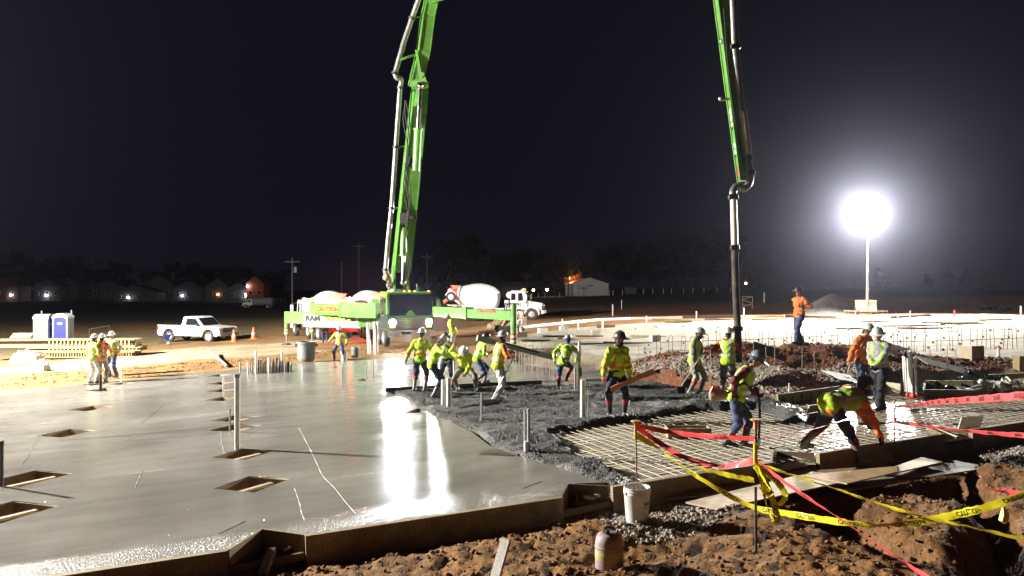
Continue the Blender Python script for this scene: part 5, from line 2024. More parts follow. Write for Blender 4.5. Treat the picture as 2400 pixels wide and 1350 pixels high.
    # boots with the taped cuff of the trousers above
    for i in (0, 1):
        mb = MB()
        a0 = kn[i] + (an[i] - kn[i]) * (.42 if tape else .80)
        cap_seg(mb, a0, an[i], .066 if tape else .056, .053)
        cap_seg(mb, an[i] - V((0, 0, .035)) - fdir[i] * .035, an[i] + fdir[i] * .165 - V((0, 0, .045)), .056, .046)
        mb.box(an[i] + fdir[i] * .06 - V((0, 0, .075)), (.075, .2, .02), (0, 0, math.atan2(-fdir[i].x, fdir[i].y)))
        queue('boot', mb, .016, [boots], t)
        if tape:
            tp = MB()
            cap_seg(tp, kn[i] + (an[i] - kn[i]) * .24, kn[i] + (an[i] - kn[i]) * .42, .075, .07)
            queue('taped_cuff', tp, .016, [tape], t, None, .005)

    def bands(me, wide=.045, arm=True, x_lim=.2, g=.0):
        n = len(me.polygons)
        c = np.zeros(n * 3)
        me.polygons.foreach_get('center', c)
        c = c.reshape(-1, 3) - np.array(pv)
        lx, lz = c @ np.array(tx), c @ np.array(tz)
        ly = c @ np.array(ty)
        mi = np.zeros(n, np.int32)
        tor = (np.abs(lx) < x_lim)
        mi[tor & (lz > .10) & (lz < .10 + wide)] = 1
        mi[tor & (np.abs(np.abs(lx) - .105) < wide * .5) & (lz > .10)] = 1
        if arm:
            for i in (0, 1):
                for (a, b, f0) in ((sh[i], el[i], .62), (el[i], wr[i], .35)):
                    d = b - a
                    L = d.length
                    d = d / L
                    pc = c + np.array(pv) - np.array(a)
                    s_ = pc @ np.array(d)
                    r_ = np.linalg.norm(pc - s_[:, None] * np.array(d), axis=1)
                    mi[(~tor) & (r_ < .1) & (np.abs(s_ - f0 * L) < .028)] = 1
        me.polygons.foreach_set('material_index', mi)

    mb = MB()
    torso(mb, .034, 2 if sleeves is None else 0)
    name = 'shirt' if top not in ('orangefab',) else 'hooded_sweatshirt'
    if top == 'orangefab':
        cap_seg(mb, neck - ty * .06 - tx * .06, neck - ty * .06 + tx * .06, .06, .06)
    ell(mb, pv - tz * .05, (.195, .155, .10), Bt)
    queue(name, mb, voxel, [top, top_bands or top], t, (lambda me: bands(me)) if top_bands else None, .017)
    if sleeves:
        mb = MB()
        for i in (0, 1):
            cap_seg(mb, sh[i], el[i], .074, .06)
            cap_seg(mb, el[i], wr[i] + (el[i] - wr[i]) * .06, .06, .044)
        queue('sleeves', mb, voxel, [sleeves], t, None, .009)
    if vest:
        mb = MB()
        ell(mb, pv - tz * .02, (.222, .186, .14), Bt)
        ell(mb, waist + tz * .04, (.215, .170, .18), Bt)
        ell(mb, chest - tz * .0, (.228, .178, .225), Bt)
        cap_seg(mb, sh[0] + tx * .07, sh[1] - tx * .07, .108, .108)
        for sg in (-1, 1):
            cap_seg(mb, neck + tx * sg * .055 - tz * .03, sh[(sg + 1) // 2] - tx * sg * .035, .07, .095)
        queue('safety_vest', mb, voxel, [vest, vest_band], t, lambda me: bands(me, .05, False, .3), .006)
    # hands or gloves with separate fingers
    for i in (0, 1):
        d = (wr[i] - el[i]).normalized()
        if grips[i] == 'open':
            d = (d + V((0, 0, -.5))).normalized()
        x_ = rt if abs(d.dot(rt)) < .9 else up
        pn = d.cross(fwd if abs(d.dot(fwd)) < .8 else up)
        pn.normalize()
        sg = (-1, 1)[i]
        zax = pn
        # palm faces the body
        if zax.dot(rt) * sg < 0 and abs(d.dot(rt)) < .9:
            zax = -zax
        yax = d
        xax = yax.cross(zax)
        Mh = Matrix((xax * (1 if True else 1), yax, zax)).transposed().to_4x4()
        Mh.translation = wr[i] - d * .01
        Sx = Matrix.Diagonal((-1 if (xax.dot(fwd) > 0) else 1, 1, 1, 1)) @ Matrix.Scale(1.14 if gloves else 1.0, 4)
        o = link('glove' if gloves else 'hand', hand_copy(grips[i], gloves or 'skin'), t if gloves else body)
        o.matrix_local = Mh @ Sx
    if mask:
        mb = MB()
        ell(mb, hc - hz_ * .05 + hy * .022, (.07, .086, .07), Hd)
        cap_seg(mb, neck - tz * .02 + ty * .01, hc - hz_ * .06, .078, .072)
        ell(mb, hc + hz_ * .03 - hy * .02, (.083, .095, .094), Hd)
        queue('face_mask', mb, .012, [mask], t, None, .004)
    if hat:
        h = link('hard_hat', hat_mesh(hat, full), t)
        m4 = (Hd @ Matrix.Rotation(R(6), 3, 'X')).to_4x4()
        m4.translation = hc + hz_ * .062 + hy * .006
        h.matrix_local = m4
    t['_'] = 0
    del t['_']
    return t, dict(wr=wr, sh=sh, pv=pv, hc=hc, an=an, s=s, base=Vector(base))


def bw(info, p):
    """person-local point to the world"""
    return info['base'] + Vector(p) * info['s']


def at(u, v, up=0.0, dy=0.0):
    p = G(u, v)
    return Vector((p.x, p.y + dy, float(plane(p.x)) + up))


PP = {}
# -- screed gang in the middle (x, z read off the picture at each man's distance)
PP['A'] = person(at(983, 917), 'worker seen from behind in lime vest with orange stripes, left arm hanging', 1.05, -12, (.02, 0, .93), 8, 0, 0, (8, -10),
                 [(-.15, .02, 0), (.15, .0, 0)], [(-.40, -.05, .86), (.36, .38, .98)], grips=('open', 'grip'), top='lime', top_bands='orangefab', hat='hatwhite', pants='navy', gloves='blackfab')
PP['B'] = person(at(1016, 929), 'stooping worker in lime shirt and white hat, knees bent, facing right', 1.03, -82, (-.02, 0, .87), 14, 0, 0, (38, 0),
                 [(.03, .16, 0), (.02, -.14, -.02)], [(.36, .10, 1.32), (.34, -.12, 1.34)], grips=('grip', 'grip'), top='lime', top_bands=None, hat='hatwhite', pants='navy', gloves='blackfab',
                 knee=[(1, .1, 0), (1, -.1, 0)])
PP['C'] = person(at(1049, 909), 'worker with dark face mask behind the stooping one, facing the camera', .97, 165, (0, 0, .92), 10, 0, 0, (14, 10),
                 [(.20, .05, 0), (-.14, -.02, 0)], [(.02, -.30, 1.10), (-.12, -.28, 1.22)], grips=('grip', 'grip'), top='lime', top_bands='silver', mask='blackfab', hat='hatdark', pants='navy', gloves='blackfab')
PP['D'] = person(at(1062, 828, -.05), 'worker in yellow top and cap standing farther back beside the truck, looking left', 1.08, 95, (.02, 0, .98), 16, 0, 0, (25, 0),
                 [(.08, -.08, 0), (.02, .1, 0)], [(-.02, -.14, .82), (0, .16, .85)], top='yellowfab', top_bands=None, vest='yellowfab', hat='whitefab', full=False, pants='greyfab', tape=None, boots='bootdark', gloves=None)
PP['E'] = person(at(1092, 915), 'crouching worker in dirty yellow shirt gripping the upright pole, white hat lowered', 1.0, 178, (-.03, .04, .70), 42, 0, 0, (30, 8),
                 [(.30, -.05, -.02), (-.24, .02, 0)], [(.02, -.40, .55), (-.34, -.28, 1.36)], grips=('grip', 'grip'), top='yellowfab', top_bands=None, hat='hatwhite', pants='greyfab', tape='redfab',
                 knee=[(.5, -1, 0), (-.5, -1, 0)])
PP['F'] = person(at(1117, 899), 'worker with purple bandana lunging to the right in a lime shirt', .99, -62, (.02, 0, .80), 20, 6, 0, (12, -10),
                 [(.26, .12, .0), (-.04, -.06, 0)], [(.40, .25, .98), (.34, -.05, .92)], grips=('grip', 'grip'), top='lime', top_bands='silver', mask='purplefab', hat='hatdark', pants='jeans', boots='boot',
                 knee=[(1, .2, .3), (1, -.2, 0)])
PP['G'] = person(at(1166, 941), 'worker with orange sleeves, yellow vest and white trousers holding a lute handle', 1.04, -68, (.02, .0, .93), 8, 0, 0, (4, 6),
                 [(-.02, .16, 0), (-.06, -.10, 0)], [(.34, .14, 1.24), (.40, -.08, 1.16)], grips=('grip', 'grip'), top='orangefab', top_bands=None, vest='yellowfab', hat='hatwhite', mask='blackfab',
                 pants='whitefab', tape=None, boots='bootdark')
PP['H'] = person(at(1317, 914), 'worker seen from behind wading away through the slab in lime shirt, right knee raised', .95, -14, (.05, 0, .86), 24, 8, 0, (10, -10),
                 [(-.10, -.02, 0), (.16, .20, .24)], [(-.22, .06, .88), (.46, .24, .86)], top='lime', top_bands='silver', hat='hatgrey', mask='bluefab', pants='jeans', gloves='greyfab', boots='bootdark',
                 elbow=[(-1, -.4, 0), (1, .2, .1)], tape='redfab')
PP['I'] = person(at(1446, 978), 'worker in black face mask and red gloves carrying an orange board', 1.07, -166, (0, 0, .94), 3, 0, 0, (10, 38),
                 [(.16, .02, 0), (-.15, -.03, 0)], [(.27, -.14, .80), (-.30, -.06, .86)], grips=('grip', 'open'), top='lime', top_bands='orangefab', mask='blackfab', hat='hatdark', full=True,
                 pants='navy', boots='bootdark', knee=[(.3, -1, 0), (-.5, -1, 0)], fy=(-10, 25))
PP['J'] = person(at(1628, 923, -.02), 'worker in grey sleeves and lime vest leaning on a shovel before the gravel', 1.0, -128, (.0, 0, .93), 6, 0, 0, (18, 14),
                 [(.14, -.02, 0), (-.12, .04, 0)], [(.20, -.24, 1.24), (-.06, -.22, .80)], grips=('grip', 'grip'), top='greyfab', top_bands=None, vest='lime', mask='blackfab', hat='hatgrey', pants='whitegrey')
PP['K'] = person(at(1704, 925, -.02), 'worker with white neck flap hat, red sleeves and lime vest guiding the hose', .98, -38, (.0, 0, .94), 6, 0, 0, (4, -14),
                 [(-.14, 0, 0), (.14, .05, 0)], [(-.05, .32, 1.15), (.28, .18, 1.24)], grips=('grip', 'grip'), top='redfab', top_bands=None, vest='lime', hat='hatwhite', pants='greyfab')
PP['L'] = person(at(1722, 1036, -.10), 'worker in maroon shirt and blue hat holding a concrete vibrator', 1.05, -112, (.02, 0, .93), 24, 0, 0, (26, 0),
                 [(.15, -.06, 0), (-.13, .06, 0)], [(.36, -.16, .96), (-.10, -.32, .98)], grips=('grip', 'grip'), top='maroon', top_bands=None, vest='lime', hat='hatblue', pants='jeans', boots='bootdark', gloves='blackfab')
_m = GG(1873, 806)
PP['M'] = person(_m, 'man in orange hoodie standing on the red dirt mound, looking left', 1.0, 120, (0, 0, .95), 0, 0, 0, (0, -10),
                 [(-.09, -.02, 0), (.11, .04, 0)], [(.0, -.22, 1.2), (.16, -.2, 1.26)][::1], grips=('grip', 'grip'), top='orangefab', top_bands=None, hat='hatdark', pants='jeans', tape=None, boots='bootdark', gloves='redfab',
                 group='men watching the pour')
PP['N'] = person(at(2022, 928, -.08), 'man in orange hoodie and white hat with a hand tool, left of the grey sweater', 1.05, -160, (0, 0, .95), 4, 0, 0, (18, 30),
                 [(.11, 0, 0), (-.10, .05, 0)], [(.16, -.12, .98), (-.36, -.05, .86)], grips=('open', 'grip'), top='orangefab', top_bands=None, hat='hatwhite', pants='jeans', tape=None, boots='boot', gloves=None, group='men watching the pour')
PP['O'] = person(at(2062, 953, -.10), 'man in grey sweater and black trousers with hands joined, white hat', 1.06, 130, (.0, 0, .95), 5, 0, 0, (16, 10),
                 [(-.06, -.1, 0), (.10, .06, 0)], [(-.22, -.2, .98), (-.20, -.12, .96)], grips=('grip', 'grip'), top='sweater', top_bands='lime', hat='hatwhite', pants='blackfab', tape=None, boots='bootdark', gloves='blackfab', group='men watching the pour')
_p = G(2006, 1093, -.37)
_p = Vector((_p.x - .36, _p.y - .30, float(plane(_p.x)) - .36))
PP['P'] = person(_p, 'worker bent right over the form board in orange sleeves and lime vest', 1.12, -76, (-.14, .14, .99), 76, 0, 0, (-10, -6),
                 [(-.46, .42, .24), (.33, -.02, 0)], [(.66, .06, .30), (.72, -.04, .18)], grips=('open', 'open'), top='orangefab', top_bands=None, vest='lime', hat='hatdark', hood=False, mask='blackfab', pants='navy', boots='boot', spin=28,
                 knee=[(.6, .3, .2), (.7, -.6, .3)], gloves='blackfab', elbow=[(-.2, .3, .2), (-.2, -.5, .2)])
# -- trio at the left
PP['Q'] = person(at(218, 898), 'man in pale lime shirt and white trousers at the left of the trio, back turned', 1.0, -20, (0, 0, .95), 2, 0, 0, (6, 0),
                 top='yellowfab', top_bands='whitefab', hat='hatwhite', pants='whitefab', tape=None, boots='boot', gloves=None, group='trio of men at the left')
PP['R'] = person(at(238, 897), 'man in orange shirt in the middle of the trio, back turned', 1.0, 5, (0, 0, .95), 2, 0, 0, (6, 0),
                 [(-.11, 0, 0), (.13, .03, 0)], [(-.2, .3, 1.05), (.25, .25, 1.0)], top='orangefab', top_bands='whitefab', hat='hatwhite', pants='greyfab', tape=None, boots='bootdark', gloves=None, group='trio of men at the left')
PP['S'] = person(at(264, 884), 'man in lime vest and jeans at the right of the trio, facing the camera', 1.0, 160, (0, 0, .95), 0, 0, 0, (6, 10),
                 [(.16, 0, 0), (-.12, .02, 0)], [(.24, -.05, .95), (-.24, -.1, .98)], top='whitefab', top_bands=None, vest='limevest', hat='hatwhite', pants='jeans', tape=None, boots='bootdark', gloves=None, group='trio of men at the left')
# -- far workers
PP['T'] = person(at(796, 843, -.07), 'worker in lime jacket and blue face mask with legs apart near the grey bin', .92, 172, (-.02, 0, .90), 8, -6, 0, (10, 0),
                 [(.30, -.08, .02), (-.22, -.1, 0)], [(.36, -.1, .88), (-.52, -.1, .98)], top='yellowfab', top_bands='silver', mask='bluefab', hat='whitefab', full=False, pants='jeans', gloves='bluefab', boots='bootdark')
PP['U'] = person(at(762, 801, -.07), 'worker standing under the sign panel, only yellow top and dark trousers showing', 1.02, 20, (0, 0, .95), 2,
                 top='yellowfab', top_bands=None, hat='hatwhite', pants='navy', tape=None, boots='bootdark')
PP['V'] = person(at(1217, 783, -.06), 'worker in white and orange clothing right of the outrigger leg by the loader', 1.0, 40, (0, 0, .95), 2,
                 top='whitefab', top_bands='orangefab', vest=None, hat='hatwhite', pants='whitefab', tape=None, boots='bootdark')
flush()


# ------------------------------------------------------------------ what the workers hold
def stick(name, label, cat, p, q, r=.018, mname='woodpale', group=None):
    p, q = Vector(p), Vector(q)
    t = thing(name, label, cat, p, 0, group)
    MB().tube([(0, 0, 0), q - p], r, 8).build('shaft', mname, t, True)
    return t, q - p


def hold(key, i, off=(0, 0, 0)):
    inf = PP[key][1]
    return bw(inf, inf['wr'][i]) + Vector(off)


# orange board in the hand of the masked worker
h = hold('I', 0, (0, -.06, -.09))
a = h + Vector((-.46, -.10, -.20))
b = h + Vector((.54, .12, .20))
tag(MB().beam(a, b, .05, .10).build('straightedge_board', 'woodorange'), 'orange board tilted across the masked worker legs', 'board')
# shovels
h1, h2 = hold('J', 0, (0, -.05, -.02)), hold('J', 1, (0, -.05, -.05))
d = (h2 - h1).normalized()
e = h1 + d * 1.15
t, v_ = stick('shovel', 'shovel held point down by the worker before the gravel', 'shovel', h1 - d * .08, e)
MB().add([(v_.x - .11, v_.y, v_.z), (v_.x + .11, v_.y, v_.z), (v_.x + .10, v_.y - .03, v_.z - .26), (v_.x, v_.y - .02, v_.z - .32), (v_.x - .10, v_.y - .03, v_.z - .26),
          (v_.x - .11, v_.y + .012, v_.z), (v_.x + .11, v_.y + .012, v_.z), (v_.x + .10, v_.y - .018, v_.z - .26), (v_.x, v_.y - .008, v_.z - .32), (v_.x - .10, v_.y - .018, v_.z - .26)],
         [(0, 1, 2, 3, 4), (9, 8, 7, 6, 5), (0, 5, 6, 1), (1, 6, 7, 2), (2, 7, 8, 3), (3, 8, 9, 4), (4, 9, 5, 0)]).build('blade', 'darkmetal', t)
h1 = at(1190, 906, .42)
t, v_ = stick('come_along_rake', 'pale rake handle slanting behind the white trousered worker', 'rake', at(1150, 946, .03), hold('G', 1, (0, 0, -.05)), .02, 'pvc')
MB().box((0, 0, .03), (.5, .03, .12), (0, 0, .3)).build('rake_blade', 'steel', t)
# lute beam from the gang across to the right
t = thing('bull_float', 'long grey float beam held level across the gang, right of the crouching worker', 'float', P(1118, 792, 23.4))
MB().beam((0, 0, 0), P(1296, 838, 24.6) - P(1118, 792, 23.4), .10, .17).build('beam', 'greypipe', t)
MB().beam(P(1170, 800, 23.7) - P(1118, 792, 23.4), P(1262, 826, 24.2) - P(1118, 792, 23.4) + Vector((0, -.08, .0)), .05, .05).build('handle_bar', 'black', t)
# upright pole by the crouching worker
p = at(1066, 913)
tag(MB().tube([p, P(1062, 786, p.y)], .032, 10).build('grade_pole', 'pvc', None, True), 'upright white grade pole gripped by the crouching worker', 'pole')
# screed board lying on the concrete at the left end of the gang
a, b = at(905, 917, .05), at(1270, 900, .05)
tag(MB().beam(a, b, .06, .13).build('screed_board', 'darkmetal'), 'long dark screed board on the slab at the gang feet', 'screed')
# vibrator carried by the blue hat worker
h = hold('L', 1, (-.28, .05, -.02))
t = thing('concrete_vibrator', 'concrete vibrator motor and hose slung at the blue hat worker side', 'vibrator', h)
MB().lathe([(.07, -.16), (.095, -.12), (.1, .1), (.06, .16)], 14, Matrix.Rotation(R(80), 4, 'Y')).build('motor', 'tan', t, True)
MB().box((-.06, 0, .12), (.16, .14, .1)).build('fuel_tank', 'redplastic', t)
MB().tube([(-.16, -.05, .05), (-.12, -.08, .16), (.22, -.1, .1), (.4, -.12, .08)], .015, 6).tube([(-.16, .05, .05), (-.3, .05, -.08), (-.42, .0, -.12)], .013, 6).build('carry_handle', 'steel', t, True)
hh = hold('L', 0) - h
hs = spline([(.12, 0, 0), (.4, -.1, .22), hh + Vector((-.15, 0, .12)), hh, hh + Vector((.03, 0, -.4)), hh + Vector((.02, .02, -.82))], 6)
MB().tube(hs, .022, 8).build('flexible_hose', 'black', t, True)
MB().tube([hs[-1], hs[-1] + Vector((0, 0, -.22))], .03, 8).build('vibrator_head', 'steel', t, True)
# hand tools of the watching man
h = hold('N', 1, (0, -.04, -.08))
t, v_ = stick('hand_tool', 'hand hammer hanging from the orange hooded man hand by the grey sweater', 'hammer', h, h + Vector((-.08, 0, -.30)), .016)
MB().box(v_, (.05, .16, .05)).build('hammer_head', 'steel', t)
h = hold('M', 0, (0, -.06, .0))
tag(MB().box(h, (.09, .03, .17)).build('handset', 'greenpaper'), 'small green and white packet in the hand of mound man', 'packet')
# pocket level of the board carrier, belt pouch
# ------------------------------------------------------------------ far buildings, poles, trees
def pole(u, v_base, v_top, Y, label, r=.13, transformer=False, arm=True):
    b = P(u, v_base, Y)
    z = gz(b.x, b.y)
    h = P(u, v_top, Y).z - z
    t = thing('utility_pole', label, 'utility pole', (b.x, b.y, z), 0, 'utility poles far off')
    MB().tube([(0, 0, -.3), (0, 0, h)], [r, r * .65], 8).build('post', 'pole', t, True)
    if arm:
        MB().box((0, 0, h - .6), (2.2, .12, .14)).build('crossarm', 'pole', t)
    if transformer:
        MB().lathe([(.2, 0), (.24, .05), (.24, .8), (.2, .85)], 12, Matrix.Translation((.5, -.1, h - 2.2))).build('transformer', 'greyplastic', t, True)
    return t


pole(685, 705, 604, 110, 'utility pole with a transformer left of the mixer trucks', .16, True)
pole(801, 690, 614, 120, 'thin pole directly above the left mixer drum', .09, False, False)
pole(841, 690, 570, 150, 'tall dark pole between the two left mixer drums', .16)
pole(1001, 690, 594, 130, 'pole just right of the raised boom foot', .12)
pole(1234, 690, 640, 150, 'short pole behind the right mixer cab', .1)
pole(1332, 694, 600, 205, 'pole in front of the pale metal shed', .14)
pole(1647, 690, 605, 190, 'dim pole left of the drop hose', .12)


def house(u, v, Y, w, d, hh, rh, wall, label, rz=0.0, lampk=None, gable=True, chimney=False):
    p = P(u, v, Y)
    z = gz(p.x, p.y)
    t = thing('house', label, 'house', (p.x, p.y, z), rz, 'dark houses on the skyline')
    MB().box((0, 0, hh / 2), (w, d, hh)).build('wall', wall, t)
    g = MB().prism([(-w / 2 - .4, hh), (w / 2 + .4, hh), (0, hh + rh)], -d / 2 - .4, d / 2 + .4, frame((0, 0, 0), (1, 0, 0), (0, 0, 1)))
    rf = g.build('roof', 'roofing', t)
    MB().prism([(-w / 2 + .2, hh + .05), (w / 2 - .2, hh + .05), (0, hh + rh - .3)], .0, .06, frame((0, -d / 2 - .36, 0), (1, 0, 0), (0, 0, 1))).build('gable', wall, t)
    if chimney:
        MB().box((w * .3, 0, hh + rh * .7), (1.2, 1.2, rh * 1.2)).build('chimney', 'siding', rf)
    for k in range(max(2, int(w / 3.5))):
        x = -w / 2 + w * (k + .5) / max(2, int(w / 3.5))
        f_ = MB().box((x, -d / 2 - .05, hh * .5), (1.2, .1, 1.5)).build('window', 'white', t)
        MB().box((x, -d / 2 - .105, hh * .5), (1.0, .02, 1.3)).build('pane', 'glass', f_)
    MB().box((w * .08, -d / 2 - .05, 1.05), (1.0, .1, 2.1)).build('door', 'wooddark', t)
    if lampk:
        x, zz, r_, m_, e = lampk
        l0 = MB().ball((x, -d / 2 - .5, zz), r_, 8, 6).build('porch_light', m_, t, True)
        if e:
            lamp('porch_lamp', 'POINT', (x, -d / 2 - 1.2, zz), e, (.85, .92, 1) if m_ == 'porchlamp' else (1, .5, .2), .2, t)
    return t


house(28, 703, 300, 10, 9, 6, 3.4, 'brick', 'brick house at far left with a bright white lamp at its corner', .1, (2.2, 2.4, .4, 'porchlamp', 48))
house(128, 702, 310, 12, 9, 6, 3.2, 'siding', 'dark house with a glaring lamp left of the lit doorway house', -.1, (0, 2.2, .45, 'porchlamp', 48))
house(175, 700, 315, 8, 9, 6.5, 3, 'siding', 'house with tall lit doorway, left of the long dark row', .0, (-.8, 2.6, .55, 'porchlamp', 10))
house(262, 698, 330, 14, 9, 5.5, 3.4, 'siding', 'dim gabled house between lit doorway house and chimney house', .2)
house(330, 702, 300, 16, 9, 3.5, 3, 'siding', 'low dark house with a row of small white lights', .0, (-2.5, 1.4, .4, 'porchlamp', 4))
house(385, 700, 320, 13, 9, 7, 4, 'siding', 'dark house with pale chimney and gable', -.1, (-4, 1.8, .34, 'porchlamp', 12), chimney=True)
house(450, 698, 310, 12, 9, 5, 3.2, 'siding', 'dim house with a lone small lamp, right of the chimney house', .1, (-2.3, 2, .35, 'porchlamp', 8))
house(520, 697, 300, 10, 9, 5.5, 3.5, 'siding', 'dim house with a lit window left of the red house', .0, (.4, 2.6, .45, 'warmlamp', 12))
house(568, 697, 290, 9, 9, 4.6, 2.8, 'siding', 'small pale house touching the red brick house', .0, (3.4, 2.4, .55, 'porchlamp', 80))
house(606, 694, 282, 6.5, 8, 6.8, 3.0, 'redhouse', 'narrow red brick house lit up behind the tank truck', .0, (-2.6, 5.8, .35, 'porchlamp', 88))

p = P(1374, 694, 218)
z = gz(p.x, p.y)
t = thing('shed', 'pale metal gabled shed beyond the field', 'shed', (p.x, p.y, z), .05)
MB().box((0, 0, 1.75), (10.6, 14, 3.5)).build('wall', 'shed', t)
MB().prism([(-5.6, 3.45), (5.6, 3.45), (0, 5.25)], -7.3, 7.3, frame((0, 0, 0), (1, 0, 0), (0, 0, 1))).build('roof', 'shed', t)
MB().box((0, -7.05, 3.0), (1.6, .1, .25)).build('vent', 'darkmetal', t)
MB().box((-3.2, -7.06, 1.8), (.14, .1, 3.4)).build('downpipe', 'greyplastic', t)
p = P(1478, 692, 225)
t = thing('small_shed', 'small grey shed right of the gabled metal shed', 'shed', (p.x, p.y, gz(p.x, p.y)), 0)
MB().box((0, 0, 1.0), (3.0, 3, 2.0)).build('wall', 'siding', t)
MB().box((0, 0, 2.05), (3.3, 3.3, .14)).build('roof', 'roofing', t)
for (u, v, Y, m_, lab, e) in ((1250, 680, 232, 'warmlamp', 'warm lamp on a post left of the metal shed', 60), (1282, 679, 236, 'porchlamp', 'white lamp on a post left of the metal shed', 60), (1748, 664, 260, 'warmlamp', 'faint warm lamp on a post right of the drop hose', 30)):
    p = P(u, v, Y)
    z = gz(p.x, p.y)
    t = thing('yard_lamp', lab, 'lamp post', (p.x, p.y, z))
    MB().tube([(0, 0, 0), (0, 0, p.z - z)], .06, 6).build('post', 'pole', t)
    MB().ball((0, 0, p.z - z), .42 if m_ == 'warmlamp' else .38, 8, 6).build('lamp_head', m_, t, True)

# long low house row behind the right mixer
for (u, Y, w, h_, lab) in ((1165, 240, 10, 3.0, 'dim low building behind the right mixer drum'), (1205, 236, 7, 3.4, 'dim low building behind the right mixer cab')):
    p = P(u, 690, Y)
    t = thing('house', lab, 'house', (p.x, p.y, gz(p.x, p.y)), 0, 'dark houses on the skyline')
    MB().box((0, 0, h_ / 2), (w, 8, h_)).build('wall', 'siding', t)
    MB().prism([(-w / 2 - .4, h_), (w / 2 + .4, h_), (w / 2 - 1, h_ + 1.6), (-w / 2 + 1, h_ + 1.6)], -4.4, 4.4, frame((0, 0, 0), (1, 0, 0), (0, 0, 1))).build('roof', 'roofing', t)
    for k in (-1, 1):
        f_ = MB().box((k * w * .25, -4.05, 1.5), (1.2, .1, 1.2)).build('window', 'white', t)
        MB().box((k * w * .25, -4.11, 1.5), (1.0, .02, 1.0)).build('pane', 'glass', f_)

# white post and rail fence along the far field
fence = thing('field_fence', 'thin pale post fence running along the far side of the field', 'fence', (0, 0, 0))
for i, u in enumerate((1232, 1246, 1262, 1277, 1312, 1400 + 28, 1437, 1459, 1508, 1530, 1555, 1574, 1602, 1624, 1650, 1680, 1712)):
    p = P(u, 690, 205)
    z = gz(p.x, p.y)
    MB().tube([(p.x, p.y, z), (p.x, p.y, z + 1.5)], .08, 6).build('post', 'pvc', fence)
a, b = P(1232, 690, 205), P(1712, 690, 205)
for k in (.5, 1.1):
    MB().tube([(a.x, a.y, gz(a.x, a.y) + k), (b.x, b.y, gz(b.x, b.y) + k)], .025, 4).build('rail', 'pole', fence)
fence = thing('field_fence', 'long dim picket fence in front of the dark houses on the left', 'fence', (0, 0, 0))
for i in range(46):
    u = 240 + i * 9.5
    p = P(u, 700, 262)
    z = gz(p.x, p.y)
    MB().box((p.x, p.y, z + .8), (.3, .08, 1.6)).build('picket', 'siding', fence)
a, b = P(240, 700, 262.2), P(668, 700, 262.2)
MB().beam((a.x, a.y, gz(a.x, a.y) + 1.2), (b.x, b.y, gz(b.x, b.y) + 1.2), .06, .12).build('rail', 'siding', fence)


def tree_proto(seed, h, w, leaf):
    rn = random.Random(seed)
    t = thing('tree', 'x', 'tree', (0, 0, 0), 0, 'dark trees on the skyline')
    tr = MB().tube([(0, 0, -.4), (.1, 0, h * .3), (0, .1, h * .62)], [h * .022, h * .016, h * .006], 7)
    for k in range(6):
        a = rn.uniform(0, 6.28)
        z0 = h * rn.uniform(.25, .5)
        tr.tube([(0, 0, z0), (math.cos(a) * w * .3, math.sin(a) * w * .3, z0 + h * .22)], [h * .008, h * .003], 5)
    tr.build('trunk', 'bark', t, True)
    cr = MB()
    cl = [(rn.gauss(0, w * .24), rn.gauss(0, w * .24), h * rn.uniform(.32, .95)) for _ in range(26)]
    for c_ in cl:
        sz = w * rn.uniform(.10, .2)
        for _ in range(46):
            p = Vector((rn.gauss(0, 1), rn.gauss(0, 1), rn.gauss(0, .8))) * sz * .55 + Vector(c_)
            q = Euler((rn.uniform(0, 6), rn.uniform(0, 6), rn.uniform(0, 6))).to_matrix()
            s_ = rn.uniform(.25, .55) * h / 14
            cr.add([p + q @ Vector(v_) * s_ for v_ in ((-1, -.5, 0), (0, -.7, .2), (1, 0, 0), (0, .7, .2))], [(0, 1, 2, 3)])
    cr.build('crown', leaf, t)
    return t


ORD = 'first second third fourth fifth sixth seventh eighth ninth tenth eleventh twelfth thirteenth fourteenth fifteenth sixteenth seventeenth eighteenth nineteenth twentieth'.split()


def nth(i):
    """words for the i-th (from 0)"""
    if i < 20:
        return ORD[i]
    return ('twenty-' if i < 29 else 'thirty-' if i > 29 else 'thirtieth') + (ORD[(i - 20) % 10] if i != 29 else '')


protos = [tree_proto(1, 15, 11, 'leaf'), tree_proto(2, 18, 10, 'leaf'), tree_proto(3, 12, 12, 'leaf')]
rn = random.Random(11)
used = [False] * 3
spots = []
for i in range(17):
    spots.append((1020 + i * 46 + rn.uniform(-14, 14), rn.uniform(250, 300), rn.uniform(.9, 1.5), '%s dark tree from the left in the row behind the metal shed' % nth(i), 'dark trees behind the metal shed'))
for i in range(8):
    spots.append((1830 + i * 85 + rn.uniform(-20, 20), rn.uniform(230, 280), rn.uniform(.3, .5), '%s dark tree from the left beyond the light tower at far right' % nth(i), 'dark trees at the far right'))
for i in range(16):
    spots.append((-20 + i * 46 + rn.uniform(-14, 14), rn.uniform(345, 390), rn.uniform(.9, 1.35), '%s dark tree from the left behind the skyline houses' % nth(i), 'dark trees behind the houses'))
for i, (u, Y, s_, lab, grp) in enumerate(spots):
    k = rn.randrange(3)
    p = P(u, 690, Y)
    loc = (p.x, p.y, gz(p.x, p.y))
    if not used[k]:
        used[k] = True
        o = protos[k]
        o.location = loc
        o['label'] = lab
    else:
        o = dup(protos[k], loc, rn.uniform(0, 6), lab)
    o['group'] = grp
    o.scale = (s_,) * 3
at_ = tree_proto(9, 7, 5, 'leafautumn')
p = P(1352, 684, 232)
at_.location = (p.x, p.y, gz(p.x, p.y))
at_['label'] = 'orange lamplit treetop showing over the metal shed roof'
lamp('street_lamp', 'POINT', (p.x - 2.5, p.y - 3.5, gz(p.x, p.y) + 5.6), 2200, (1, .42, .12), .2, None)
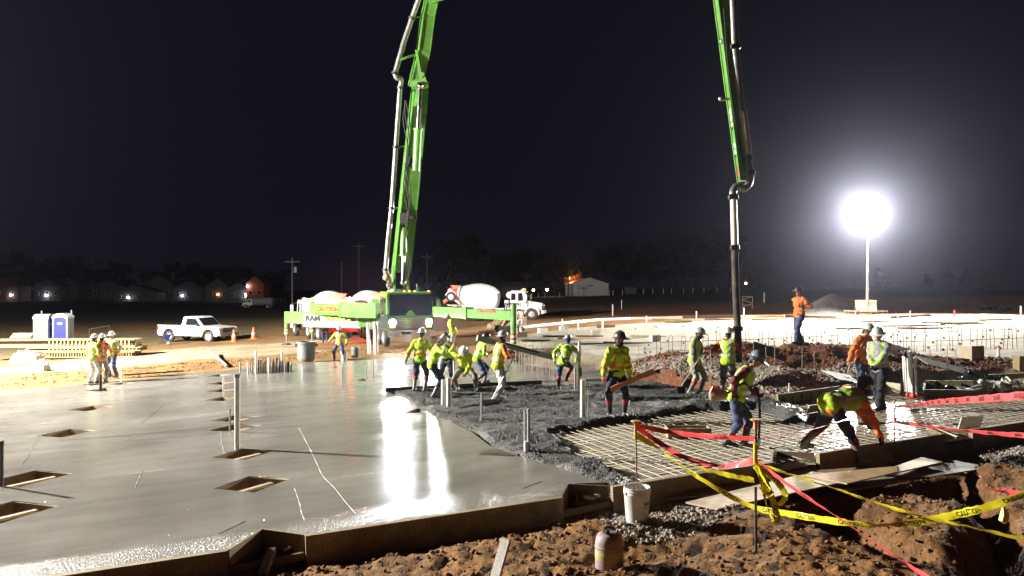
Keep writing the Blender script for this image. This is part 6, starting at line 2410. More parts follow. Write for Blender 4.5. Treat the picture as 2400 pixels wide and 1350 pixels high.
sl = thing('street_lamp', 'street lamp hidden behind the metal shed, lighting the orange tree', 'street lamp', (p.x - 2.5, p.y - 3.2, gz(p.x, p.y)))
MB().tube([(0, 0, 0), (0, 0, 5.7)], .07, 6).build('post', 'pole', sl)
lb = [o for o in D.objects if o.type == 'LIGHT' and o.name.startswith('street_lamp')][0]
lb.parent = sl
lb.location = (0, -.3, 5.6)

# ------------------------------------------------------------------ left yard: lumber, bags, sheets
p = G(120, 852)
sl_ = thing('joist_stack', 'long stack of ribbed floor joists behind the worker trio', 'lumber stack', (p.x - .4, p.y + 4.2, gz(p.x, p.y + 4.2)), .10)
for lay, (z0, x0, x1, hh) in enumerate(((0.02, -2.2, 2.6, .34), (.38, -3.1, 2.9, .22), (.62, -5.8, 2.6, .42))):
    a = MB().box(((x0 + x1) / 2, 0, z0 + .03), (x1 - x0, 1.1, .05)).build('plank', 'lumberlime', sl_)
    MB().box(((x0 + x1) / 2, 0, z0 + hh - .03), (x1 - x0, 1.16, .05)).build('plank', 'lumberlime', sl_)
    MB().box(((x0 + x1) / 2, .1, z0 + hh / 2), (x1 - x0 - .1, .8, hh - .1)).build('plank', 'wooddark', sl_)
    n = int((x1 - max(x0, -2.0)) / (.2 if lay else .14))
    for k in range(n):
        x = max(x0, -2.0) + .08 + k * (.2 if lay else .14)
        MB().box((x, -.5, z0 + hh / 2), (.07 if lay else .04, .08, hh - .1)).build('stud', 'lumberlime', sl_)
q = P(40, 797, 48)
MBp = MB().box((0, 0, 0), (1.2, .6, .02), (.5, 0, .2))
o = MBp.build('plywood_sheet', 'plygrey')
o.location = (q.x + .3, q.y, gz(q.x, q.y) + 1.12)
tag(o, 'small grey panel lying askew on top of the joist stack', 'panel')


def heap(name, label, cat, u, v, w, d, h, mname, seed, amp=.3):
    p = G(u, v)
    nx, ny = 22, 14
    vs, fs = [], []
    for j in range(ny):
        for i in range(nx):
            a, b = i / (nx - 1) * 2 - 1, j / (ny - 1) * 2 - 1
            k = max(0, 1 - a ** 4) * max(0, 1 - b ** 4)
            n_ = float(fbm(np.array([a * 2.3 + seed]), np.array([b * 2.3]), seed, 4)[0])
            vs.append((a * w / 2, b * d / 2, h * (k ** .6) * (1 + amp * 2 * n_) - .04))
    for j in range(ny - 1):
        for i in range(nx - 1):
            fs.append((j * nx + i, j * nx + i + 1, (j + 1) * nx + i + 1, (j + 1) * nx + i))
    base = [(x, y, -.06) for (x, y, z) in vs]
    o = MB().add(vs, fs).build(name, mname, None, True)
    o.location = (p.x, p.y + d * .4, gz(p.x, p.y + d * .4))
    return tag(o, label, cat)


heap('bag_heap', 'heap of white bags covered in plastic in front of the joists', 'bags', 50, 846, 1.5, 1.0, .48, 'sheetwhite', 4, .5)
heap('tarpaulin', 'grey tarpaulin lying flat on the ground at far left', 'tarpaulin', 60, 868, 6.0, 2.2, .07, 'greyplastic', 6, 1.2)
heap('crumpled_sheet', 'crumpled pale sheet at the edge of the grey tarpaulin', 'sheet', 85, 868, .8, .6, .34, 'sheetwhite', 8, .9)
for i, (u, v, a, lab) in enumerate(((150, 866, .1, 'scrap of pale board lying left of the trio, nearest'), (176, 861, -.3, 'scrap of pale board lying left of the trio, farthest'), (128, 871, .5, 'scrap of pale board beside the crumpled sheet'))):
    p = G(u, v)
    o = MB().box((0, 0, .03), (.75 + .2 * i, .12, .04), (.05, .03, a)).build('board_scrap', 'woodpale')
    o.location = (p.x, p.y, gz(p.x, p.y) + .01)
    tag(o, lab, 'board', 'scraps of board on the left bank')
rk = thing('pipe_rack', 'thin dark metal frame standing behind the trio', 'rack', (G(232, 800).x, G(232, 800).y, gz(*G2(232, 800))), .1)
MB().tube([(-.75, 0, 0), (-.7, 0, 1.0), (.75, 0, 1.25), (.8, 0, 0)], .025, 5).build('frame', 'pole', rk)
for (u, v, h_) in ((283, 897, 1.02), ):
    p = on(u, v)
    t = thing('marker_stake', 'white stake with orange top beside the vest worker', 'stake', p)
    MB().box((0, 0, h_ / 2), (.055, .03, h_)).build('post', 'pvc', t)
    MB().box((0, 0, h_ + .03), (.22, .06, .05), (0, .15, 0)).build('cap', 'orangeplastic', t)
p = on(390, 880)
tag(MB().beam(on(290, 882, .05), on(432, 872, .05), .06, .05).build('edge_batten', 'darkmetal'), 'long dark batten lying on the slab right of the trio', 'batten')
pts = [G(489, 831), G(500, 842), G(515, 852), G(532, 858)]
pts = [Vector((q.x, q.y, gz(q.x, q.y) + .08 + .25 * (3 - i) / 3)) for i, q in enumerate(pts)]
tag(MB().tube(spline(pts, 5), .055, 8).build('bent_hose', 'greypipe', None, True), 'short bent grey hose on the bank beyond the pipe cluster', 'hose')

# ------------------------------------------------------------------ bin and pails at the far slab edge
p = on(718, 847, .0)
bn = thing('waste_bin', 'round grey wheelless waste bin with handles at far slab edge', 'bin', p, .3)
MB().lathe([(.27, .0), (.30, .04), (.35, .72), (.39, .73), (.39, .80), (.36, .80), (.34, .10), (.02, .06)], 22, caps=False).build('shell', 'greyplastic', bn, True)
for s in (-1, 1):
    MB().box((s * .40, 0, .66), (.09, .16, .10)).build('handle', 'greyplastic', bn)
for k in range(6):
    a = k * math.pi / 3 + .2
    MB().beam((.30 * math.cos(a), .30 * math.sin(a), .05), (.352 * math.cos(a), .352 * math.sin(a), .68), .03, .02).build('rib', 'greyplastic', bn)
bn.scale = (1.12,) * 3


def pail(loc, label, s=1.0, mname='bucketpvc', name='bucket'):
    t = thing(name, label, 'bucket', loc, 0.4)
    MB().lathe([(.118, .0), (.122, .012), (.142, .30), (.147, .305), (.147, .325), (.143, .33), (.151, .335), (.151, .352), (.145, .357), (.147, .385), (.139, .386), (.12, .02), (.01, .015)], 26, caps=False).build('shell', mname, t, True)
    for s_ in (-1, 1):
        MB().ball((s_ * .15, 0, .325), (.014, .022, .022), 7, 5).build('handle_lug', mname, t, True)
    t.scale = (s,) * 3
    return t


pail(on(833, 838, .0), 'pale grey pail on the bank right of the blue mask worker', 1.3, 'greyplastic')
pail(on(806, 843, -.05), 'white pail at the boots of the blue mask worker', 1.15)
for (u, v0, v1, du, lab) in ((866, 828, 756, -4, 'left of two leaning white pipes standing in front of the pump truck'), (882, 829, 754, -3, 'right of two leaning white pipes standing in front of the pump truck')):
    p = GG(u, v0)
    tag(MB().tube([p - Vector((0, 0, .1)), P(u + du, v1, p.y)], .085 if u < 870 else .11, 12).build('standing_pipe', 'pvc', None, True), lab, 'pipe', 'white pipes in front of the pump')
# ------------------------------------------------------------------ pipe stubs through the slab
def stub(u, v, top_v, r, mname, label, group='pipes standing in the slab', capname=None, lean=0):
    p = on(u, v, -.05)
    q = P(u + lean, top_v, p.y)
    t = thing('pipe_stub', label, 'pipe', p, 0, group)
    MB().tube([(0, 0, 0), q - p], r, 12).build('pipe', mname, t, True)
    if capname:
        MB().lathe([(r * 1.25, -.04), (r * 1.25, .03), (r * .8, .035)], 12, Matrix.Translation(q - p)).build('cap', capname, t, True)
    return t


stub(556, 1052, 880, .052, 'pvc', 'tall white pipe rising from the blockout box on left slab', capname='greypipe')
stub(539, 1012, 962, .02, 'greypipe', 'short grey stub with fitting left of the tall white pipe', capname='greypipe')
stub(524, 918, 884, .024, 'pvc', 'thin silver stub among the receding small blockouts')
stub(4, 1140, 1038, .03, 'darkmetal', 'dark pipe at the left edge beside the big blockout', capname='darkmetal')
stub(236, 912, 878, .05, 'darkmetal', 'short dark pipe at the feet of the trio')
stub(709, 888, 860, .024, 'pvc', 'short white stub on the slab below the grey bin')
stub(803, 908, 858, .026, 'greypipe', 'thin grey stub where the red reflection falls')
stub(858, 886, 858, .02, 'greypipe', 'left of two thin stubs left of the gang')
stub(875, 889, 846, .02, 'greypipe', 'right of two thin stubs left of the gang')
stub(1039, 950, 890, .055, 'pvc', 'left of twin pipes in front of the stooping worker')
stub(1052, 955, 886, .062, 'pvc', 'right of twin pipes in front of the stooping worker')
stub(1129, 985, 920, .022, 'greypipe', 'thin rod in the dark concrete below the white trousered worker')
stub(1231, 1057, 960, .028, 'greypipe', 'left of paired risers at the open blockout box')
stub(1239, 1060, 962, .028, 'greypipe', 'right of paired risers at the open blockout box', capname='greypipe')
stub(1234, 1062, 1034, .05, 'pvc', 'fat collar stub at the foot of the paired risers')
stub(1348, 918, 862, .030, 'greypipe', 'grey post at the right hand of the wading worker')
stub(1358, 938, 800, .038, 'pvc', 'upper length of the green banded white pipe behind the fat white pipe')
stub(1366, 983, 890, .062, 'pvc', 'fat white pipe left of the masked board carrier')
stub(1379, 986, 912, .014, 'rust', 'thin steel rod right of the fat white pipe')
p = on(1366, 938, 0)
gband = P(1361, 868, p.y)
tag(MB().tube([P(1360, 862, p.y - .02), P(1361.5, 882, p.y - .02)], .041, 12).build('green_band', 'greenband', None, True), 'green tape band round the white pipe', 'tape band')
# cluster of conduit stubs near the grey bin
lab = 'one of a tight row of conduit stubs at the far slab edge'
rn = random.Random(5)
us = [563, 581, 587, 591, 600, 606, 610, 614, 618, 622, 630, 634, 638, 641, 644, 647, 650, 653, 656, 661, 664, 668, 672, 676, 682]
for i, u in enumerate(us):
    tall = {600: 824, 661: 824, 630: 838}.get(u, rn.uniform(836, 850) if 630 < u < 660 else rn.uniform(840, 852))
    v = 877 - (u - 563) * .055 + rn.uniform(-1, 1)
    stub(u, v, tall, .04 if u in (600, 661, 581, 630, 676) else .026, 'pvc' if u in (581, 600, 630, 661, 668) else rn.choice(['greypipe', 'rust', 'pvc', 'darkmetal']), '%s pipe from the left in the tight row of stubs at far slab edge' % nth(i), 'conduit stubs at the far slab edge')
# cluster at the right
lab = 'one of a bundle of tall pale conduits in the bed at right'
for i, (u, v, tv) in enumerate(((2117, 921, 838), (2122, 924, 842), (2127, 923, 843), (2131, 925, 836), (2135, 926, 826), (2144, 926, 841), (2145, 919, 850))):
    t = stub(u + 4, v, tv, .026, 'pvc', '%s conduit from the left in the bundle standing at right' % nth(i), 'bundle of conduits at right', 'pvc', -4)
    b = on(u + 5, v + 6, -.02)
    MB().lathe([(.03, 0), (.045, .03), (.045, .08), (.03, .12)], 10, Matrix.Translation(b - t.location)).build('coupling', 'redplastic', t, True)

# ------------------------------------------------------------------ steel dowels behind the pour
lab = 'one of the thin upright bars behind the wading worker'
for i in range(24):
    u = 1204 + i * 5.9 + rn.uniform(-2, 2)
    p = on(u, 868 + (u - 1204) * .10 + rn.uniform(-6, 3), -.1)
    h_ = rn.uniform(.75, 1.15)
    tag(MB().tube([p, p + Vector((rn.uniform(-.03, .03), 0, h_))], .011, 5).build('dowel_bar', 'rust'), '%s upright bar from the left behind the wading worker' % nth(i), 'steel bar', 'upright bars behind the wading worker')
lab = 'one of the thin bars standing on the gravel slope'
for i, (u, v, h_) in enumerate(((1497, 872, .8), (1512, 880, .75), (1575, 880, .7), (1595, 900, .7), (1665, 900, .8), (1795, 862, .6), (1816, 855, .75), (1880, 870, .7), (1908, 872, .6), (2130, 840, .7), (2148, 862, .6), (2180, 858, .6), (2220, 868, .7), (2240, 862, .6))):
    p = GG(u, v)
    tag(MB().tube([p - Vector((0, 0, .1)), p + Vector((0, 0, h_))], .009, 5).build('dowel_bar', 'rust'), '%s thin bar from the left on the gravel slope' % nth(i), 'steel bar', 'bars on the gravel slope')
lab = 'one of the hairpin bars standing along the back of the red mound'
for i in range(34):
    u = 1548 + i * 26 + rn.uniform(-8, 8)
    if u > 2420:
        break
    v = float(np.interp(u, [1540, 1700, 1850, 2000, 2200, 2420], [806, 796, 790, 800, 818, 846]))
    Y = 29.5 - .9 * max(0, (u - 1900) / 500)
    p = P(u, v, Y)
    z = gz(p.x, p.y)
    w_ = rn.uniform(.12, .22)
    h_ = rn.uniform(.8, 1.25)
    pts = [(-w_ / 2, 0, -.1), (-w_ / 2, 0, h_ - w_ / 2)] + [(-w_ / 2 * math.cos(math.pi * k / 6), 0, h_ - w_ / 2 + w_ / 2 * math.sin(math.pi * k / 6)) for k in range(1, 6)] + [(w_ / 2, 0, h_ - w_ / 2), (w_ / 2, 0, -.1)]
    o = MB().tube(pts, .010, 5).build('hairpin_bar', 'darkmetal')
    o.location = (p.x, p.y, z)
    o.rotation_euler = (rn.uniform(-.06, .06), rn.uniform(-.06, .06), rn.uniform(-.8, .8))
    tag(o, '%s hairpin bar from the left along the back of the red mound' % nth(i), 'steel bar', 'hairpin bars along the mound')
for k, (u0, v0, u1, v1) in enumerate(((1550, 788, 1990, 776), (2010, 790, 2410, 800), (1560, 800, 1980, 790), (2050, 806, 2420, 822))):
    a, b = P(u0, v0, 29.4), P(u1, v1, 29.0)
    a.z, b.z = gz(a.x, a.y) + .75 - .35 * (k > 1), gz(b.x, b.y) + .75 - .35 * (k > 1)
    tag(MB().tube([a, (a + b) / 2 - Vector((0, 0, .03)), b], .009, 5).build('tie_bar', 'darkmetal'), ['upper tie bar across the hairpin bars left of the two watchers', 'upper tie bar across the hairpin bars at right', 'lower tie bar across hairpin bars left of the two watchers', 'lower tie bar across the hairpin bars at right'][k], 'steel bar')
# black chair supports dotted over the white bed
lab = 'small dark bar chair standing on the lit white bed'
for i in range(95):
    u, v = rn.uniform(1480, 2400), rn.uniform(764, 838)
    p = G(u, v)
    if float(sdf(PAD, np.array([p.x]), np.array([p.y]))[0]) > -.3 or p.y < 28:
        continue
    o = MB().lathe([(.05, 0), (.035, .07), (.038, .09)], 7).build('bar_chair', 'black')
    o.location = (p.x, p.y, gz(p.x, p.y) - .01)
    tag(o, lab, 'bar chair', 'bar chairs on the white bed')

# ------------------------------------------------------------------ lumber over the far bed
rn = random.Random(21)


def plank(u, v, L, w, h, ang, mname, label, group='planks scattered over the far bed', up=0.0):
    p = GG(u, v)
    o = MB().box((0, 0, h / 2), (L, w, h)).build('plank', mname)
    o.location = (p.x, p.y, gz(p.x, p.y) + up)
    o.rotation_euler = (rn.uniform(-.02, .02), rn.uniform(-.02, .02), ang)
    return tag(o, label, 'plank', group)


ea = math.atan2(E.y, E.x)
far = [(1255, 800, 1.6, 'wooddark', 'dark plank left of the wading worker head'), (1225, 790, .5, 'sheetwhite', 'white block nearest the outrigger leg'), (1272, 781, .6, 'sheetwhite', 'white block right of the outrigger leg'),
       (1320, 775, .5, 'sheetwhite', 'white block above the wading worker'), (1300, 790, 1.4, 'wooddark', 'dark plank above the wading worker'), (1345, 766, 1.7, 'lumberlime', 'greenish form at the left of the pipe'),
       (1378, 764, 1.6, 'lumberlime', 'greenish form between two white posts'), (1420, 768, 1.3, 'wooddark', 'dark form beside the white post'), (1352, 795, 2.2, 'woodpale', 'pale plank above the wading worker shoulder'),
       (1382, 790, 1.6, 'redbrown', 'red brown plank left of the board carrier head'), (1395, 786, .5, 'sheetwhite', 'white block left of the board carrier head'), (1352, 808, 3.0, 'woodpale', 'long pale plank near the gravel slope'),
       (1562, 753, 2.3, 'lumberlime', 'left greenish form on the bright bed'), (1590, 757, 2.0, 'lumberlime', 'right greenish form on the bright bed'), (1690, 750, 2.6, 'darkmetal', 'dark bar lying left of the drop hose'),
       (1800, 751, 2.4, 'redbrown', 'red brown plank right of the drop hose'), (1520, 790, 2.0, 'woodpale', 'pale plank behind the gravel slope'), (1470, 806, 2.4, 'wooddark', 'dark plank at the top of the gravel slope'),
       (1535, 800, .5, 'sheetwhite', 'white block at the top of the gravel slope'), (1250, 822, 2.0, 'wooddark', 'dark plank nearest in the footing'), (1225, 812, 1.2, 'woodpale', 'pale plank in the footing'),
       (2010, 771, 2.6, 'lumberlime', 'greenish plank left of watchers'), (2140, 765, 3.6, 'lumberlime', 'long greenish plank right of the watchers'), (2170, 771, 3.0, 'wooddark', 'dark plank right of the watchers'),
       (2225, 757, 3.3, 'woodpale', 'pale plank far right on the bright bed'), (2255, 760, 2.6, 'lumberlime', 'greenish plank far right on bright bed'), (2330, 751, 2.0, 'lumberlime', 'short plank under the dark sheet at far right'),
       (1960, 749, 5.0, 'redbrown', 'long red brown plank before the light tower'), (2060, 755, 4.2, 'wooddark', 'long dark plank right of the light tower foot')]
for (u, v, L, m_, lab) in far:
    if m_ == 'sheetwhite':
        plank(u, v, L, .35, .32, ea + rn.uniform(-.2, .2), m_, lab)
    else:
        plank(u, v, L, .22, .20 if 'form' in lab else .10, rn.uniform(-.12, .12) + (0.0 if u > 1480 else .05), m_, lab)
# white edge board on the far side of the bed
ev = [(1218, 768), (1335, 756), (1405, 750), (1480, 747), (1600, 745), (1720, 743), (1840, 742), (1960, 746), (2090, 746), (2180, 740), (2300, 741), (2420, 746)]
for i in range(len(ev) - 1):
    a, b = G(*ev[i]), G(*ev[i + 1])
    a.z, b.z = gz(a.x, a.y) + .09, gz(b.x, b.y) + .09
    m_ = ('pvc', 'pvc', 'sheetwhite', 'sheetwhite', 'darkmetal', 'sheetwhite', 'darkmetal', 'sheetwhite', 'darkmetal', 'sheetwhite', 'sheetwhite')[i]
    d = (b - a)
    tag(MB().beam(a + d * .01, b - d * .01, .16, .22).build('edge_board', m_), 'low %s edge board at far side of the bed, %s' % ('dark' if m_ == 'darkmetal' else 'white',
        ('right of the loader', 'behind the wading worker', 'left of two white posts', 'behind the masked carrier head', 'left of the drop hose', 'just left of drop hose', 'right of the drop hose', 'beyond the mound man', 'before the light tower', 'right of the light tower', 'at the far right')[i]), 'edge board', 'edge boards of the far bed')
for i, (u, vb, vt, lab) in enumerate(((1436, 738, 712, 'white post left of three on the far dirt bank'), (1457, 724, 702, 'white post right of three on the far dirt bank'), (1791, 708, 684, 'white post right of the drop hose'),
                        (1412, 770, 748, 'white post on the bed left of the shed'), (1515, 754, 738, 'white post at the bed edge'), (1355, 770, 748, 'white post near the greenish forms'), (1318, 768, 745, 'thin post near the white edge board'),
                        (1632, 745, 728, 'thin pale stake left of the drop hose'), (1743, 742, 720, 'thin pale stake right of the drop hose'), (2104, 752, 736, 'thin stake right of the light tower'), (2133, 752, 727, 'taller white stake right of light tower'), (2237, 745, 727, 'pink topped stake far right'), (2393, 746, 716, 'pale pole at the right edge'),
                        (2005, 752, 729, 'cross shaped stake left of the light tower'))):
    p = G(u, vb)
    z = gz(p.x, p.y)
    t = thing('marker_stake', lab, 'stake', (p.x, p.y, z), 0, 'white stakes round the far bed')
    h_ = (vb - vt) / F * p.y
    MB().tube([(0, 0, -.1), (0, 0, h_)], .07 if u in (1436, 1791, 1412) else .045, 8).build('post', 'pvc', t, True)
    if u == 2005:
        MB().box((0, 0, h_ - .25), (1.1, .06, .08)).build('cross_batten', 'woodpale', t)
    if u == 2237:
        MB().tube([(0, 0, h_ - .35), (0, 0, h_ + .02)], .05, 8).build('ribbon', 'tapered', t)
# zigzag sawhorse frame by the hose
p = G(1752, 722)
t = thing('steel_frame', 'small zigzag steel trestle beside the drop hose', 'trestle', (p.x, p.y, gz(p.x, p.y)))
for a, b in (((-.4, 0), (-.4, 1.0)), ((.4, 0), (.4, 1.0)), ((-.4, .1), (.4, .45)), ((.4, .45), (-.4, .75)), ((-.4, .75), (.4, 1.0)), ((-.4, 1.0), (.4, 1.0)), ((-.4, .3), (.4, .3))):
    MB().tube([(a[0] * 1.3, 0, a[1] * 1.3), (b[0] * 1.3, 0, b[1] * 1.3)], .035, 6).build('strut', 'tan', t)
# blocks on the right bank
p = P(2275, 851, 24.5)
cb_ = thing('wooden_crate', 'pale plywood crate standing on the far right bank', 'crate', (p.x, p.y, P(2275, 849, 24.5).z), R(18))
MB().box((0, 0, .28), (.50, .50, .54)).build('panel', 'woodpale', cb_)
for sx in (-.235, .235):
    MB().box((sx, -.262, .28), (.05, .02, .56)).build('batten', 'lumberlime', cb_)
MB().box((-.02, -.26, .53), (.44, .015, .05)).build('batten', 'lumberlime', cb_)
b_ = P(2275, 868, 24.5)
tag(MB().box((p.x, p.y + .2, (gz(p.x, p.y) + p.z) / 2 - .06), (.9, .9, max(.12, p.z - gz(p.x, p.y)) + .3)).build('earth_step', 'clod'), 'lump of clay under the pale crate', 'clay lump')
p = P(2405, 868, 22.5)
o = MB().box((p.x, p.y, P(2400, 850, 22.5).z), (.6, .3, .42)).build('wooden_crate', 'lumberlime')
tag(o, 'pale crate cut off by the right edge, on two posts', 'crate')
o = MB().tube([(p.x - .2, p.y, gz(p.x, p.y) - .1), (p.x - .2, p.y, P(2400, 855, 22.5).z)], .035, 6).tube([(p.x + .15, p.y, gz(p.x, p.y) - .1), (p.x + .15, p.y, P(2400, 855, 22.5).z)], .035, 6).build('trestle', 'lumberlime')
tag(o, 'two posts under the crate at the right edge', 'trestle')
p = GG(2340, 833)
t = thing('pipe_stub', 'white stub pipe with orange cap on the right bank', 'pipe', p)
MB().tube([(0, 0, -.1), (0, 0, .3)], .05, 10).build('pipe', 'pvc', t, True)
MB().lathe([(.06, .28), (.06, .34), (.03, .36)], 10).build('cap', 'orangeplastic', t, True)
p = GG(1850, 932)
tag(MB().tube([p - Vector((0, 0, .1)), p + Vector((0, 0, .36))], .022, 8).build('pipe_stub', 'pvc', None, True), 'short white stub in the gravel behind the bending worker', 'pipe')

# sheets lying on the slopes
def sheet(pts, th, mname, label, name='plywood_sheet', cat='plywood sheet', group='sheets lying on the slopes'):
    a, b, c, d = [Vector(p) for p in pts]
    n = (b - a).cross(d - a).normalized() * th
    if n.z < 0:
        n = -n
    o = MB().add([a, b, c, d, a + n, b + n, c + n, d + n], [(0, 3, 2, 1), (4, 5, 6, 7), (0, 1, 5, 4), (1, 2, 6, 5), (2, 3, 7, 6), (3, 0, 4, 7)]).build(name, mname)
    return tag(o, label, cat, group)


def gq(*uv, up=.03):
    out = []
    for (u, v) in uv:
        p = GG(u, v)
        p.z += up
        out.append(p)
    return out


def rect_sheet(u, v, L, w, ang, tilt, roll, mname, label, up=.06):
    p = GG(u, v)
    o = MB().box((0, 0, 0), (L, w, .02)).build('plywood_sheet', mname)
    o.location = (p.x, p.y, gz(p.x, p.y) + up)
    o.rotation_euler = (tilt, roll, ang)
    return tag(o, label, 'plywood sheet', 'sheets lying on the slopes')


rect_sheet(1978, 893, .95, .7, .3, R(14), R(10), 'plygrey', 'grey sheet lying on gravel left of the orange hooded man', .10)
rect_sheet(2215, 868, 1.5, .7, .1, R(16), R(14), 'plygrey', 'grey sheet lying on the slope right of the conduit bundle', .12)
rect_sheet(1812, 838, 1.2, .8, -.2, R(20), R(18), 'plygrey', 'grey sheet on the mound right of the blue hat', .14)
rect_sheet(2095, 822, 1.4, .8, -.3, R(16), R(16), 'plygrey', 'grey sheet on the mound behind the grey sweater man', .12)
# torn plastic and a form box at the right
p0 = on(2160, 908, .02)
t = thing('wooden_form', 'low wooden form with torn plastic draped over it at right', 'form box', p0)
cs = [on(2165, 925, .0), on(2320, 927, .0), on(2330, 905, .02), on(2168, 905, .02)]
for k in range(4):
    MB().beam(cs[k] - p0, cs[(k + 1) % 4] - p0, .05, .26).build('side_board', 'wooddark' if k != 2 else 'lumberlime', t)


def rag(u, v, Y, w, d, h, mname, label, seed, rz=0.0):
    nx, ny = 26, 12
    vs, fs = [], []
    for j in range(ny):
        for i in range(nx):
            a, b = i / (nx - 1) * 2 - 1, j / (ny - 1) * 2 - 1
            n1x = float(fbm(np.array([a * 2.6 + seed]), np.array([b * 1.6 + seed]), seed, 4)[0])
            n2x = float(fbm(np.array([a * 1.9 - seed]), np.array([b * 2.6]), seed + 9, 3)[0])
            vs.append((a * w / 2 + .12 * n2x, b * d / 2 + .16 * n1x + .05 * math.sin(a * 9), h * (.5 + 1.2 * n1x) * (1 - .4 * abs(a))))
    for j in range(ny - 1):
        for i in range(nx - 1):
            fs.append((j * nx + i, j * nx + i + 1, (j + 1) * nx + i + 1, (j + 1) * nx + i))
    p = P(u, v, Y)
    o = MB().add(vs, fs).build('plastic_sheet', mname, None, True)
    o.location = (p.x, p.y, gz(p.x, p.y) + .12)
    o.rotation_euler = (0, 0, rz)
    return tag(o, label, 'plastic sheet', 'torn plastic at right')


rag(2305, 915, 18.6, 1.2, .5, .3, 'sheetwhite', 'crumpled white plastic flapping over the wooden form at right', 3, .2)
rag(2210, 906, 19.3, 1.4, .5, .22, 'sheetdark', 'dark green plastic in the wooden form at right', 5)
rag(2300, 893, 20.2, 1.6, .4, .28, 'sheetdark', 'dark plastic hanging behind the wooden form', 8, .1)
rag(2360, 893, 19.6, .9, .3, .22, 'sheetwhite', 'white plastic scrap at the far right form board', 12, .2)
rag(2330, 752, 56, 2.2, 1.2, .5, 'sheetdark', 'dark plastic bundle far right on the bright bed', 15)
# ------------------------------------------------------------------ foreground
p = GG(1493, 1222)
S_B = 1.22
bk = pail(p, 'white bucket with a steel rod standing in it, in front of the form', S_B)
MB().lathe([(.128, .25), (.02, .26)], 20, caps=True).build('filling', 'concblack', bk, True)
hp_ = spline([(-.148, 0, .325), (-.135, .02, .40), (-.08, .05, .47), (.0, .06, .485), (.05, .06, .48)], 5)
MB().tube(hp_, .005, 5).tube([(-.02, .06, .482), (.06, .06, .478)], .011, 7).build('bail_handle', 'steel', bk, True)
T = Matrix.Rotation(R(-62), 4, 'Z')
for (a0, z0, z1, w_) in ((-62, .2, .245, 1), (-62, .165, .19, .7)):
    pa = MB()
    vs, fs = [], []
    for k in range(7):
        a = R(-68 + 6 * k - 20)
        for z in (z0, z1):
            rr = .122 + .02 * (z - .012) / .29 + .0012
            vs.append((rr * math.cos(a), rr * math.sin(a), z))
    for k in range(6):
        if w_ == 1 or k % 2 == 0:
            fs.append((2 * k, 2 * k + 2, 2 * k + 3, 2 * k + 1))
    pa.add(vs, fs)
    pa.build('printed_panel', 'greyplastic', bk)
rod_top = P(1490, 1006, p.y)
rb = p + Vector((.0, 0, .25 * S_B))
st1 = thing('tape_stake', 'steel rod with a mushroom cap standing in the white bucket, tapes tied to it', 'stake', rb, 0)
MB().tube([(0, 0, 0), rod_top - rb], .011, 8).build('rod', 'rust', st1, True)
ct = rod_top - rb
MB().lathe([(.022, -.06), (.020, .06), (.03, .085), (.062, .10), (.066, .108), (.062, .116), (.01, .12)], 16, Matrix.Translation(ct)).build('safety_cap', 'orangecap', st1, True)
MB().lathe([(.026, -.13), (.028, -.06)], 10, Matrix.Translation(ct)).build('tape_knot', 'tapeyellow', st1, True)
b2 = P(1772, 1372, 8.75)
t2 = P(1771, 1000, 8.9)
zb = gz(b2.x, b2.y) - .15
st2 = thing('tape_stake', 'nearest tall dark stake with wooden top and mushroom cap, yellow tape knotted on it', 'stake', (b2.x, b2.y, zb))
base2 = Vector((b2.x, b2.y, zb))
MB().tube([(0, 0, 0), P(1771, 1140, 8.85) - base2], .017, 8).build('rod', 'darkmetal', st2, True)
MB().tube([P(1771, 1090, 8.87) - base2, t2 - base2], .019, 8).build('upper_rod', 'wood', st2, True)
MB().lathe([(.026, -.03), (.024, .03), (.03, .06), (.062, .075), (.066, .083), (.062, .09), (.01, .094)], 16, Matrix.Translation(t2 - base2)).build('safety_cap', 'orangecap', st2, True)
for k in range(5):
    v = 1045 + k * 9
    MB().lathe([(.024, -.03), (.027, 0), (.024, .03)], 10, Matrix.Translation(P(1770.5, v, 8.86) - base2) @ Matrix.Rotation(R(12 - 5 * k), 4, 'X')).build('tape_wrap', 'tapeyellow', st2, True)
p3 = GG(2096, 1086)
st3 = thing('tape_stake', 'thin dark rod with a foot plate behind the plywood, red tape tied to it', 'stake', p3)
t3 = P(2098, 938, p3.y)
MB().tube([(0, 0, 0), t3 - p3], .010, 7).build('rod', 'darkmetal', st3, True)
MB().box((0, 0, .015), (.34, .22, .02), (.1, .05, .4)).build('foot_plate', 'rust', st3)
MB().tube([P(2098, 978, p3.y) - p3, P(2098, 992, p3.y) - p3], .028, 8).build('tape_knot', 'tapered', st3, True)


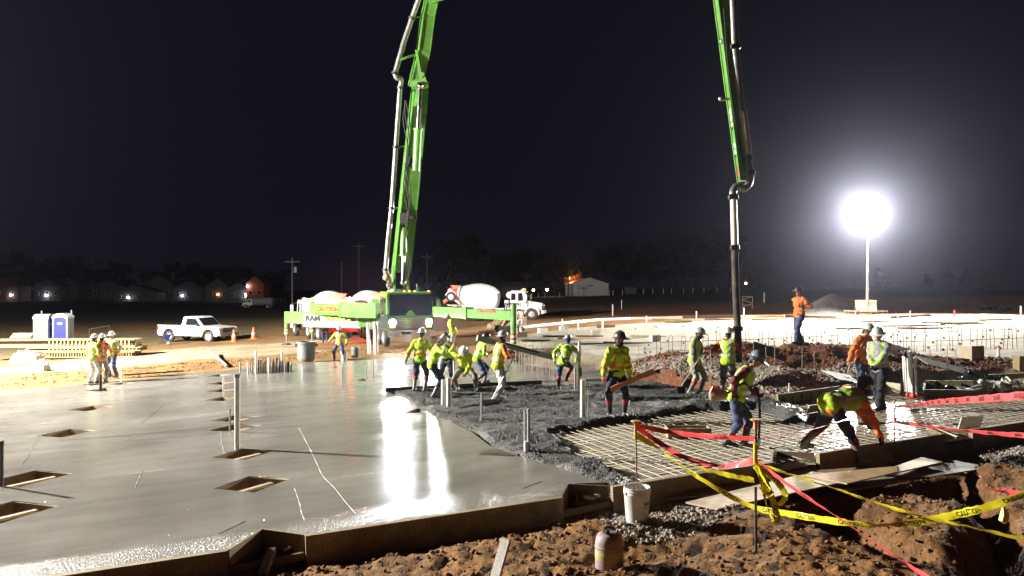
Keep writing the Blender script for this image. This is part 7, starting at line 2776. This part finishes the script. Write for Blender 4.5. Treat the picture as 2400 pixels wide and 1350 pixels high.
# barrier tape: a thin ribbon along a sagging line, with its lettering
def tape(pts, label, mname, width=.075, twist=None, text=None, ink='ink', every=.95, phase=.2, name='barrier_tape', thinned=1.0):
    C = spline(pts, 14)
    n = len(C)
    tw = np.interp(np.linspace(0, 1, n), np.linspace(0, 1, len(twist)), twist) if twist else np.zeros(n)
    ph = sum(ord(c_) for c_ in label) * .37
    for i in range(1, n - 1):
        C[i] = C[i] + Vector((0, 0, +.003 * math.sin(i * 1.3 + ph) + .002 * math.sin(i * 3.1 + ph)))
    tw = tw + np.array([+.14 * math.sin(i * .55 + ph) + .07 * math.sin(i * 1.45 + 2 * ph) for i in range(n)])
    L = [0.0]
    for i in range(1, n):
        L.append(L[-1] + (C[i] - C[i - 1]).length)
    fr = []
    for i in range(n):
        d = (C[min(i + 1, n - 1)] - C[max(i - 1, 0)]).normalized()
        u = Vector((0, 0, 1))
        u = (u - d * u.dot(d)).normalized()
        u = Quaternion(d, tw[i]) @ u
        fr.append((C[i], d, u, d.cross(u)))
    mb = MB()
    vs, fs = [], []
    for i, (c, d, u, nn) in enumerate(fr):
        w = width / 2 * thinned
        curl = .12 * w * math.sin(L[i] * 7)
        vs += [c - u * w, c + nn * (.10 * w + curl), c + u * w]
    for i in range(n - 1):
        for k in (0, 1):
            fs.append((3 * i + k, 3 * i + k + 1, 3 * i + k + 4, 3 * i + k + 3))
    mb.add(vs, fs)
    o = mb.build(name, mname, None, True)
    tag(o, label, 'barrier tape', 'barrier tapes round the excavation')
    if text:
        def at_s(s):
            j = min(max(np.searchsorted(L, s) - 1, 0), n - 2)
            f_ = (s - L[j]) / max(L[j + 1] - L[j], 1e-6)
            a, b = fr[j], fr[j + 1]
            return a[0].lerp(b[0], f_), a[2].lerp(b[2], f_), a[3].lerp(b[3], f_), f_
        tv, tf = text_verts(text, width * thinned * .66, .03)
        wd = tv[:, 0].max()
        s = phase
        lt = MB()
        while s + wd < L[-1] - .05:
            for side in (1, -1):
                vs = []
                for (x, y, z) in tv:
                    xx = x if side > 0 else wd - x
                    c, u, nn, _ = at_s(s + xx)
                    w = width / 2 * thinned
                    bulge = .10 * w * (1 - min(1, abs(y) / w)) + .12 * w * math.sin((s + xx) * 7) * (1 - min(1, abs(y) / w))
                    vs.append(c + u * y + nn * (bulge + .0022 * side))
                lt.add(vs, tf)
            s += every
        if lt.v:
            lo_ = lt.build('lettering', ink, o)
            lo_['kind'] = 'stuff'
    return o


Y1, Y2, Y3 = p.y, 8.88, p3.y
A1 = rod_top
tape([P(1493, 998, Y1), P(1560, 1011, 10.1), P(1640, 1021, 9.7), P(1770, 1029, Y2)], 'upper red tape between bucket stake and near stake', 'tapered', .075, [.5, .2, .25, .6], 'DANGER', phase=.25)
tape([P(1772, 1030, Y2), P(1880, 1012, 9.6), P(1990, 982, 11.0), P(2098, 955, Y3)], 'thin red tape crossing the bending worker', 'tapered', .075, [1.2, 1.35, 1.35, 1.2], None, thinned=.75)
tape([P(2098, 955, Y3), P(2160, 948, 11), P(2200, 942, 9.3), P(2300, 935, 7), P(2420, 926, 5.6), P(2750, 910, 4.2)], 'wide red tape running off the right edge', 'tapered', .066, [1.2, .9, .2, .05, .05, .1], 'DANGER', every=.62, phase=1.2)
tape([P(1494, 1002, Y1), P(1540, 1034, 10.3), P(1600, 1070, 10.0), P(1680, 1092, 9.6), P(1730, 1088, 9.2), P(1769, 1078, Y2)], 'lower sagging red tape from bucket stake to near stake', 'tapered', .075, [.3, -.5, -.9, -.9, -.4, .3], 'DANGER', phase=.4)
tape([P(1772, 1078, Y2), P(1850, 1138, 8.2), P(1960, 1210, 7.4), P(2070, 1285, 6.6), P(2180, 1358, 6.0), P(2350, 1470, 5.3)], 'long red tape slanting down to the bottom right', 'tapered', .052, [.5, .1, .8, .8, .2, .3], 'DANGER', phase=.1, every=.8)
tape([P(2100, 990, Y3), P(2180, 1000, 11.4), P(2270, 1010, 10), P(2420, 1022, 8), P(2700, 1035, 6.4)], 'lower red tape from rod to the right edge', 'tapered', .06, [.4, .8, .9, .2, .2], 'DANGER', every=.9, phase=2.4)
tape([P(2325, 1148, 7.6), P(2370, 1155, 7), P(2440, 1166, 6.2)], 'short red tape end over the pit at the right edge', 'tapered', .075, [1.4, .6, .1], 'DANGER', phase=.3, every=.7)
q_ = [GG(2175, 1052), GG(2215, 1078), GG(2280, 1110), GG(2330, 1148)]
tape([x + Vector((0, 0, .03)) for x in q_], 'thin red tape lying on the ground beside the plywood', 'tapered', .05, [1.4, 1.2, 1.5, 1.3], None, thinned=.6)
tape([P(1493, 1020, Y1), P(1530, 1042, 10.2), P(1570, 1072, 9.9), P(1650, 1127, 9.4), P(1760, 1186, 9.1), P(1860, 1206, 8.4), P(1960, 1222, 7.8), P(2060, 1231, 7.4), P(2160, 1222, 7.1), P(2250, 1204, 6.8), P(2330, 1183, 6.4), P(2450, 1140, 5.8)],
     'long sagging yellow tape from bucket stake past the near stake over the pit', 'tapeyellow', .075, [.3, .6, .7, .4, .25, .1, .1, 1.0, .3, .3, .9, 1.1], 'CAUTION', phase=.3, every=.62)
tape([P(1493, 1022, Y1), P(1560, 1060, 10), P(1640, 1097, 9.5), P(1710, 1114, 9.1), P(1768, 1126, Y2)], 'pale yellow tape from bucket stake to the knot on the near stake', 'tapeyellow', .075, [.3, 1.2, .9, .4, .3], None)
tape([P(1774, 1086, Y2), P(1850, 1111, 8.3), P(1960, 1146, 7.6), P(2090, 1190, 6.9), P(2230, 1226, 6.2), P(2420, 1268, 5.6), P(2700, 1330, 4.9)], 'straight yellow tape from the near stake to the lower right edge', 'tapeyellow', .075, [.7, .8, .95, .8, .95, .9, .9], 'CAUTION', phase=.4, every=.62, thinned=.75)
lab = 'loose yellow tape loop hanging at the near stake, %s'
tape([P(1773, 1085, 8.84), P(1800, 1110, 8.8), P(1830, 1140, 8.75), P(1840, 1165, 8.72), P(1826, 1182, 8.75), P(1810, 1176, 8.8)], lab % 'the wide upper loop', 'tapeyellow', .075, [.4, .2, .0, -.3, -.9, -1.2], 'CAUTION', phase=.05, every=.55)
tape([P(1772, 1095, 8.82), P(1785, 1135, 8.78), P(1796, 1180, 8.74), P(1808, 1212, 8.70), P(1818, 1222, 8.68), P(1826, 1210, 8.68), P(1814, 1180, 8.70), P(1798, 1140, 8.76), P(1782, 1105, 8.82)], lab % 'the long narrow bight', 'tapeyellow', .075, [1.2, 1.5, 1.3, 1.0, .4, 0, .2, .4, .6], 'CAUTION', phase=.1, every=.5)
tape([P(1770, 1092, 8.8), P(1790, 1125, 8.74), P(1806, 1150, 8.7), P(1800, 1158, 8.7), P(1786, 1140, 8.74)], lab % 'the short crumpled end', 'tapeyellow', .075, [.2, .8, 1.3, .6, .1], None)
x_ = P(2352, 1188, 6.35)
tag(MB().tube([x_, x_ + Vector((.01, 0, -.05)), x_ + Vector((.0, 0, -.11)), x_ + Vector((.015, 0, -.14))], [.012, .034, .04, .012], 7).build('tape_knot', 'tapeyellow', None, True), 'yellow tape knot hanging at the right end of the sagging tape', 'tape knot')

# old gas bottle of a bucket, dusty
p = GG(1428, 1328)
gb = thing('dusty_canister', 'dusty ribbed canister with pinkish top and worn yellow band, bottom centre', 'canister', p + Vector((0, 0, -.02)), .4)
MB().lathe([(.155, 0), (.16, .02), (.16, .30), (.152, .34), (.13, .385), (.09, .405), (.02, .41)], 26).build('shell', 'canister', gb, True)
MB().lathe([(.1615, .12), (.163, .125), (.163, .21), (.1615, .215)], 26, caps=False).build('worn_band', 'canband', gb, True)
MB().lathe([(.162, .245), (.166, .25), (.166, .262), (.162, .268)], 26, caps=False).build('rim_bead', 'canister', gb, True)
MB().tube([(-.05, .02, .40), (-.06, .0, .46), (.0, -.01, .475), (.05, .0, .46)], .012, 6).box((-.05, -.02, .43), (.07, .05, .05), (.2, .3, .5)).build('valve_lug', 'darkmetal', gb, True)
# leaning plank
a, b = GG(1150, 1375), P(1187, 1262, 0)
a = GG(1148, 1378)
b = P(1186, 1264, a.y + .22)
tag(MB().beam(a - Vector((0, 0, .1)), b, .035, .12, (.8, -.5, .3)).build('leaning_plank', 'woodwhite'), 'pale plank sticking out of the dirt at the bottom edge', 'plank')

# plywood sheets along the front of the bed
def ply(corners, up, m_, label, th=.02):
    pts = []
    up += .06
    for (u, v) in corners:
        q = G(u, v, -.33 + up)
        pts.append(Vector((q.x, q.y, float(plane(q.x)) - .33 + up)))
    return sheet(pts, th, m_, label, group='plywood walkway by the form')


ply([(1562, 1172), (1700, 1120), (2010, 1098), (1945, 1138)], .05, 'plyred', 'reddish plywood sheet lying under the pale one behind the near stake')
ply([(1607, 1180), (1682, 1196), (2022, 1122), (1905, 1108)], .11, 'plypale', 'pale plywood sheet nearest the white bucket')
ply([(1890, 1115), (1985, 1136), (2105, 1108), (2102, 1095)], .13, 'ply', 'golden plywood sheet under the bending worker boot')
ply([(2096, 1096), (2100, 1110), (2210, 1085), (2160, 1074)], .12, 'plypale', 'pale splattered plywood sheet right of the golden one')
ply([(2075, 1118), (2180, 1120), (2320, 1098), (2240, 1082)], .04, 'plygrey', 'grey mud-splattered plywood sheet at the right end of walkway')
ply([(1930, 1140), (1990, 1152), (2170, 1122), (2090, 1114)], .0, 'plygrey', 'muddy plywood sheet half hidden under the walkway')
# planks at the far notch
o = board(on(2190, 1002, -.02), on(2245, 1018, -.06), .05, .04, 'woodpale', 'loose lath in the notch under the red tape', 'loose_lath', 'lath', None)
rect_sheet(2272, 1012, .5, .45, .2, R(-70), 0, 'sheetwhite', 'white rag of plastic hanging under the red tape', .10)
# string lines and trowel marks left on the slab
def line_on(uv, r, m_, label, name='string_line', cat='string'):
    pts = [on(u, v, .002) for (u, v) in uv]
    mb = MB()
    C = spline(pts, 6)
    vs, fs = [], []
    for i, c in enumerate(C):
        d = (C[min(i + 1, len(C) - 1)] - C[max(i - 1, 0)]).normalized()
        s = Vector((d.y, -d.x, 0)) * r * (1 + .6 * math.sin(i * 1.7))
        vs += [c - s, c + Vector((0, 0, r * .8)), c + s]
    for i in range(len(C) - 1):
        for k in (0, 1):
            fs.append((3 * i + k, 3 * i + k + 1, 3 * i + k + 4, 3 * i + k + 3))
    return tag(mb.add(vs, fs).build(name, m_, None, True), label, cat, 'marks left on the fresh slab')


line_on([(700, 1002), (720, 1040), (742, 1085), (756, 1115), (785, 1145), (806, 1172), (835, 1206)], .0065, 'wetline', 'long bright trail of water across the middle slab', 'water_trail', 'water')
line_on([(98, 1018), (80, 1042), (62, 1075), (38, 1104)], .006, 'wetline', 'bright trail of water above the left edge blockout', 'water_trail', 'water')
line_on([(518, 1012), (520, 1040), (526, 1064)], .006, 'wetline', 'short trail of water at foot of the tall pipe', 'water_trail', 'water')
line_on([(690, 1145), (699, 1170), (706, 1200), (714, 1222)], .0045, 'wetline', 'faint trail of water left of the long one', 'water_trail', 'water')
for uv, lab in (([(388, 946), (362, 968), (330, 993)], 'dark trowel cut on the far left slab'), ([(334, 1103), (326, 1122), (317, 1143)], 'dark curved trowel cut on the left slab'), ([(575, 1222), (550, 1234), (512, 1252)], 'dark trowel cut near the bottom notch'), ([(628, 945), (632, 975)], 'short dark trowel cut right of tall pipe'),
                ([(140, 1033), (300, 1020), (520, 1000)], 'long faint joint across the left slab'), ([(1270, 1128), (1225, 1145)], 'short dark trowel cut near the dark notch')):
    line_on(uv, .006, 'cutline', lab, 'trowel_mark', 'trowel mark')


# ------------------------------------------------------------------ loose stones and clods
def pebbles(name, label, region, n, r0, r1, mname, seed, flat=.75, weight=None):
    rn = np.random.RandomState(seed)
    poly = np.array([(q[0], q[1]) for q in region])
    x0, y0 = poly.min(0)
    x1, y1 = poly.max(0)
    X = rn.uniform(x0, x1, n * 5)
    Y = rn.uniform(y0, y1, n * 5)
    ok = sdf(region, X, Y) < .25 * fbm(X * 1.5, Y * 1.5, seed)
    ok &= (sdf(SLAB, X, Y) > .15) & (sdf(BED, X, Y) > .12) & (sdf(ROUGH, X, Y) > .0)
    if weight is not None:
        ok &= weight(X, Y)
    X, Y = X[ok][:n], Y[ok][:n]
    n = len(X)
    Z = gz(X, Y)
    rad = r0 + (r1 - r0) * rn.rand(n) ** 5.0
    base = np.array([(0, 0, 1), (.9, 0, .35), (.28, .86, .3), (-.73, .53, .4), (-.73, -.53, .3), (.28, -.86, .38), (.6, .5, -.5), (-.35, .75, -.5), (-.8, -.1, -.5), (-.2, -.8, -.5), (.7, -.45, -.5)])
    F_ = np.array([(0, 1, 2), (0, 2, 3), (0, 3, 4), (0, 4, 5), (0, 5, 1), (1, 6, 2), (2, 7, 3), (3, 8, 4), (4, 9, 5), (5, 10, 1), (2, 6, 7), (3, 7, 8), (4, 8, 9), (5, 9, 10), (1, 10, 6)])
    nb = len(base)
    V_ = base[None] * (1 + .35 * (rn.rand(n, nb, 3) - .5))
    a = rn.rand(n) * 6.28
    c, s = np.cos(a), np.sin(a)
    x = V_[..., 0] * c[:, None] - V_[..., 1] * s[:, None]
    y = V_[..., 0] * s[:, None] + V_[..., 1] * c[:, None]
    el = rn.uniform(.7, 1.35, n)
    vv = np.stack([x * (rad * el)[:, None] + X[:, None], y * rad[:, None] + Y[:, None], V_[..., 2] * (rad * flat)[:, None] + (Z + rad * .25)[:, None]], -1).reshape(-1, 3)
    ff = (F_[None] + (np.arange(n) * nb)[:, None, None]).reshape(-1, 3)
    me = D.meshes.new(name)
    me.vertices.add(len(vv))
    me.vertices.foreach_set('co', vv.ravel())
    me.loops.add(ff.size)
    me.loops.foreach_set('vertex_index', ff.ravel().astype(np.int32))
    me.polygons.add(len(ff))
    me.polygons.foreach_set('loop_start', (np.arange(len(ff)) * 3).astype(np.int32))
    me.update(calc_edges=True)
    me.materials.append(M[mname])
    return tag(link(name, me), label, None, None, 'stuff')


FORE = [(-6, 2.5), (-6, 7.6), (14, 15.9), (14, 4), (4, 3)]
pebbles('gravel', 'grey gravel on the foot of the red mound', GRAVEL_R, 22000, .012, .05, 'grave', 1)
pebbles('gravel', 'gravel spilled in front of the form', GRAVEL_F, 4500, .008, .034, 'grave', 2)
pebbles('gravel', 'gravel at the right edge in front of the form', GRAVEL_FR, 5000, .010, .034, 'grave', 3)
pebbles('dirt_clods', 'clods of red clay in the foreground', FORE, 26000, .005, .042, 'clod', 4)
MOUND = [(2.6, 18.6), (3.0, 25.5), (17, 26.5), (17, 19.5), (12, 19.0)]
pebbles('dirt_clods', 'clods of red clay on the mound', MOUND, 11000, .010, .07, 'clodred', 5)
pebbles('dirt_clods', 'clods of clay at the far edge of the slab', [G2(0, 905), G2(390, 874), G2(700, 842), G2(960, 830), G2(1060, 828), G2(1100, 805), G2(900, 812), G2(600, 835), G2(300, 862), G2(0, 892)], 2600, .015, .07, 'clod', 6)

RPOLY = [(q[0], q[1]) for q in ROUGH]


def aggregate():
    rn = np.random.RandomState(9)
    poly = np.array(RPOLY)
    x0, y0 = poly.min(0)
    x1, y1 = poly.max(0)
    X = rn.uniform(x0, x1, 40000)
    Y = rn.uniform(y0, y1, 40000)
    ok = (sdf(ROUGH, X, Y) < -.12) & (fbm(X * 1.4, Y * 1.4, 44) > -.1)
    X, Y = X[ok][:11000], Y[ok][:11000]
    Z = rough_z(X, Y)
    n = len(X)
    r = .008 + .022 * rn.rand(n) ** 2
    base = np.array([(1, 0, 0), (0, 1, 0), (-1, 0, 0), (0, -1, 0), (0, 0, 1)]) * 1.0
    V_ = base[None] * (1 + .6 * (rn.rand(n, 5, 3) - .5)) * r[:, None, None]
    vv = (V_ + np.stack([X, Y, Z + .002], -1)[:, None, :]).reshape(-1, 3)
    ff = (np.array([(0, 1, 4), (1, 2, 4), (2, 3, 4), (3, 0, 4)])[None] + (np.arange(n) * 5)[:, None, None]).reshape(-1, 3)
    me = D.meshes.new('aggregate')
    me.from_pydata(vv.tolist(), [], ff.tolist())
    me.materials.append(M['rough'])
    tag(link('aggregate', me), 'wet stones standing out of the fresh dark concrete', None, None, 'stuff')


aggregate()


def crumbs():
    rn = np.random.RandomState(19)
    X = rn.uniform(-14, 2.5, 30000)
    Y = rn.uniform(8.4, 24, 30000)
    d = sdf(SLAB, X, Y)
    near = np.full(X.shape, 9.0)
    for b in BLOCKS:
        near = np.minimum(near, np.abs(sdf([(p.x, p.y) for p in b[1]], X, Y)))
    ins = np.ones(X.shape, bool)
    for b in BLOCKS:
        ins &= sdf([(p.x, p.y) for p in b[1]], X, Y) > .01
    pr = .010 + .5 * np.exp(-near / .06) + .25 * np.exp(d / .10) + .04 * (fbm(X * .8, Y * .8, 3) > .32)
    ok = (d < -.02) & ins & (rn.rand(len(X)) < pr)
    X, Y = X[ok], Y[ok]
    n = len(X)
    r = .004 + .012 * rn.rand(n) ** 4
    base = np.array([(1, 0, 0), (0, 1, 0), (-1, 0, 0), (0, -1, 0), (0, 0, .7)])
    V_ = base[None] * (1 + .6 * (rn.rand(n, 5, 3) - .5)) * r[:, None, None]
    vv = (V_ + np.stack([X, Y, plane(X) - .001], -1)[:, None, :]).reshape(-1, 3)
    ff = (np.array([(0, 1, 4), (1, 2, 4), (2, 3, 4), (3, 0, 4)])[None] + (np.arange(n) * 5)[:, None, None]).reshape(-1, 3)
    me = D.meshes.new('concrete_crumbs')
    me.from_pydata(vv.tolist(), [], ff.tolist())
    me.materials.append(M['slab'])
    tag(link('concrete_crumbs', me), 'crumbs and splashes of concrete lying on the wet slab', None, None, 'stuff')


crumbs()
# ------------------------------------------------------------------ night air
b = MB().box((20, 190, 16), (900, 460, 44))
hz = b.build('haze', [], None)
hm = D.materials.new('haze')
hm.use_nodes = True
nt = hm.node_tree
nt.nodes.remove(nt.nodes['Principled BSDF'])
pv = nt.nodes.new('ShaderNodeVolumePrincipled')
pv.inputs['Density'].default_value = HAZE_DENSITY
pv.inputs['Anisotropy'].default_value = HAZE_G
pv.inputs['Color'].default_value = (.74, .77, 1, 1)
nt.links.new(pv.outputs[0], nt.nodes['Material Output'].inputs['Volume'])
hz.data.materials.append(hm)
tag(hz, kind='stuff')
